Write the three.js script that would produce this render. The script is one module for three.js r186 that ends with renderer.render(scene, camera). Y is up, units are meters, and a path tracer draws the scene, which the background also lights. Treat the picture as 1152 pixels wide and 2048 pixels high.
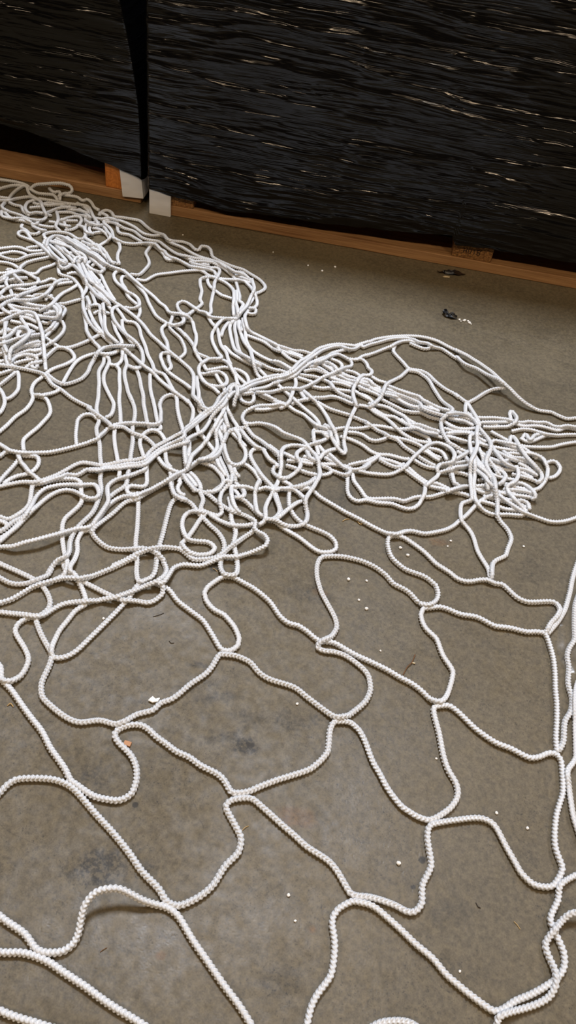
import * as THREE from 'three';
import { RoundedBoxGeometry } from 'three/addons/geometries/RoundedBoxGeometry.js';
import { RectAreaLightUniformsLib } from 'three/addons/lights/RectAreaLightUniformsLib.js';
import { FontLoader } from 'three/addons/loaders/FontLoader.js';
import { TextGeometry } from 'three/addons/geometries/TextGeometry.js';
import { mergeGeometries } from 'three/addons/utils/BufferGeometryUtils.js';

// ---------------------------------------------------------------- camera, lights, exposure
const scene = new THREE.Scene();
scene.background = new THREE.Color(0x050505);
const camera = new THREE.PerspectiveCamera(62, 1152 / 2048, 0.05, 60);
camera.position.set(0, 1.30, 0);
camera.rotation.order = 'YXZ';
camera.rotation.set(-Math.PI / 4, 0, THREE.MathUtils.degToRad(9));
const renderer = new THREE.WebGLRenderer({ antialias: true });
renderer.toneMapping = THREE.LinearToneMapping;
renderer.toneMappingExposure = 0.97;
renderer.shadowMap.enabled = true;
RectAreaLightUniformsLib.init();
const CEILING = 6.6;
// high-bay fittings: x, z, width, depth, luminance, colour
const LAMPS = [
  [0.6, -0.9, 1.25, 0.42, 22, 0xffefdc],
  [5.2, -0.9, 1.25, 0.42, 30, 0xffe6c6],
  [-6.0, -0.9, 1.25, 0.42, 30, 0xffe6c6],
  [-4.4, 3.6, 0.7, 0.22, 200, 0xffe0ba],
  [-1.3, 3.6, 0.7, 0.22, 230, 0xffe0ba],
  [1.8, 3.6, 0.7, 0.22, 230, 0xffe0ba],
  [4.9, 3.6, 0.7, 0.22, 200, 0xffe0ba],
];
// roof skylights: x, z, width, depth, luminance
const SKYLIGHTS = [
  [-0.6, -4.1, 1.7, 1.7, 64],
  [5.4, -4.7, 1.7, 1.7, 20],
];

// ---------------------------------------------------------------- helpers
function rng(seed) { let a = seed >>> 0; return () => { a |= 0; a = a + 0x6D2B79F5 | 0; let t = Math.imul(a ^ a >>> 15, 1 | a); t = t + Math.imul(t ^ t >>> 7, 61 | t) ^ t; return ((t ^ t >>> 14) >>> 0) / 4294967296; }; }
function hash2(ix, iy, s) { let h = Math.imul(ix, 374761393) ^ Math.imul(iy, 668265263) ^ Math.imul(s, 2246822519); h = Math.imul(h ^ h >>> 13, 1274126177); return ((h ^ h >>> 16) >>> 0) / 4294967296; }
function vnoise(x, y, s) {
  const ix = Math.floor(x), iy = Math.floor(y); let fx = x - ix, fy = y - iy;
  fx = fx * fx * (3 - 2 * fx); fy = fy * fy * (3 - 2 * fy);
  const a = hash2(ix, iy, s), b = hash2(ix + 1, iy, s), c = hash2(ix, iy + 1, s), d = hash2(ix + 1, iy + 1, s);
  return a + (b - a) * fx + (c - a) * fy + (a - b - c + d) * fx * fy;
}
function fbm(x, y, s, o = 4) { let v = 0, a = .5, n = 0; for (let k = 0; k < o; k++) { v += a * vnoise(x, y, s + k * 17); n += a; x *= 2.03; y *= 2.03; a *= .5; } return v / n; }
const clamp01 = v => v < 0 ? 0 : v > 1 ? 1 : v;
const smooth = (a, b, v) => { const t = clamp01((v - a) / (b - a)); return t * t * (3 - 2 * t); };
function lerpTable(t, x) { if (x <= t[0][0]) return t[0][1]; for (let k = 1; k < t.length; k++) if (x <= t[k][0]) { const u = (x - t[k - 1][0]) / (t[k][0] - t[k - 1][0]); return t[k - 1][1] + (t[k][1] - t[k - 1][1]) * u; } return t[t.length - 1][1]; }
const taken = {};
function numbered(name) { const n = taken[name] = (taken[name] ?? -1) + 1; return n ? `${name}_${String(n).padStart(3, '0')}` : name; }
function shadowed(o) { o.castShadow = true; o.receiveShadow = true; return o; }
function part(name, geo, mat, parent) { const m = shadowed(new THREE.Mesh(geo, mat)); m.name = name; parent.add(m); return m; }
function thing(name, label, category, pos = [0, 0, 0], turn = 0, group) {
  const g = new THREE.Group(); g.name = numbered(name); g.position.set(...pos); g.rotation.y = turn;
  g.userData = { label, category }; if (group) g.userData.group = group; scene.add(g); return g;
}
function single(name, geo, mat, label, category, group) {
  const m = shadowed(new THREE.Mesh(geo, mat)); m.name = numbered(name); m.userData = { label, category }; if (group) m.userData.group = group; scene.add(m); return m;
}
function struct(name, geo, mat) { const m = shadowed(new THREE.Mesh(geo, mat)); m.name = name; m.userData = { kind: 'structure' }; scene.add(m); return m; }
function dataTex(w, h, f, srgb, wrapS = THREE.RepeatWrapping, wrapT = wrapS) {
  const d = new Uint8Array(w * h * 4);
  for (let j = 0; j < h; j++) for (let i = 0; i < w; i++) { const c = f(i, j), k = (j * w + i) * 4; d[k] = c[0]; d[k + 1] = c[1]; d[k + 2] = c[2]; d[k + 3] = 255; }
  const t = new THREE.DataTexture(d, w, h); t.magFilter = THREE.LinearFilter; t.minFilter = THREE.LinearMipmapLinearFilter; t.generateMipmaps = true;
  t.wrapS = wrapS; t.wrapT = wrapT; if (srgb) t.colorSpace = THREE.SRGBColorSpace; t.needsUpdate = true; return t;
}
function std(color, roughness, extra = {}) { return new THREE.MeshStandardMaterial({ color, roughness, metalness: 0, ...extra }); }

// ---------------------------------------------------------------- floor: worn warehouse slab
// the colour map covers x -1.3..1.1, z -2.9..-0.1 once, mirrored beyond
const FX0 = -1.3, FX1 = 1.1, FZ0 = -2.9, FZ1 = -0.1;
const BX0 = -.66, BX1 = .74, BZ0 = -1.42, BZ1 = -.12; // the bay with the fine map
const STAINS = [ // x, z, radius x, radius z, turn, tone, grain
  [-0.190, -0.498, 0.062, 0.034, -0.10, 0.30, 0.70, 0],
  [-0.127, -0.503, 0.022, 0.019, 0.00, 0.20, 0.60, 0],
  [-0.010, -0.733, 0.029, 0.020, 0.00, 0.34, 0.60, 0],
  [-0.042, -0.748, 0.051, 0.011, -0.50, 0.22, 0.50, 0],
  [0.043, -0.792, 0.114, 0.022, -0.12, 0.17, 0.40, 0],
  [-0.076, -0.817, 0.061, 0.016, -0.25, 0.20, 0.30, 0],
  [-0.234, -0.632, 0.047, 0.039, 0.00, 0.14, 0.60, 0],
  [-0.213, -0.690, 0.033, 0.027, 0.00, 0.12, 0.60, 0],
  [0.069, -1.081, 0.060, 0.028, 0.00, 0.13, 0.30, 0],
  [0.131, -0.457, 0.010, 0.008, 0.00, 1.00, 0.10, 1],
  [-0.079, -0.391, 0.009, 0.007, 0.00, 1.00, 0.30, 1],
  [-0.166, -0.601, 0.005, 0.005, 0.00, 0.50, 0.00, 0],
  [0.293, -0.586, 0.006, 0.006, 0.00, 0.40, 0.10, 0],
  [0.278, -0.542, 0.007, 0.005, 0.00, 0.40, 0.10, 0],
  [0.091, -0.623, 0.040, 0.018, 0.00, 0.60, 0.30, 1],
  [-0.128, -1.119, 0.018, 0.019, 0.00, 0.30, 0.40, 0],
  [0.332, -1.281, 0.024, 0.015, 0.00, 0.60, 0.50, 1],
  [0.088, -1.091, 0.018, 0.010, 0.00, 0.50, 0.30, 1],
  [-0.118, -0.878, 0.027, 0.011, 0.00, 0.30, 0.40, 0],
  [0.120, -1.365, 0.057, 0.048, 0.00, 0.12, 0.30, 0],
  [0.128, -1.432, 0.070, 0.033, 0.00, 0.10, 0.30, 0],
  [0.091, -0.384, 0.042, 0.025, 0.00, 0.10, 0.40, 0],
  [0.335, -0.516, 0.046, 0.029, 0.00, 0.10, 0.40, 0],
  [-0.115, -0.835, 0.053, 0.019, -0.30, 0.12, 0.30, 0],
  [0.523, -1.242, 0.056, 0.038, 0.00, 0.10, 0.50, 0],
];
const CRACKS = [
  [0.093, -0.743, 0.094, -0.787, 0.057, -0.780, 0.073, -0.759, 0.089, -0.752],
  [0.059, -0.700, 0.008, -0.696, 0.007, -0.673],
  [0.123, -0.680, 0.157, -0.659, 0.175, -0.632, 0.194, -0.594],
  [0.053, -0.815, 0.071, -0.773, 0.090, -0.762, 0.096, -0.734],
  [-0.092, -0.480, -0.073, -0.498, -0.058, -0.519],
  [-0.271, -0.551, -0.246, -0.547, -0.260, -0.569],
  [-0.219, -0.635, -0.203, -0.603, -0.198, -0.563],
  [-0.359, -0.537, -0.332, -0.525, -0.291, -0.516],
  [-0.079, -0.624, -0.050, -0.579, -0.039, -0.585],
  [0.224, -0.640, 0.257, -0.604, 0.281, -0.561],
  [-0.276, -1.275, -0.270, -1.186, -0.318, -1.147],
  [-0.287, -0.912, -0.269, -0.893, -0.295, -0.871, -0.311, -0.863],
  [-0.194, -0.908, -0.171, -0.868, -0.154, -0.828],
  [0.173, -0.675, 0.201, -0.706, 0.208, -0.718],
  [0.060, -0.647, 0.096, -0.611, 0.139, -0.585],
  [-0.279, -0.350, -0.253, -0.357],
  [0.399, -0.877, 0.434, -0.863],
  [0.008, -1.081, 0.006, -0.981, 0.023, -0.927],
  [0.236, -1.210, 0.217, -1.137, 0.239, -1.064],
];
{
  const N = 2048, W = FX1 - FX0, D = FZ1 - FZ0;
  function slabMap(X0, X1, Z0, Z1) {
    const W = X1 - X0, D = Z1 - Z0, thick = Math.max(1, Math.round(.0007 / (W / N)));
  const crack = new Float32Array(N * N);
  for (const line of CRACKS) for (let k = 0; k + 3 < line.length; k += 2) {
    const [ax, az, bx, bz] = line.slice(k, k + 4), len = Math.hypot(bx - ax, bz - az), n = Math.ceil(len / .0006);
    for (let q = 0; q <= n; q++) {
      const u = q / n, x = ax + (bx - ax) * u, z = az + (bz - az) * u, w = (fbm(x * 60, z * 60, 5, 3) - .5) * .014;
      const px = Math.round((x + w - X0) / W * N), pz = Math.round((z + w * .7 - Z0) / D * N);
      if (px >= 0 && pz >= 0 && px < N && pz < N) for (let e = 0; e < thick; e++) if (px + e < N) crack[pz * N + px + e] = .35 + .4 * vnoise(x * 40, z * 40, 9);
    }
  }
    return dataTex(N, N, (i, j) => {
    const x = X0 + (i + .5) / N * W, z = Z0 + (j + .5) / N * D;
    const big = fbm(x * 2.1 + 3, z * 2.1, 11, 4) - .5, mid = fbm(x * 11, z * 11, 21, 4) - .5, fine = fbm(x * 190, z * 190, 31, 3) - .5;
    let v = 1 + big * .34 + mid * .20 + fine * .75;
    v += (vnoise(x * 620, z * 620, 77) - .5) * .3;
    const pit = vnoise(x * 560, z * 560, 41); if (pit > .8) v -= (pit - .8) * 3.2 * (.35 + .65 * smooth(.4, .65, vnoise(x * 14, z * 14, 43)));
    const fleck = vnoise(x * 360, z * 360, 51); if (fleck > .93) v += (fleck - .93) * 3;
    const scuff = fbm(x * 7 + z * 3, z * 70 - x * 20, 61, 3); v -= smooth(.62, .78, scuff) * .10;
    let warm = .5 + (fbm(x * 1.3, z * 1.3 + 8, 71, 3) - .5) * 1.4, rust = 0;
    for (const [sx, sz, rx, rz, turn, tone, grain, kind] of STAINS) {
      const dx = x - sx, dz = z - sz; if (Math.abs(dx) > .4 || Math.abs(dz) > .4) continue;
      const c = Math.cos(turn), s = Math.sin(turn), a = (dx * c + dz * s) / rx, b = (-dx * s + dz * c) / rz;
      let m = 1 - smooth(.35, 1.05, Math.hypot(a, b) + (fbm(x * 38, z * 38, 81, 3) - .5) * .9);
      if (m <= 0) continue;
      m *= 1 - grain + grain * smooth(.38, .62, fbm(x * 260, z * 260, 91, 2));
      if (kind) rust = Math.max(rust, m); else v -= m * tone * 2.3;
    }
    const cr = crack[j * N + i]; v -= cr * .55;
    v = Math.max(.25, v);
    const r = .106 * v * (1 + .05 * warm) * (1 + rust * .12), g = .086 * v * (1 + .01 * warm) * (1 - rust * .14), b = .053 * v * (1 - .09 * warm) * (1 - rust * .34);
    return [r, g, b].map(q => Math.round(255 * Math.min(1, q <= .0031308 ? q * 12.92 : 1.055 * Math.pow(q, 1 / 2.4) - .055)));
  }, true, THREE.MirroredRepeatWrapping);
  }
  const map = slabMap(FX0, FX1, FZ0, FZ1), bayMap = slabMap(BX0, BX1, BZ0, BZ1);
  const rough = dataTex(1024, 1024, (i, j) => { const x = FX0 + i / 1024 * W, z = FZ0 + j / 1024 * D; const v = 255 * clamp01(.56 + (fbm(x * 5, z * 5, 101, 4) - .5) * .34 + (fbm(x * 80, z * 80, 103, 2) - .5) * .2); return [v, v, v]; }, false, THREE.MirroredRepeatWrapping);
  const bump = dataTex(1024, 1024, (i, j) => { const x = i / 1024, y = j / 1024; const p = vnoise(i / 4.1, j / 4.1, 111); const v = 255 * clamp01(.6 + (vnoise(i / 2.5, j / 2.5, 113) - .5) * .3 + (vnoise(i / 21, j / 21, 115) - .5) * .08 - (p > .85 ? (p - .85) * 3 : 0)); return [v, v, v]; }, false);
  bump.repeat.set(W / .9, D / .9);
  const mat = new THREE.MeshPhysicalMaterial({ color: 0xffffff, roughness: 1, map, roughnessMap: rough, bumpMap: bump, bumpScale: .0003, specularIntensity: .75 });
  const S = 9;
  const slab = (x0, x1, z0, z1) => { const g = new THREE.BoxGeometry(x1 - x0, .2, z1 - z0); g.translate((x0 + x1) / 2, -.1, (z0 + z1) / 2); return g; };
  const lay = (g, X0, X1, Z0, Z1) => { const pos = g.attributes.position, uv = g.attributes.uv; for (let k = 0; k < pos.count; k++) uv.setXY(k, (pos.getX(k) - X0) / (X1 - X0), (pos.getZ(k) - Z0) / (Z1 - Z0)); return g; };
  const around = mergeGeometries([slab(-S, S, -S, BZ0), slab(-S, S, BZ1, S), slab(-S, BX0, BZ0, BZ1), slab(BX1, S, BZ0, BZ1)]);
  const floor = struct('floor', lay(around, FX0, FX1, FZ0, FZ1), mat);
  const bayMat = mat.clone(); bayMat.map = bayMap; bayMat.roughnessMap = rough.clone(); bayMat.roughnessMap.repeat.set((BX1 - BX0) / W, (BZ1 - BZ0) / D); bayMat.roughnessMap.offset.set((BX0 - FX0) / W, (BZ0 - FZ0) / D);
  bayMat.bumpMap = bump.clone(); bayMat.bumpMap.repeat.set((BX1 - BX0) / .9, (BZ1 - BZ0) / .9);
  part('floor_bay', lay(slab(BX0, BX1, BZ0, BZ1), BX0, BX1, BZ0, BZ1), bayMat, floor);
}

// ---------------------------------------------------------------- hall shell
{
  const paint = std(0x4a4845, .85), steel = std(0x3c3c3e, .8);
  const wall = (name, w, d, x, z) => { const g = new THREE.BoxGeometry(w, CEILING + .4, d); g.translate(x, (CEILING + .2) / 2, z); struct(name, g, paint); };
  wall('wall_back', 18.4, .2, 0, -9.1); wall('wall_front', 18.4, .2, 0, 9.1); wall('wall_left', .2, 18, -9.1, 0); wall('wall_right', .2, 18, 9.1, 0);
  const c = new THREE.BoxGeometry(18.4, .2, 18.4); c.translate(0, CEILING + .5, 0); struct('ceiling', c, steel);
}
const housing = std(0x9a9a98, .5, { metalness: .4 });
const LAMP_PLACE = ['right above the spread net', 'over the floor right of the net', 'over the floor left of the net', 'behind the viewer, far left of its row', 'behind the viewer, second from the left', 'behind the viewer, third from the left', 'behind the viewer, far right of its row'];
LAMPS.forEach(([x, z, w, d, lum, col], k) => {
  const g = thing('high_bay_lamp', `long high-bay ceiling lamp ${LAMP_PLACE[k]}`, 'lamp', [x, CEILING - .12, z], 0, 'high-bay lamps of the hall');
  part('housing', new RoundedBoxGeometry(w + .06, .08, d + .06, 2, .02).translate(0, .05, 0), housing, g);
  part('diffuser', new THREE.BoxGeometry(w, .012, d).translate(0, .002, 0), new THREE.MeshStandardMaterial({ color: 0xeeeeee, emissive: col, emissiveIntensity: 8, roughness: .6 }), g);
  for (const s of [-1, 1]) part('hanger', new THREE.CylinderGeometry(.006, .006, .45, 8).translate(s * w * .4, .3, 0), housing, g);
  const l = new THREE.RectAreaLight(col, lum, w, d); l.position.set(0, -.012, 0); l.rotation.x = -Math.PI / 2; g.add(l);
});
SKYLIGHTS.forEach(([x, z, w, d, lum], k) => {
  const g = new THREE.Group(); g.name = `window_${k + 1}`; g.userData = { kind: 'structure' }; g.position.set(x, CEILING + .38, z); scene.add(g);
  part('skylight_pane', new THREE.BoxGeometry(w, .02, d), new THREE.MeshStandardMaterial({ color: 0xdfe8f2, emissive: 0xeaf1ff, emissiveIntensity: 6, roughness: .6 }), g);
  for (const s of [-1, 1]) { part('skylight_frame', new THREE.BoxGeometry(.06, .06, d + .12).translate(s * (w / 2 + .03), 0, 0), housing, g); part('skylight_frame', new THREE.BoxGeometry(w, .06, .06).translate(0, 0, s * (d / 2 + .03)), housing, g); }
  const l = new THREE.RectAreaLight(0xeaf1ff, lum, w, d); l.position.set(0, -.02, 0); l.rotation.x = -Math.PI / 2; g.add(l);
});

// ---------------------------------------------------------------- pallets
function woodTex(seed, base, dark) {
  return dataTex(512, 128, (i, j) => {
    const w = fbm(i / 190, j / 30, seed, 3) * 9 + j / 128 * 5, ring = .5 + .5 * Math.sin(w * 4.2 + fbm(i / 60, j / 6, seed + 3, 3) * 3);
    const fib = fbm(i / 40, j / 1.6, seed + 5, 3), pore = vnoise(i / 9, j / 1.1, seed + 7) > .8 ? .12 : 0, stain = fbm(i / 55, j / 45, seed + 9, 3);
    const t = clamp01(.25 + .35 * ring + .5 * (fib - .5) + pore + (stain > .58 ? (stain - .58) * 1.7 : 0));
    return base.map((b, k) => b + (dark[k] - b) * t);
  }, true);
}
const woods = [woodTex(201, [192, 150, 102], [134, 94, 58]), woodTex(231, [176, 132, 88], [116, 78, 48]), woodTex(261, [198, 158, 110], [140, 100, 64])].map(map => std(0xffffff, .72, { map, bumpMap: map, bumpScale: .0008 }));
const orangeWood = std(0xffffff, .7, { map: woodTex(291, [232, 150, 66], [184, 104, 40]) });
const chipWood = (() => {
  const map = dataTex(256, 256, (i, j) => { const a = vnoise(i / 11 + 2 * vnoise(i / 30, j / 30, 305), j / 5, 301), b = vnoise(i / 5, j / 10, 303), t = clamp01(a * .8 + b * .6 - .35), d = vnoise(i / 4, j / 4, 307) > .82 ? .5 : 1; return [205 * d * (.55 + .45 * t), 152 * d * (.5 + .5 * t), 92 * d * (.45 + .5 * t)]; }, true);
  return std(0xffffff, .85, { map, bumpMap: map, bumpScale: .002 });
})();
const board = (w, h, d, x, y, z) => new RoundedBoxGeometry(w, h, d, 2, .003).translate(x, y + h / 2, z - d / 2);
// origin: front left bottom corner; x runs along the front, the pallet lies towards -z
function makePallet(name, label, pos, turn, L, D, blocks, blockMats, kh = .082) {
  const g = thing(name, label, 'pallet', pos, turn);
  const bh = .033, sh = .018;
  [0, (D - .12) / 2, D - .13].forEach((z, k) => part('bottom_board', board(L, bh, k === 1 ? .11 : .13, L / 2, 0, -z), woods[k % 3], g));
  const blockMeshes = [];
  blocks.forEach(([x, w], bi) => [0.004, (D - .13) / 2, D - .135].forEach((z, k) => { const m = part('block', board(w, kh, .13, x, bh, -z), blockMats[bi], g); if (!k) blockMeshes.push(m); }));
  blocks.forEach(([x, w], k) => part('stringer', board(w, sh, D, x, bh + kh, 0), woods[(k + 1) % 3], g));
  const n = 7, dw = .105; for (let k = 0; k < n; k++) part('deck_board', board(L, .02, dw, L / 2, bh + kh + sh, -k * (D - dw) / (n - 1)), woods[k % 3], g);
  return blockMeshes;
}
const RT = -.04627, LT = -.0611;                         // turn of the right and left pallet
const RP = [-.587, 0, -2.537], LPOS = [-.611, 0, -2.582]; // front corners at the gap
const rightBlocks = makePallet('wooden_pallet', 'wooden block pallet under the larger black load, its front block stamped H01B', [RP[0] + .013, 0, RP[2] - .0006], RT, 2.043, 1.0, [[.065, .13], [1.015, .124], [1.973, .14]], [chipWood, chipWood, chipWood]);
const LL = 1.2;                   // left pallet: measured along its front
makePallet('wooden_pallet', 'wooden pallet with an orange front block under the left black load', [LPOS[0] - LL * Math.cos(LT), 0, LPOS[2] + LL * Math.sin(LT)], LT, LL - .013, 1.0, [[.07, .14], [.55, .1], [1.113, .086]], [orangeWood, orangeWood, orangeWood], .15);
{
  const font = await new FontLoader().loadAsync('fonts/droid/droid_sans_mono_regular.typeface.json');
  const t = new TextGeometry('H01B', { font, size: .0165, depth: .0006, curveSegments: 4 });
  t.computeBoundingBox(); const c = t.boundingBox.getCenter(new THREE.Vector3());
  t.translate(-c.x, -c.y, 0); t.scale(1.02, 1, 1); t.translate(1.015 - .003, .033 + .026, -.0037);
  const m = part('stamp', t, std(0x2a1a0e, .8), rightBlocks[1]); m.userData.label = 'dark stamped letters H01B';
}

// ---------------------------------------------------------------- film-wrapped loads
const creaseTex = dataTex(512, 1024, (i, j) => {
  const x = i / 512, y = j / 1024;
  const P = (fx, fy, s) => { // wraps at the tile edge
    const a = vnoise(x * fx, y * fy, s), b = vnoise((x - 1) * fx, y * fy, s), c = vnoise(x * fx, (y - 1) * fy, s), d = vnoise((x - 1) * fx, (y - 1) * fy, s), u = smooth(.8, 1, x), v = smooth(.9, 1, y);
    return (a * (1 - u) + b * u) * (1 - v) + (c * (1 - u) + d * u) * v;
  };
  const wy = y + .016 * (P(7, 14, 411) - .5) + .006 * (P(22, 40, 413) - .5), patch = smooth(.3, .7, P(4, 7, 415));
  const Q = (fx, fy, s2) => { const a = vnoise(x * fx, wy * fy, s2), b = vnoise((x - 1) * fx, wy * fy, s2), c = vnoise(x * fx, (wy - 1) * fy, s2), d = vnoise((x - 1) * fx, (wy - 1) * fy, s2), u = smooth(.8, 1, x), w = smooth(.9, 1, y); return (a * (1 - u) + b * u) * (1 - w) + (c * (1 - u) + d * u) * w; };
  const r1 = 1 - Math.abs(2 * Q(5, 44, 401) - 1), r2 = 1 - Math.abs(2 * Q(9, 95, 403) - 1);
  const v = 255 * clamp01(.5 * r1 * r1 * (.35 + .65 * patch) + .28 * r2 * r2 * (.3 + .7 * (1 - patch)) + .1 * Q(26, 160, 405) + .12 * Q(44, 120, 407));
  return [v, v, v];
}, false);
const film = new THREE.MeshPhysicalMaterial({ color: 0x050506, roughness: .19, bumpMap: creaseTex, bumpScale: .0022, specularIntensity: 1 });
function ridge(x, y, s) { const n = vnoise(x, y, s); return 1 - Math.abs(2 * n - 1); }
// one wrap of film around a w x d load; hem/top give the lower and upper edge along the front
const drawn = (lean, y) => lean * Math.pow(Math.min(.62, Math.max(0, y - .15)), 2);
function filmBand(w, d, r, out, hem, top, lean, seed, rows, tuck) {
  const per = []; // perimeter samples: x, z, nx, nz, along-front
  const front = Math.round(w / .008), add = (x, z, nx, nz, s) => per.push([x, z, nx, nz, s]);
  let s = 0;
  for (let k = 0; k <= 20; k++) { const u = k / 20; add(0, -d + r + (d - 2 * r) * u, -1, 0, s - (1 - u) * d); }
  for (let k = 1; k < 8; k++) { const a = k / 8 * Math.PI / 2; add(r - Math.cos(a) * r, -r + Math.sin(a) * r, -Math.cos(a), Math.sin(a), a * r); }
  for (let k = 0; k <= front; k++) { const u = k / front; add(r + (w - 2 * r) * u, 0, 0, 1, r + (w - 2 * r) * u); }
  for (let k = 1; k < 8; k++) { const a = k / 8 * Math.PI / 2; add(w - r + Math.sin(a) * r, -r + Math.cos(a) * r, Math.sin(a), Math.cos(a), w + a * r); }
  for (let k = 0; k <= 20; k++) { const u = k / 20; add(w, -r - (d - 2 * r) * u, 1, 0, w + u * d); }
  const pos = [], uv = [], idx = [], n = per.length;
  for (let j = 0; j <= rows; j++) for (const [x, z, nx, nz, a] of per) {
    const y0 = hem(a), y1 = top(a), y = y0 + (y1 - y0) * j / rows;
    const slant = y + a * .02 + .03 * (vnoise(a * 3, y * 9, seed) - .5) + .012 * (vnoise(a * 11, y * 16, seed + 9) - .5);
    const p1 = ridge(a * 2.4, slant * 30, seed + 1), p2 = ridge(a * 4.2 + 7, slant * 74, seed + 2), g1 = vnoise(a * 2.4, y * 6, seed + 6);
    let o = out + .006 * (p1 * p1 * p1 - .3) + .0045 * g1 * (p2 * p2 * p2 - .3) + .010 * (fbm(a * 2.2, y * 3.2, seed + 3, 3) - .5);
    o += .0014 * (vnoise(a * 9, slant * 190, seed + 4) - .5);
    const e = smooth(.05, 0, y - y0); o += e * (.004 * (vnoise(a * 26, y * 60, seed + 5) - .5) + tuck);
    const side = nx ? .25 : 1; pos.push(x + nx * o * side - drawn(lean, y) * x / w, y, z + nz * o); uv.push(a / .8, y / .4);
  }
  for (let j = 0; j < rows; j++) for (let i = 0; i + 1 < n; i++) { const a = j * n + i, b = a + 1, c = a + n, e = c + 1; idx.push(a, b, c, b, e, c); }
  const g = new THREE.BufferGeometry(); g.setAttribute('position', new THREE.Float32BufferAttribute(pos, 3)); g.setAttribute('uv', new THREE.Float32BufferAttribute(uv, 2)); g.setIndex(idx); g.computeVertexNormals(); return g;
}
const filmMat = film.clone(); filmMat.side = THREE.DoubleSide;
function makeLoad(label, pos, turn, w, d, lean, hemTable, bands, topY, baseY, seed) {
  const g = thing('wrapped_load', label, 'pallet load', pos, turn);
  const core = new THREE.BoxGeometry(w - .03, topY - baseY, d - .03); core.translate(w / 2, (topY + baseY) / 2, -d / 2);
  const cp = core.attributes.position; for (let k = 0; k < cp.count; k++) cp.setX(k, cp.getX(k) - drawn(lean, 1.2) * cp.getX(k) / w);
  part('goods', core, std(0x0d0d0d, .8), g);
  bands.forEach(([y0, y1, tilt, out], k) => {
    const hem = k ? (a => y0 + tilt * a + .008 * (vnoise(a * 5, k, seed + 50) - .5)) : (a => lerpTable(hemTable, a) + .004 * (vnoise(a * 30, 3, seed + 51) - .5));
    const top = a => y1 + tilt * a;
    part('film_wrap', filmBand(w, d, .01, out, hem, top, lean, seed + k * 13, Math.round((y1 - (k ? y0 : .06)) / .0035), k ? 0 : -.004), filmMat, g);
  });
  const cover = new RoundedBoxGeometry(w - drawn(lean, 1.2), .03, d, 2, .01).translate((w - drawn(lean, 1.2)) / 2, topY + .005, -d / 2); part('film_top', cover, filmMat, g);
  return g;
}
makeLoad('tall wide load shrouded in creased black stretch film, right of the dark gap', [RP[0], 0, RP[2]], RT, 2.056, .98, 0,
  [[-1, .08], [0, .081], [.07, .073], [.144, .07], [.26, .06], [.445, .073], [.546, .075], [.732, .086], [.899, .104], [.955, .108], [.964, .079], [1.077, .090], [1.089, .087], [1.33, .09], [2.1, .09], [3.2, .09]],
  [[.06, .42, 0, .020], [.30, .66, -.035, .024], [.52, .82, .0, .017]], .82, .155, 500);
makeLoad('black film wrapped load left of the dark gap, film drawn down to its corner', [LPOS[0] - LL * Math.cos(LT), 0, LPOS[2] + LL * Math.sin(LT)], LT, LL, .94, .3,
  [[-1, .2], [.4, .195], [.75, .18], [.829, .174], [.907, .158], [.986, .141], [1.065, .121], [1.152, .102], [1.208, .089], [1.3, .085], [2.4, .12]],
  [[.06, .40, 0, .020], [.26, .62, .05, .024], [.50, .82, 0, .016]], .82, .224, 600);

// white corner boards under the film
const plastic = (() => {
  const map = dataTex(128, 512, (i, j) => { const s = fbm(i / 26, j / 40, 701, 4), t = smooth(.56, .66, s); const v = 232 - 18 * (fbm(i / 7, j / 7, 703, 2) - .5); return [v - 62 * t, v - 72 * t, v - 90 * t]; }, true);
  return std(0xffffff, .5, { map });
})();
function cornerBoard(label, pos, turn, tilt, h, side) {
  const g = thing('corner_board', label, 'corner board', pos, turn); g.rotation.z = tilt;
  const sh = new THREE.Shape(), W = .066, T = .005, dir = side;
  sh.moveTo(0, 0); sh.lineTo(dir * W, 0); sh.lineTo(dir * W, T); sh.lineTo(dir * T, T); sh.lineTo(dir * T, W); sh.lineTo(0, W); sh.closePath();
  const geo = new THREE.ExtrudeGeometry(sh, { depth: h, bevelEnabled: true, bevelSize: .0012, bevelThickness: .0012, bevelSegments: 2 });
  geo.rotateX(-Math.PI / 2); part('angle_strip', geo, plastic, g); return g;
}
cornerBoard('clean white corner board at the near corner of the wider load, standing on the floor', [RP[0] + .005, .001, RP[2] + .008], RT, 0, .14, 1);
cornerBoard('scuffed white corner board hanging at the corner of the left load', [LPOS[0] - .003, .024, LPOS[2] + .009], LT, .09, .14, -1);

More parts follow.
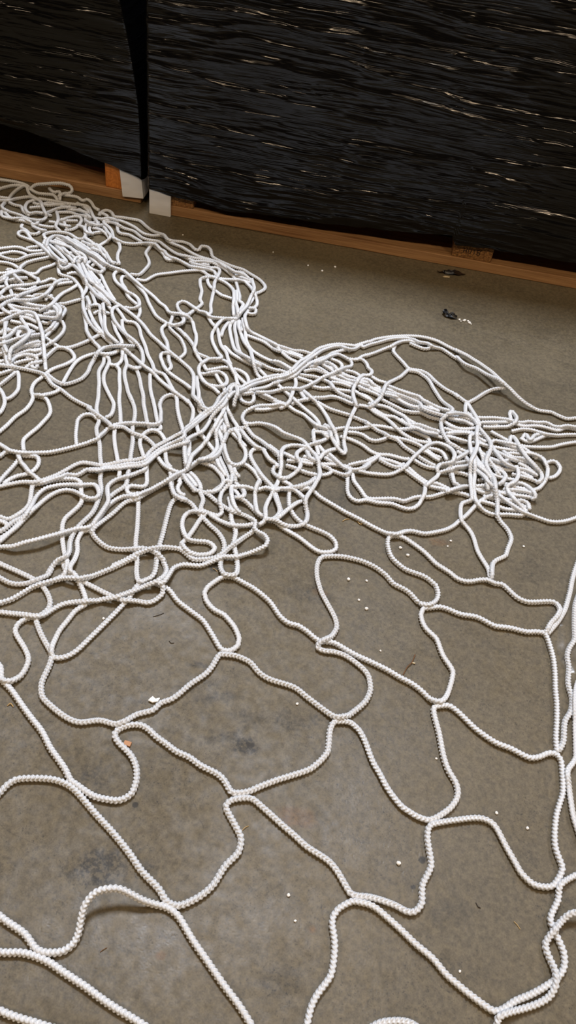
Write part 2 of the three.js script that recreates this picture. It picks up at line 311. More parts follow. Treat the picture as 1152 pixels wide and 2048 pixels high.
// ---------------------------------------------------------------- the net
const R = .0055, PITCH = .0067;
const CORD_LINES = [
[-480,6,-818,-463,6,-812,-455,6,-808,-450,6,-801,-444,6,-785,-440,6,-780,-419,6,-764,-388,6,-735,-368,6,-717,-345,6,-697,-322,6,-670,-307,6,-656,-289,6,-639,-274,6,-621,-266,6,-617,-238,6,-604,-227,6,-601,-212,6,-600,-194,6,-601,-184,6,-606,-176,6,-615,-174,6,-621,-173,6,-630,-173,6,-639,-175,6,-650,-179,6,-662,-185,6,-672,-195,6,-683,-219,6,-701,-226,6,-710,-227,6,-713,-226,6,-718,-221,6,-725,-211,6,-732,-200,6,-736,-189,6,-737,-177,6,-733,-158,6,-720,-139,6,-710,-121,6,-700,-98,6,-693,-77,6,-682,-46,6,-671,-34,6,-662,-21,6,-646,-16,6,-644,-7,6,-645,7,6,-650,27,6,-663,50,6,-677,71,6,-688,95,6,-701,105,6,-708,120,6,-726,125,6,-734,129,6,-742,130,6,-754,130,6,-781,132,6,-792,134,6,-798,137,6,-802,143,6,-804,154,6,-806,160,6,-806,166,6,-805,173,6,-800,180,6,-794,185,6,-787,192,6,-774,207,6,-738,220,6,-717,232,6,-696,246,6,-678,259,6,-665,270,6,-659,283,6,-653,301,6,-650,307,6,-652,314,6,-656,337,6,-676,347,6,-691,350,6,-699,351,6,-705,349,6,-720,335,6,-746,328,6,-769,321,6,-811,312,6,-852,312,6,-860,313,6,-863,318,6,-866,335,6,-871,341,6,-871,346,6,-869,358,6,-860,384,6,-835,396,6,-826,422,6,-811,448,6,-804,472,6,-794,481,6,-792,487,6,-793,498,6,-797,513,6,-806,522,6,-808,529,6,-806,533,6,-801,535,6,-796,535,6,-778,531,6,-736,523,6,-714,515,6,-691,508,6,-653,508,6,-635,514,6,-612,515,6,-606,511,6,-595,501,6,-580,497,6,-576,492,6,-573,477,6,-571,465,6,-573,455,6,-580,447,6,-588,440,6,-601,427,6,-625,414,6,-652,409,6,-659,402,6,-664,390,6,-667,378,6,-666,352,6,-659,321,6,-649,307,6,-643,303,6,-639,301,6,-634,300,6,-625,300,6,-616,305,6,-584,305,6,-575,292,6,-545,291,6,-536,291,6,-521,290,6,-516,283,6,-506,276,6,-502,267,6,-502,250,6,-508,224,6,-513,209,6,-514,191,6,-513,183,6,-515,179,6,-519,159,6,-546,146,6,-558,109,6,-576,89,6,-590,69,6,-603,49,6,-617,27,6,-632,19,6,-637,11,6,-639,-1,6,-637,-15,6,-632,-21,6,-627,-24,6,-621,-23,6,-616,-20,6,-611,-2,6,-587,6,6,-575,8,6,-566,8,6,-560,6,6,-549,-10,6,-526,-23,6,-496,-32,6,-484,-40,6,-476,-52,6,-467,-60,6,-462,-68,6,-459,-77,6,-459,-83,6,-461,-88,6,-464,-100,6,-477,-132,6,-500,-154,6,-521,-176,6,-540,-195,6,-555,-217,6,-571,-236,6,-586,-255,6,-601,-267,6,-609,-278,6,-614,-296,6,-618,-314,6,-618,-355,6,-610,-362,6,-605,-368,6,-598,-377,6,-579,-384,6,-566],
[285,6,-1098,274,6,-1112,266,6,-1121,256,6,-1128,234,6,-1138,228,6,-1144,217,6,-1158,210,6,-1164,198,6,-1173,182,6,-1181,162,6,-1187,126,6,-1190,105,6,-1187,94,6,-1184,86,6,-1181,82,6,-1177,79,6,-1172,76,6,-1157,76,6,-1142,79,6,-1121,84,6,-1104,90,6,-1087,104,6,-1061,120,6,-1032,124,6,-1021,126,6,-1012,126,6,-1003,123,6,-994,119,8,-984,115,10,-978,108,13,-971,101,13,-965,96,10,-960,94,7,-955,97,6,-951,102,6,-949,110,6,-948,125,6,-949,134,6,-948,143,6,-946,154,6,-941,171,6,-930,185,6,-918,192,6,-908,195,6,-897,197,6,-879,193,6,-862,188,6,-851,167,7,-825,160,9,-817,152,12,-812,143,12,-809,137,10,-810,129,8,-814,119,6,-821,86,6,-842,64,6,-857,52,6,-861,17,6,-867,6,6,-871,-7,6,-879,-24,6,-896,-37,6,-902,-54,6,-906,-75,6,-905,-81,6,-904,-84,6,-900,-92,6,-874,-100,6,-858,-123,6,-831,-140,6,-806,-150,6,-795,-165,6,-785,-173,6,-772,-177,6,-768,-200,6,-756,-207,7,-749,-215,11,-738,-222,11,-733,-227,9,-731,-233,7,-731,-245,6,-733,-254,6,-734,-263,6,-733,-280,6,-727,-288,6,-725,-297,6,-725,-306,6,-727,-323,6,-734,-356,6,-754,-363,6,-760,-368,6,-768,-372,6,-779,-374,6,-790,-372,6,-826,-374,6,-844,-378,6,-852,-399,6,-877,-412,6,-894,-424,6,-914,-425,6,-920,-424,6,-922,-414,6,-937,-411,6,-945,-411,6,-951,-412,6,-957,-415,6,-965,-425,6,-980,-442,6,-997,-460,6,-1007,-494,6,-1019,-529,6,-1030,-551,6,-1039],
[530,6,-811,531,6,-838,537,6,-877,541,6,-913,542,6,-943,545,6,-976,546,6,-1006,545,6,-1024,539,6,-1062,536,6,-1070,531,6,-1073,519,6,-1073,499,6,-1069,466,6,-1072,437,6,-1071,428,6,-1074,401,6,-1086,368,6,-1087,342,6,-1095,330,6,-1097,322,6,-1096,308,6,-1091,299,6,-1088,294,6,-1086,291,6,-1078,289,6,-1069,290,6,-1060,293,6,-1049,300,6,-1036,317,6,-1019,320,6,-1014,331,6,-980,346,6,-954,349,6,-945,348,6,-936,346,6,-925,338,6,-896,330,10,-880,325,11,-875,320,12,-873,312,10,-875,304,7,-880,291,6,-893,274,6,-905,249,6,-916,225,6,-928,194,6,-940,163,6,-951,125,6,-969,116,6,-970,102,6,-969,96,6,-969,88,6,-973,71,6,-986,61,6,-992,53,6,-996,38,6,-998,30,6,-1001,16,6,-1012,-6,6,-1041,-22,6,-1055,-44,6,-1070,-63,6,-1079,-85,6,-1089,-91,6,-1090,-99,6,-1089,-105,6,-1087,-112,6,-1081,-131,6,-1055,-134,6,-1046,-135,6,-1037,-133,6,-1032,-130,6,-1024,-121,6,-1012,-109,6,-1002,-90,6,-994,-83,6,-988,-67,6,-971,-59,6,-958,-53,6,-944,-53,6,-935,-53,6,-929,-56,6,-924,-59,6,-920,-64,6,-916,-70,6,-914,-78,6,-914,-85,6,-919,-101,6,-941,-119,6,-965,-127,6,-974,-155,6,-992,-182,6,-1010,-198,6,-1028,-205,6,-1034,-216,6,-1039,-239,6,-1046],
[-187,17,-1648,-186,20,-1656,-185,20,-1662,-184,19,-1673,-182,17,-1680,-178,15,-1685,-167,12,-1690,-162,11,-1694,-156,11,-1704,-145,12,-1716,-133,7,-1736,-126,6,-1743,-119,7,-1748,-106,10,-1752,-101,11,-1755,-86,7,-1770,-78,6,-1775,-78,6,-1773,-65,10,-1776,-61,12,-1777,-54,14,-1783,-47,19,-1791,-43,19,-1799,-36,13,-1826,-30,13,-1840,-18,12,-1858,-10,9,-1875,-2,12,-1886,10,6,-1916,16,6,-1924,25,6,-1932,42,6,-1945,63,6,-1955,78,5,-1959,99,6,-1959,107,5,-1961,117,6,-1968,146,6,-1992,143,6,-1987,160,6,-2005,178,6,-2017,204,6,-2031,226,6,-2040,249,6,-2048,270,6,-2053,284,6,-2055,299,6,-2055,314,6,-2053,329,6,-2049,340,6,-2044,362,6,-2029,392,6,-2011,393,7,-2009,383,13,-2006,384,14,-2004,404,15,-1991,414,16,-1983,429,17,-1968,444,19,-1952,460,22,-1931,477,25,-1907,491,27,-1882,507,30,-1854,511,29,-1850,519,27,-1843,536,22,-1825,557,16,-1810,572,12,-1804,592,7,-1800,604,6,-1800,622,6,-1801,628,6,-1801,636,5,-1798,654,6,-1787,665,6,-1784,677,6,-1787,696,6,-1796,718,6,-1805],
[-507,6,-919,-468,6,-921,-439,13,-918,-430,13,-918,-421,13,-920,-414,10,-926,-404,6,-943,-395,6,-954,-385,6,-962,-374,7,-966,-356,12,-968,-350,13,-969,-341,12,-973,-328,7,-980,-323,7,-983,-302,14,-986,-294,16,-989,-289,16,-993,-278,13,-1004,-266,13,-1013,-253,10,-1027,-248,11,-1030,-233,18,-1036,-228,19,-1039,-225,19,-1044,-219,15,-1057,-218,12,-1065,-218,9,-1077,-221,6,-1087,-229,6,-1102,-229,6,-1103,-227,6,-1102,-235,11,-1107,-242,13,-1112,-250,12,-1117,-258,10,-1122,-267,8,-1125,-276,10,-1124,-284,12,-1120,-290,12,-1118,-314,6,-1116,-332,6,-1114,-344,6,-1115,-357,6,-1121,-376,6,-1136,-383,7,-1144,-385,9,-1147,-385,11,-1151,-383,12,-1156,-381,12,-1161,-371,6,-1187,-359,6,-1209,-343,6,-1244,-336,7,-1250,-320,12,-1255,-316,13,-1258,-313,12,-1263,-305,8,-1280,-300,6,-1288,-280,6,-1314,-276,7,-1318,-266,12,-1325,-260,13,-1331,-246,6,-1360,-235,6,-1375,-218,6,-1403,-212,8,-1408,-198,12,-1410,-193,13,-1412,-188,13,-1415,-183,11,-1421,-177,7,-1435,-174,6,-1451,-172,6,-1478,-171,6,-1505,-170,7,-1513,-168,9,-1516,-165,11,-1521,-161,12,-1525,-150,8,-1539,-142,6,-1545,-125,6,-1553],
[-187,29,-1615,-184,33,-1619,-182,34,-1623,-178,33,-1636,-164,25,-1659,-153,18,-1681,-140,18,-1698,-124,9,-1726,-114,6,-1737,-107,6,-1743,-100,7,-1747,-88,11,-1751,-75,15,-1753,-70,16,-1755,-54,14,-1771,-45,18,-1777,-40,20,-1782,-35,21,-1792,-24,19,-1818,-16,19,-1834,-2,11,-1869,1,10,-1875,9,12,-1885,21,7,-1911,31,6,-1923,50,6,-1939,58,6,-1943,63,6,-1944,71,9,-1942,85,13,-1932,88,13,-1932,94,12,-1932,103,9,-1938,110,6,-1947,125,6,-1969,126,6,-1969,127,6,-1968,128,6,-1961,130,6,-1960,147,6,-1976,173,6,-1996,194,6,-2013,212,6,-2024,235,6,-2033,249,6,-2037,258,6,-2036,266,9,-2031,276,12,-2021,281,13,-2017,287,13,-2016,299,11,-2020,304,11,-2020,313,13,-2011,318,12,-2009,323,10,-2009,339,6,-2013,347,6,-2011,378,6,-1983,390,6,-1974,393,6,-1972,393,6,-1974,389,6,-1981,386,6,-1983,386,7,-1983,396,13,-1957,402,15,-1947,406,16,-1942,414,17,-1936,433,19,-1926,440,20,-1920,459,24,-1898,478,32,-1876,487,35,-1867,495,33,-1860,504,29,-1857],
[-488,6,-1781,-501,6,-1758,-513,6,-1750,-517,6,-1746,-517,6,-1737,-512,6,-1708,-514,6,-1681,-513,6,-1669,-509,6,-1654,-501,6,-1628,-495,6,-1602,-488,6,-1573,-481,6,-1532,-473,6,-1512,-464,6,-1490,-463,6,-1481,-463,6,-1466,-461,6,-1458,-456,6,-1444,-442,6,-1414,-430,6,-1374,-423,6,-1354,-416,6,-1331,-410,6,-1301,-401,6,-1276,-399,6,-1264,-398,6,-1249,-398,6,-1216,-401,6,-1198,-411,6,-1173,-417,6,-1156,-421,6,-1133,-421,6,-1121,-420,6,-1111,-412,15,-1080,-412,18,-1069,-415,19,-1064,-417,18,-1062,-428,13,-1056,-432,10,-1050,-435,7,-1044,-438,6,-1027,-435,6,-1039,-436,6,-1026,-438,7,-1020,-443,10,-1012,-450,12,-1004,-456,12,-999,-464,9,-995,-473,7,-992,-487,6,-989,-496,6,-989,-505,6,-991,-538,6,-1005],
[-811,13,-2198,-810,18,-2202,-811,18,-2207,-816,16,-2228,-817,16,-2240,-816,10,-2271,-814,9,-2278,-809,9,-2281,-799,12,-2278,-782,16,-2269,-774,17,-2263,-761,20,-2250,-756,20,-2246,-751,19,-2244,-744,15,-2244,-740,14,-2243,-727,13,-2235,-717,15,-2226,-702,20,-2209,-690,23,-2198,-682,24,-2191,-665,25,-2181,-654,24,-2174,-639,20,-2164,-625,19,-2156,-621,18,-2155,-613,13,-2156,-608,12,-2155,-590,13,-2148,-585,13,-2147,-575,10,-2147,-570,9,-2145,-568,10,-2143,-550,13,-2123,-534,13,-2106,-517,13,-2090,-503,12,-2077,-492,7,-2072,-486,6,-2068,-458,6,-2041,-438,6,-2018,-420,6,-2003,-413,6,-1993,-406,9,-1978,-397,12,-1969,-382,15,-1965,-369,19,-1960,-360,20,-1957,-352,19,-1956,-345,15,-1956,-339,10,-1955,-336,7,-1952,-333,6,-1948,-330,6,-1941,-321,6,-1912,-314,6,-1896,-311,6,-1884,-308,7,-1867,-305,12,-1842,-305,13,-1825,-303,13,-1817,-300,12,-1811,-294,7,-1804,-290,6,-1798,-269,6,-1765,-259,6,-1747],
[-512,6,-932,-495,6,-944,-483,6,-953,-473,6,-965,-461,6,-981,-455,7,-987,-439,12,-995,-412,11,-1013,-406,11,-1016,-400,13,-1016,-381,19,-1015,-372,18,-1017,-365,16,-1023,-355,11,-1032,-347,7,-1042,-340,6,-1049,-322,6,-1065,-303,6,-1084,-299,7,-1087,-283,13,-1096,-303,6,-1086,-322,6,-1071,-304,6,-1088,-298,7,-1094,-285,12,-1103,-274,13,-1112,-259,18,-1119,-251,17,-1124,-235,11,-1135,-221,7,-1140,-207,6,-1141,-199,6,-1138,-177,6,-1122,-172,6,-1120,-166,6,-1120,-154,6,-1123,-140,6,-1128,-127,10,-1132,-121,13,-1136,-116,13,-1143,-107,12,-1160,-96,13,-1174,-81,6,-1202,-67,6,-1221,-64,6,-1233,-65,6,-1238,-68,6,-1247,-78,6,-1258,-88,6,-1263,-100,7,-1265,-114,12,-1264,-122,12,-1266,-144,6,-1284,-157,6,-1293,-175,6,-1308,-186,6,-1313,-200,6,-1315,-208,6,-1318,-232,6,-1342,-239,6,-1354],
[-697,6,-2153,-672,6,-2121,-671,6,-2120,-691,6,-2144,-677,6,-2124,-659,6,-2100,-636,13,-2062,-621,13,-2042,-603,13,-2026,-589,12,-2014,-577,12,-1999,-564,13,-1987,-560,12,-1984,-550,7,-1981,-543,6,-1978,-525,6,-1964,-506,6,-1949,-481,6,-1927,-458,6,-1903,-444,6,-1884,-428,6,-1862,-397,6,-1832,-391,7,-1824,-376,12,-1804,-369,13,-1797,-361,13,-1790,-352,10,-1785,-341,9,-1777,-331,6,-1771,-301,6,-1742,-293,6,-1730,-287,7,-1717,-283,11,-1698,-280,9,-1682,-273,15,-1639,-270,19,-1622,-266,22,-1614,-262,24,-1607,-258,25,-1601,-251,25,-1595,-247,23,-1591,-244,19,-1587,-238,15,-1586,-228,10,-1591],
[-664,6,-1367,-647,7,-1358,-628,12,-1344,-620,13,-1339,-607,15,-1336,-601,15,-1336,-581,13,-1341,-561,6,-1354,-544,6,-1359,-530,6,-1366,-510,6,-1379,-488,6,-1395,-467,6,-1412,-463,7,-1415,-447,13,-1424,-448,13,-1426,-446,12,-1435,-442,7,-1454,-439,7,-1464,-436,8,-1468,-428,11,-1474,-424,12,-1478,-418,11,-1484,-408,9,-1492,-402,9,-1494,-389,12,-1494,-383,13,-1494,-369,10,-1500,-354,13,-1499,-348,13,-1499,-337,12,-1503,-329,13,-1507,-327,13,-1511,-326,12,-1518,-331,7,-1542,-334,6,-1558,-342,6,-1581,-343,5,-1593,-342,6,-1604,-338,6,-1616,-330,6,-1625,-323,6,-1628,-315,6,-1626,-310,6,-1619,-299,6,-1578,-286,6,-1541,-270,6,-1502,-266,9,-1487,-257,18,-1451,-249,21,-1412,-243,20,-1390,-241,19,-1383,-238,14,-1377],
[-725,6,-2451,-723,6,-2472,-720,6,-2483,-714,6,-2490,-709,6,-2491,-706,6,-2491,-699,6,-2487,-692,6,-2481,-689,6,-2476,-682,6,-2463,-678,6,-2460,-672,6,-2459,-651,6,-2461,-609,6,-2460,-601,6,-2459,-596,6,-2456,-589,6,-2450,-575,6,-2434,-554,6,-2413,-547,6,-2408,-536,6,-2402,-516,11,-2388,-505,13,-2381,-501,13,-2376,-491,13,-2361,-484,13,-2356,-482,13,-2356,-477,11,-2357,-466,7,-2365,-458,6,-2368,-446,6,-2370,-437,6,-2368,-429,6,-2365,-421,6,-2361,-415,6,-2354,-402,6,-2338,-398,6,-2335,-395,6,-2335,-393,6,-2335,-389,6,-2338,-386,10,-2349,-384,11,-2352,-376,12,-2353,-365,13,-2350,-359,13,-2344,-353,12,-2336,-344,6,-2313,-339,6,-2307,-332,6,-2301,-314,6,-2290,-287,6,-2277,-267,6,-2270,-247,6,-2265,-239,6,-2261,-218,6,-2245,-194,6,-2227,-183,6,-2216,-176,6,-2206,-170,6,-2196,-167,6,-2188,-167,6,-2179,-169,6,-2170,-175,6,-2160,-180,6,-2152,-191,6,-2142],
[126,6,-311,133,6,-331,136,6,-349,139,6,-360,144,6,-371,159,6,-394,162,6,-402,164,6,-435,162,6,-450,158,6,-467,159,6,-479,162,6,-484,165,6,-489,179,6,-500,187,6,-504,202,6,-504,211,6,-503,222,6,-499,235,6,-491,257,6,-476,281,6,-458,306,6,-442,326,6,-423,341,6,-413,359,6,-402,388,6,-387,393,6,-386,399,6,-387,407,6,-391,424,6,-403,446,6,-414,466,6,-426,488,6,-442,496,6,-451,501,6,-462,502,6,-477,499,6,-488,489,6,-513,487,6,-522,489,6,-530,502,6,-554,504,6,-562,505,9,-572,508,10,-577,512,10,-581,528,6,-593,565,6,-615],
[-614,6,-1229,-589,6,-1245,-571,6,-1255,-562,7,-1257,-542,12,-1256,-534,13,-1259,-526,13,-1264,-517,12,-1273,-502,6,-1296,-493,6,-1308,-474,6,-1335,-465,6,-1343,-457,6,-1346,-448,6,-1346,-441,7,-1345,-425,12,-1339,-419,13,-1339,-403,10,-1349,-385,13,-1357,-375,12,-1364,-361,13,-1369,-348,10,-1378,-338,12,-1382,-333,13,-1385,-330,12,-1391,-328,8,-1410,-326,8,-1415,-318,12,-1427,-309,11,-1441,-298,12,-1454,-288,9,-1471,-284,10,-1475,-273,15,-1481,-270,16,-1485,-266,15,-1490,-260,11,-1507,-260,10,-1508,-264,10,-1509,-263,9,-1515,-260,9,-1521,-253,12,-1531,-251,12,-1536,-243,7,-1562,-240,6,-1571,-233,8,-1579,-223,14,-1587,-217,14,-1593,-214,13,-1600,-213,11,-1608,-211,6,-1628,-210,6,-1641,-207,6,-1652,-199,12,-1661,-196,13,-1666,-194,12,-1672,-191,8,-1693,-189,7,-1699,-186,8,-1703,-179,10,-1704,-172,10,-1702,-167,6,-1700],
[-704,6,-2423,-695,9,-2421,-686,11,-2423,-681,10,-2426,-669,7,-2436,-663,6,-2438,-654,6,-2437,-634,6,-2430,-616,6,-2420,-603,6,-2412,-574,6,-2386,-561,6,-2379,-552,6,-2378,-543,6,-2378,-534,6,-2380,-518,6,-2388,-512,6,-2388,-507,6,-2386,-500,6,-2381,-492,6,-2365,-486,6,-2359,-476,6,-2352,-468,6,-2348,-448,6,-2340,-440,6,-2336,-421,6,-2322,-401,6,-2308,-388,6,-2301,-368,6,-2294,-347,6,-2290,-338,6,-2287,-314,13,-2267,-299,12,-2259,-281,13,-2242,-278,12,-2239,-269,6,-2233,-260,6,-2226,-249,6,-2220,-231,11,-2206,-226,11,-2204,-216,8,-2204,-211,6,-2203,-208,6,-2200,-205,6,-2195,-199,6,-2178,-195,6,-2160,-193,6,-2136,-193,6,-2118,-194,6,-2103,-197,6,-2088,-204,6,-2065],
[-556,6,-1067,-545,7,-1072,-526,12,-1072,-517,15,-1074,-501,19,-1082,-483,21,-1091,-471,21,-1099,-452,19,-1114,-424,13,-1140,-414,13,-1146,-400,13,-1151,-395,12,-1155,-390,10,-1164,-386,6,-1178,-381,6,-1199,-376,6,-1223,-370,6,-1237,-361,6,-1252,-354,6,-1258,-349,8,-1260,-340,11,-1260,-325,17,-1257,-322,17,-1258,-318,18,-1261,-311,18,-1270,-296,14,-1289,-285,14,-1303,-277,15,-1311,-268,19,-1319,-263,20,-1326,-255,19,-1339,-243,15,-1356,-238,14,-1364,-231,13,-1378,-220,14,-1395,-214,15,-1401,-208,18,-1404,-191,20,-1408,-187,20,-1411,-183,19,-1416,-180,18,-1422,-176,16,-1433,-173,14,-1453,-172,14,-1464,-171,18,-1474,-170,19,-1480,-169,18,-1490,-169,12,-1511],
[-701,6,-2412,-687,6,-2417,-678,7,-2417,-671,9,-2413,-658,13,-2403,-650,13,-2398,-645,12,-2397,-636,7,-2397,-631,6,-2396,-603,6,-2389,-595,6,-2384,-576,6,-2365,-567,6,-2357,-559,6,-2353,-547,6,-2350,-535,6,-2349,-521,6,-2350,-512,6,-2348,-505,6,-2343,-491,6,-2328,-492,6,-2330,-494,6,-2332,-478,6,-2317,-454,6,-2298,-440,7,-2289,-427,11,-2280,-420,13,-2278,-414,13,-2277,-409,12,-2278,-390,6,-2285,-372,6,-2287,-360,6,-2286,-348,6,-2282,-334,9,-2271,-330,8,-2269,-320,6,-2266,-305,6,-2258,-298,6,-2252,-271,6,-2224,-265,6,-2217,-259,6,-2206,-251,6,-2184,-242,6,-2155,-233,5,-2127,-230,6,-2115,-228,6,-2091],
[-479,6,-1783,-468,5,-1752,-457,6,-1724,-455,6,-1715,-454,6,-1691,-447,6,-1665,-436,6,-1637,-423,6,-1606,-406,6,-1576,-422,6,-1605,-411,6,-1586,-399,6,-1562,-393,6,-1545,-389,6,-1527,-386,6,-1503,-383,6,-1480,-375,6,-1450,-372,6,-1436,-366,6,-1394,-359,6,-1352,-357,6,-1328,-353,6,-1302,-355,6,-1293,-371,6,-1268,-378,6,-1252],
[-539,6,-1257,-521,11,-1261,-516,12,-1264,-505,12,-1274,-495,13,-1281,-489,12,-1287,-484,10,-1296,-479,8,-1300,-474,6,-1302,-466,6,-1303,-461,6,-1305,-455,6,-1312,-449,6,-1322,-444,6,-1326,-439,7,-1327,-423,12,-1325,-417,13,-1326,-410,11,-1335,-402,9,-1340,-396,9,-1342,-382,13,-1345,-361,13,-1357,-345,11,-1364,-334,14,-1367,-328,15,-1372,-325,15,-1378,-320,11,-1395,-318,11,-1401,-308,11,-1420,-299,13,-1430,-290,12,-1443,-283,13,-1448,-268,21,-1454,-264,23,-1457,-261,23,-1462,-260,23,-1467,-263,22,-1478,-262,22,-1483,-257,21,-1495,-250,16,-1516,-243,15,-1531,-235,8,-1558,-231,6,-1568,-226,7,-1575,-219,11,-1580,-214,14,-1585,-201,23,-1603,-198,25,-1610,-192,21,-1634,-183,9,-1678],
[-562,6,-1083,-545,6,-1111,-540,6,-1122,-533,6,-1145,-527,11,-1158,-525,13,-1165,-524,13,-1174,-523,12,-1190,-524,6,-1222,-520,6,-1237,-514,6,-1248,-508,6,-1254,-500,6,-1259,-490,6,-1265,-479,6,-1269,-467,7,-1271,-450,12,-1269,-444,13,-1269,-439,12,-1272,-426,8,-1280,-420,8,-1281,-414,9,-1278,-407,12,-1269,-401,13,-1257,-399,13,-1252,-399,13,-1246,-401,13,-1241,-403,12,-1239,-408,11,-1238,-414,10,-1237,-428,13,-1238,-436,13,-1242,-447,10,-1249,-457,7,-1254,-464,6,-1255,-469,6,-1255,-478,6,-1251,-485,6,-1246,-493,6,-1237,-501,6,-1224,-511,6,-1202,-517,10,-1179,-525,6,-1162,-534,6,-1131,-543,6,-1111,-552,6,-1089,-559,6,-1076],
[469,7,-1453,460,11,-1446,451,12,-1441,443,11,-1438,435,7,-1434,430,6,-1429,422,6,-1420,406,6,-1395,390,6,-1369,375,6,-1350,361,6,-1331,346,6,-1317,333,6,-1309,303,6,-1295,294,6,-1293,270,6,-1295,261,6,-1293,253,8,-1288,239,12,-1275,231,13,-1271,225,13,-1271,216,10,-1273,203,6,-1281,183,6,-1290,154,6,-1306,122,6,-1321,98,6,-1335,72,6,-1350,62,6,-1357,54,6,-1365,50,7,-1368,40,11,-1370,31,12,-1370,26,11,-1368,18,7,-1365],
[-759,6,-1634,-750,7,-1634,-729,12,-1630,-720,13,-1630,-708,12,-1632,-693,6,-1638,-685,6,-1638,-664,6,-1635,-643,11,-1626,-632,12,-1620,-621,6,-1612,-612,6,-1601,-603,6,-1593,-582,6,-1582,-558,6,-1564,-545,5,-1556,-521,6,-1543,-495,6,-1532,-501,6,-1531,-476,15,-1507,-469,15,-1501,-453,11,-1494,-448,12,-1489,-435,17,-1474,-431,17,-1469,-427,16,-1467,-425,15,-1468,-410,9,-1479,-405,8,-1480,-402,8,-1480,-396,8,-1476,-383,13,-1463,-377,13,-1460,-354,12,-1455,-345,9,-1454,-338,6,-1451,-328,6,-1442,-317,6,-1427],
[-329,6,-415,-302,6,-402,-271,6,-389,-250,6,-373,-239,6,-370,-227,6,-371,-218,6,-373,-210,6,-377,-206,6,-381,-201,6,-388,-198,9,-399,-198,20,-422,-197,25,-432,-191,30,-444,-185,32,-450,-180,33,-453,-166,33,-458,-152,30,-460,-119,16,-455,-102,8,-455,-93,6,-455,-82,6,-453,-71,6,-448,-64,6,-443,-39,6,-416,-13,6,-391,13,6,-366,40,6,-342,57,6,-324,73,6,-306],
[-136,6,-1567,-124,6,-1565,-105,6,-1572,-93,8,-1571,-78,12,-1565,-59,17,-1553,-50,17,-1547,-41,16,-1541,-27,14,-1538,-4,8,-1538,1,8,-1536,6,9,-1532,13,12,-1522,23,14,-1505,27,13,-1501,36,10,-1493,40,11,-1488,45,13,-1478,48,15,-1467,50,15,-1462,52,12,-1456,53,10,-1450,54,9,-1445,57,14,-1422,56,17,-1407,54,18,-1397,50,16,-1385,46,17,-1370,40,16,-1354,35,19,-1336,34,20,-1330,34,17,-1321,38,9,-1309,41,6,-1300,42,7,-1291,42,8,-1283,41,11,-1271,39,12,-1265,35,11,-1259,25,8,-1255,16,9,-1251,4,12,-1247,-7,14,-1248,-22,17,-1253,-45,16,-1253],
[429,12,-1687,423,21,-1649,423,20,-1641,424,17,-1634,424,15,-1626,424,16,-1616,423,18,-1605,418,21,-1584,409,29,-1552,403,31,-1535,402,31,-1530,401,28,-1524,403,14,-1508,403,11,-1502,403,12,-1493,401,17,-1469,402,16,-1455,403,15,-1426,403,13,-1419,400,10,-1416,391,6,-1413,384,6,-1408,381,6,-1403,379,6,-1394,378,6,-1384,376,12,-1357,377,13,-1350,378,12,-1345,381,10,-1342,390,6,-1334,395,6,-1326,401,6,-1313,405,6,-1298,411,6,-1266,420,6,-1244,430,6,-1222,432,6,-1213,433,6,-1195],
[431,14,-1681,437,12,-1673,444,13,-1659,452,12,-1647,456,13,-1635,457,16,-1623,456,18,-1608,455,16,-1599,453,15,-1594,446,20,-1571,444,20,-1565,442,17,-1555,441,17,-1543,442,18,-1533,449,18,-1513,454,27,-1477,454,30,-1453,455,28,-1446,460,16,-1430,461,14,-1424,461,11,-1406,459,13,-1386,459,11,-1379,463,8,-1374,467,6,-1368,480,6,-1348,485,6,-1334,487,6,-1322,485,6,-1310,478,6,-1290,474,6,-1276,471,6,-1267,465,6,-1261,449,6,-1248,442,6,-1238,439,9,-1227,436,13,-1208,436,12,-1200,435,7,-1192],
[285,7,-1097,293,10,-1094,302,12,-1093,307,12,-1096,312,11,-1100,320,7,-1113,323,6,-1122,324,6,-1132,322,6,-1143,319,6,-1152,315,6,-1156,304,6,-1166,293,6,-1172,267,6,-1179,256,6,-1183,244,6,-1192,231,6,-1205,226,6,-1213,222,6,-1224,218,6,-1244,218,6,-1253,219,6,-1262,222,6,-1267,227,6,-1271,232,6,-1273,241,6,-1274,250,6,-1272,255,6,-1270,275,6,-1256,296,6,-1239,312,6,-1221,320,6,-1212,350,6,-1192,361,6,-1182,369,6,-1178,378,6,-1176,390,6,-1177,412,6,-1186,420,7,-1187,428,9,-1186,433,9,-1184,445,6,-1182],
[-1049,6,-2443,-1034,6,-2446,-1014,11,-2442,-1008,12,-2443,-1005,12,-2445,-1002,11,-2450,-996,8,-2466,-991,6,-2476,-975,6,-2490,-965,6,-2496,-959,7,-2496,-956,8,-2495,-938,12,-2485,-933,12,-2482,-925,9,-2481,-918,10,-2475,-907,13,-2457,-902,13,-2446,-896,10,-2436,-875,19,-2393,-871,18,-2388,-869,10,-2385,-869,8,-2381,-870,8,-2375,-871,10,-2362,-874,14,-2350,-879,15,-2346,-882,15,-2345,-889,14,-2346,-918,6,-2362,-946,6,-2375,-960,6,-2379,-974,6,-2383,-979,7,-2382,-989,12,-2380,-994,13,-2381,-998,13,-2383,-1007,13,-2392,-1010,13,-2398,-1013,11,-2406,-1016,7,-2425,-1016,6,-2440],
[-375,6,-843,-363,6,-842,-352,6,-846,-343,6,-853,-334,6,-865,-318,6,-898,-300,6,-936,-283,6,-974,-273,6,-1000,-267,6,-1026,-264,6,-1034,-259,6,-1042,-246,6,-1054,-242,6,-1061,-240,6,-1070,-240,6,-1079,-243,6,-1102,-243,6,-1101,-246,6,-1138,-246,6,-1168,-247,6,-1198,-248,6,-1228,-248,6,-1258,-245,6,-1273,-241,6,-1281,-234,6,-1285,-228,6,-1285,-225,6,-1284,-225,6,-1284],
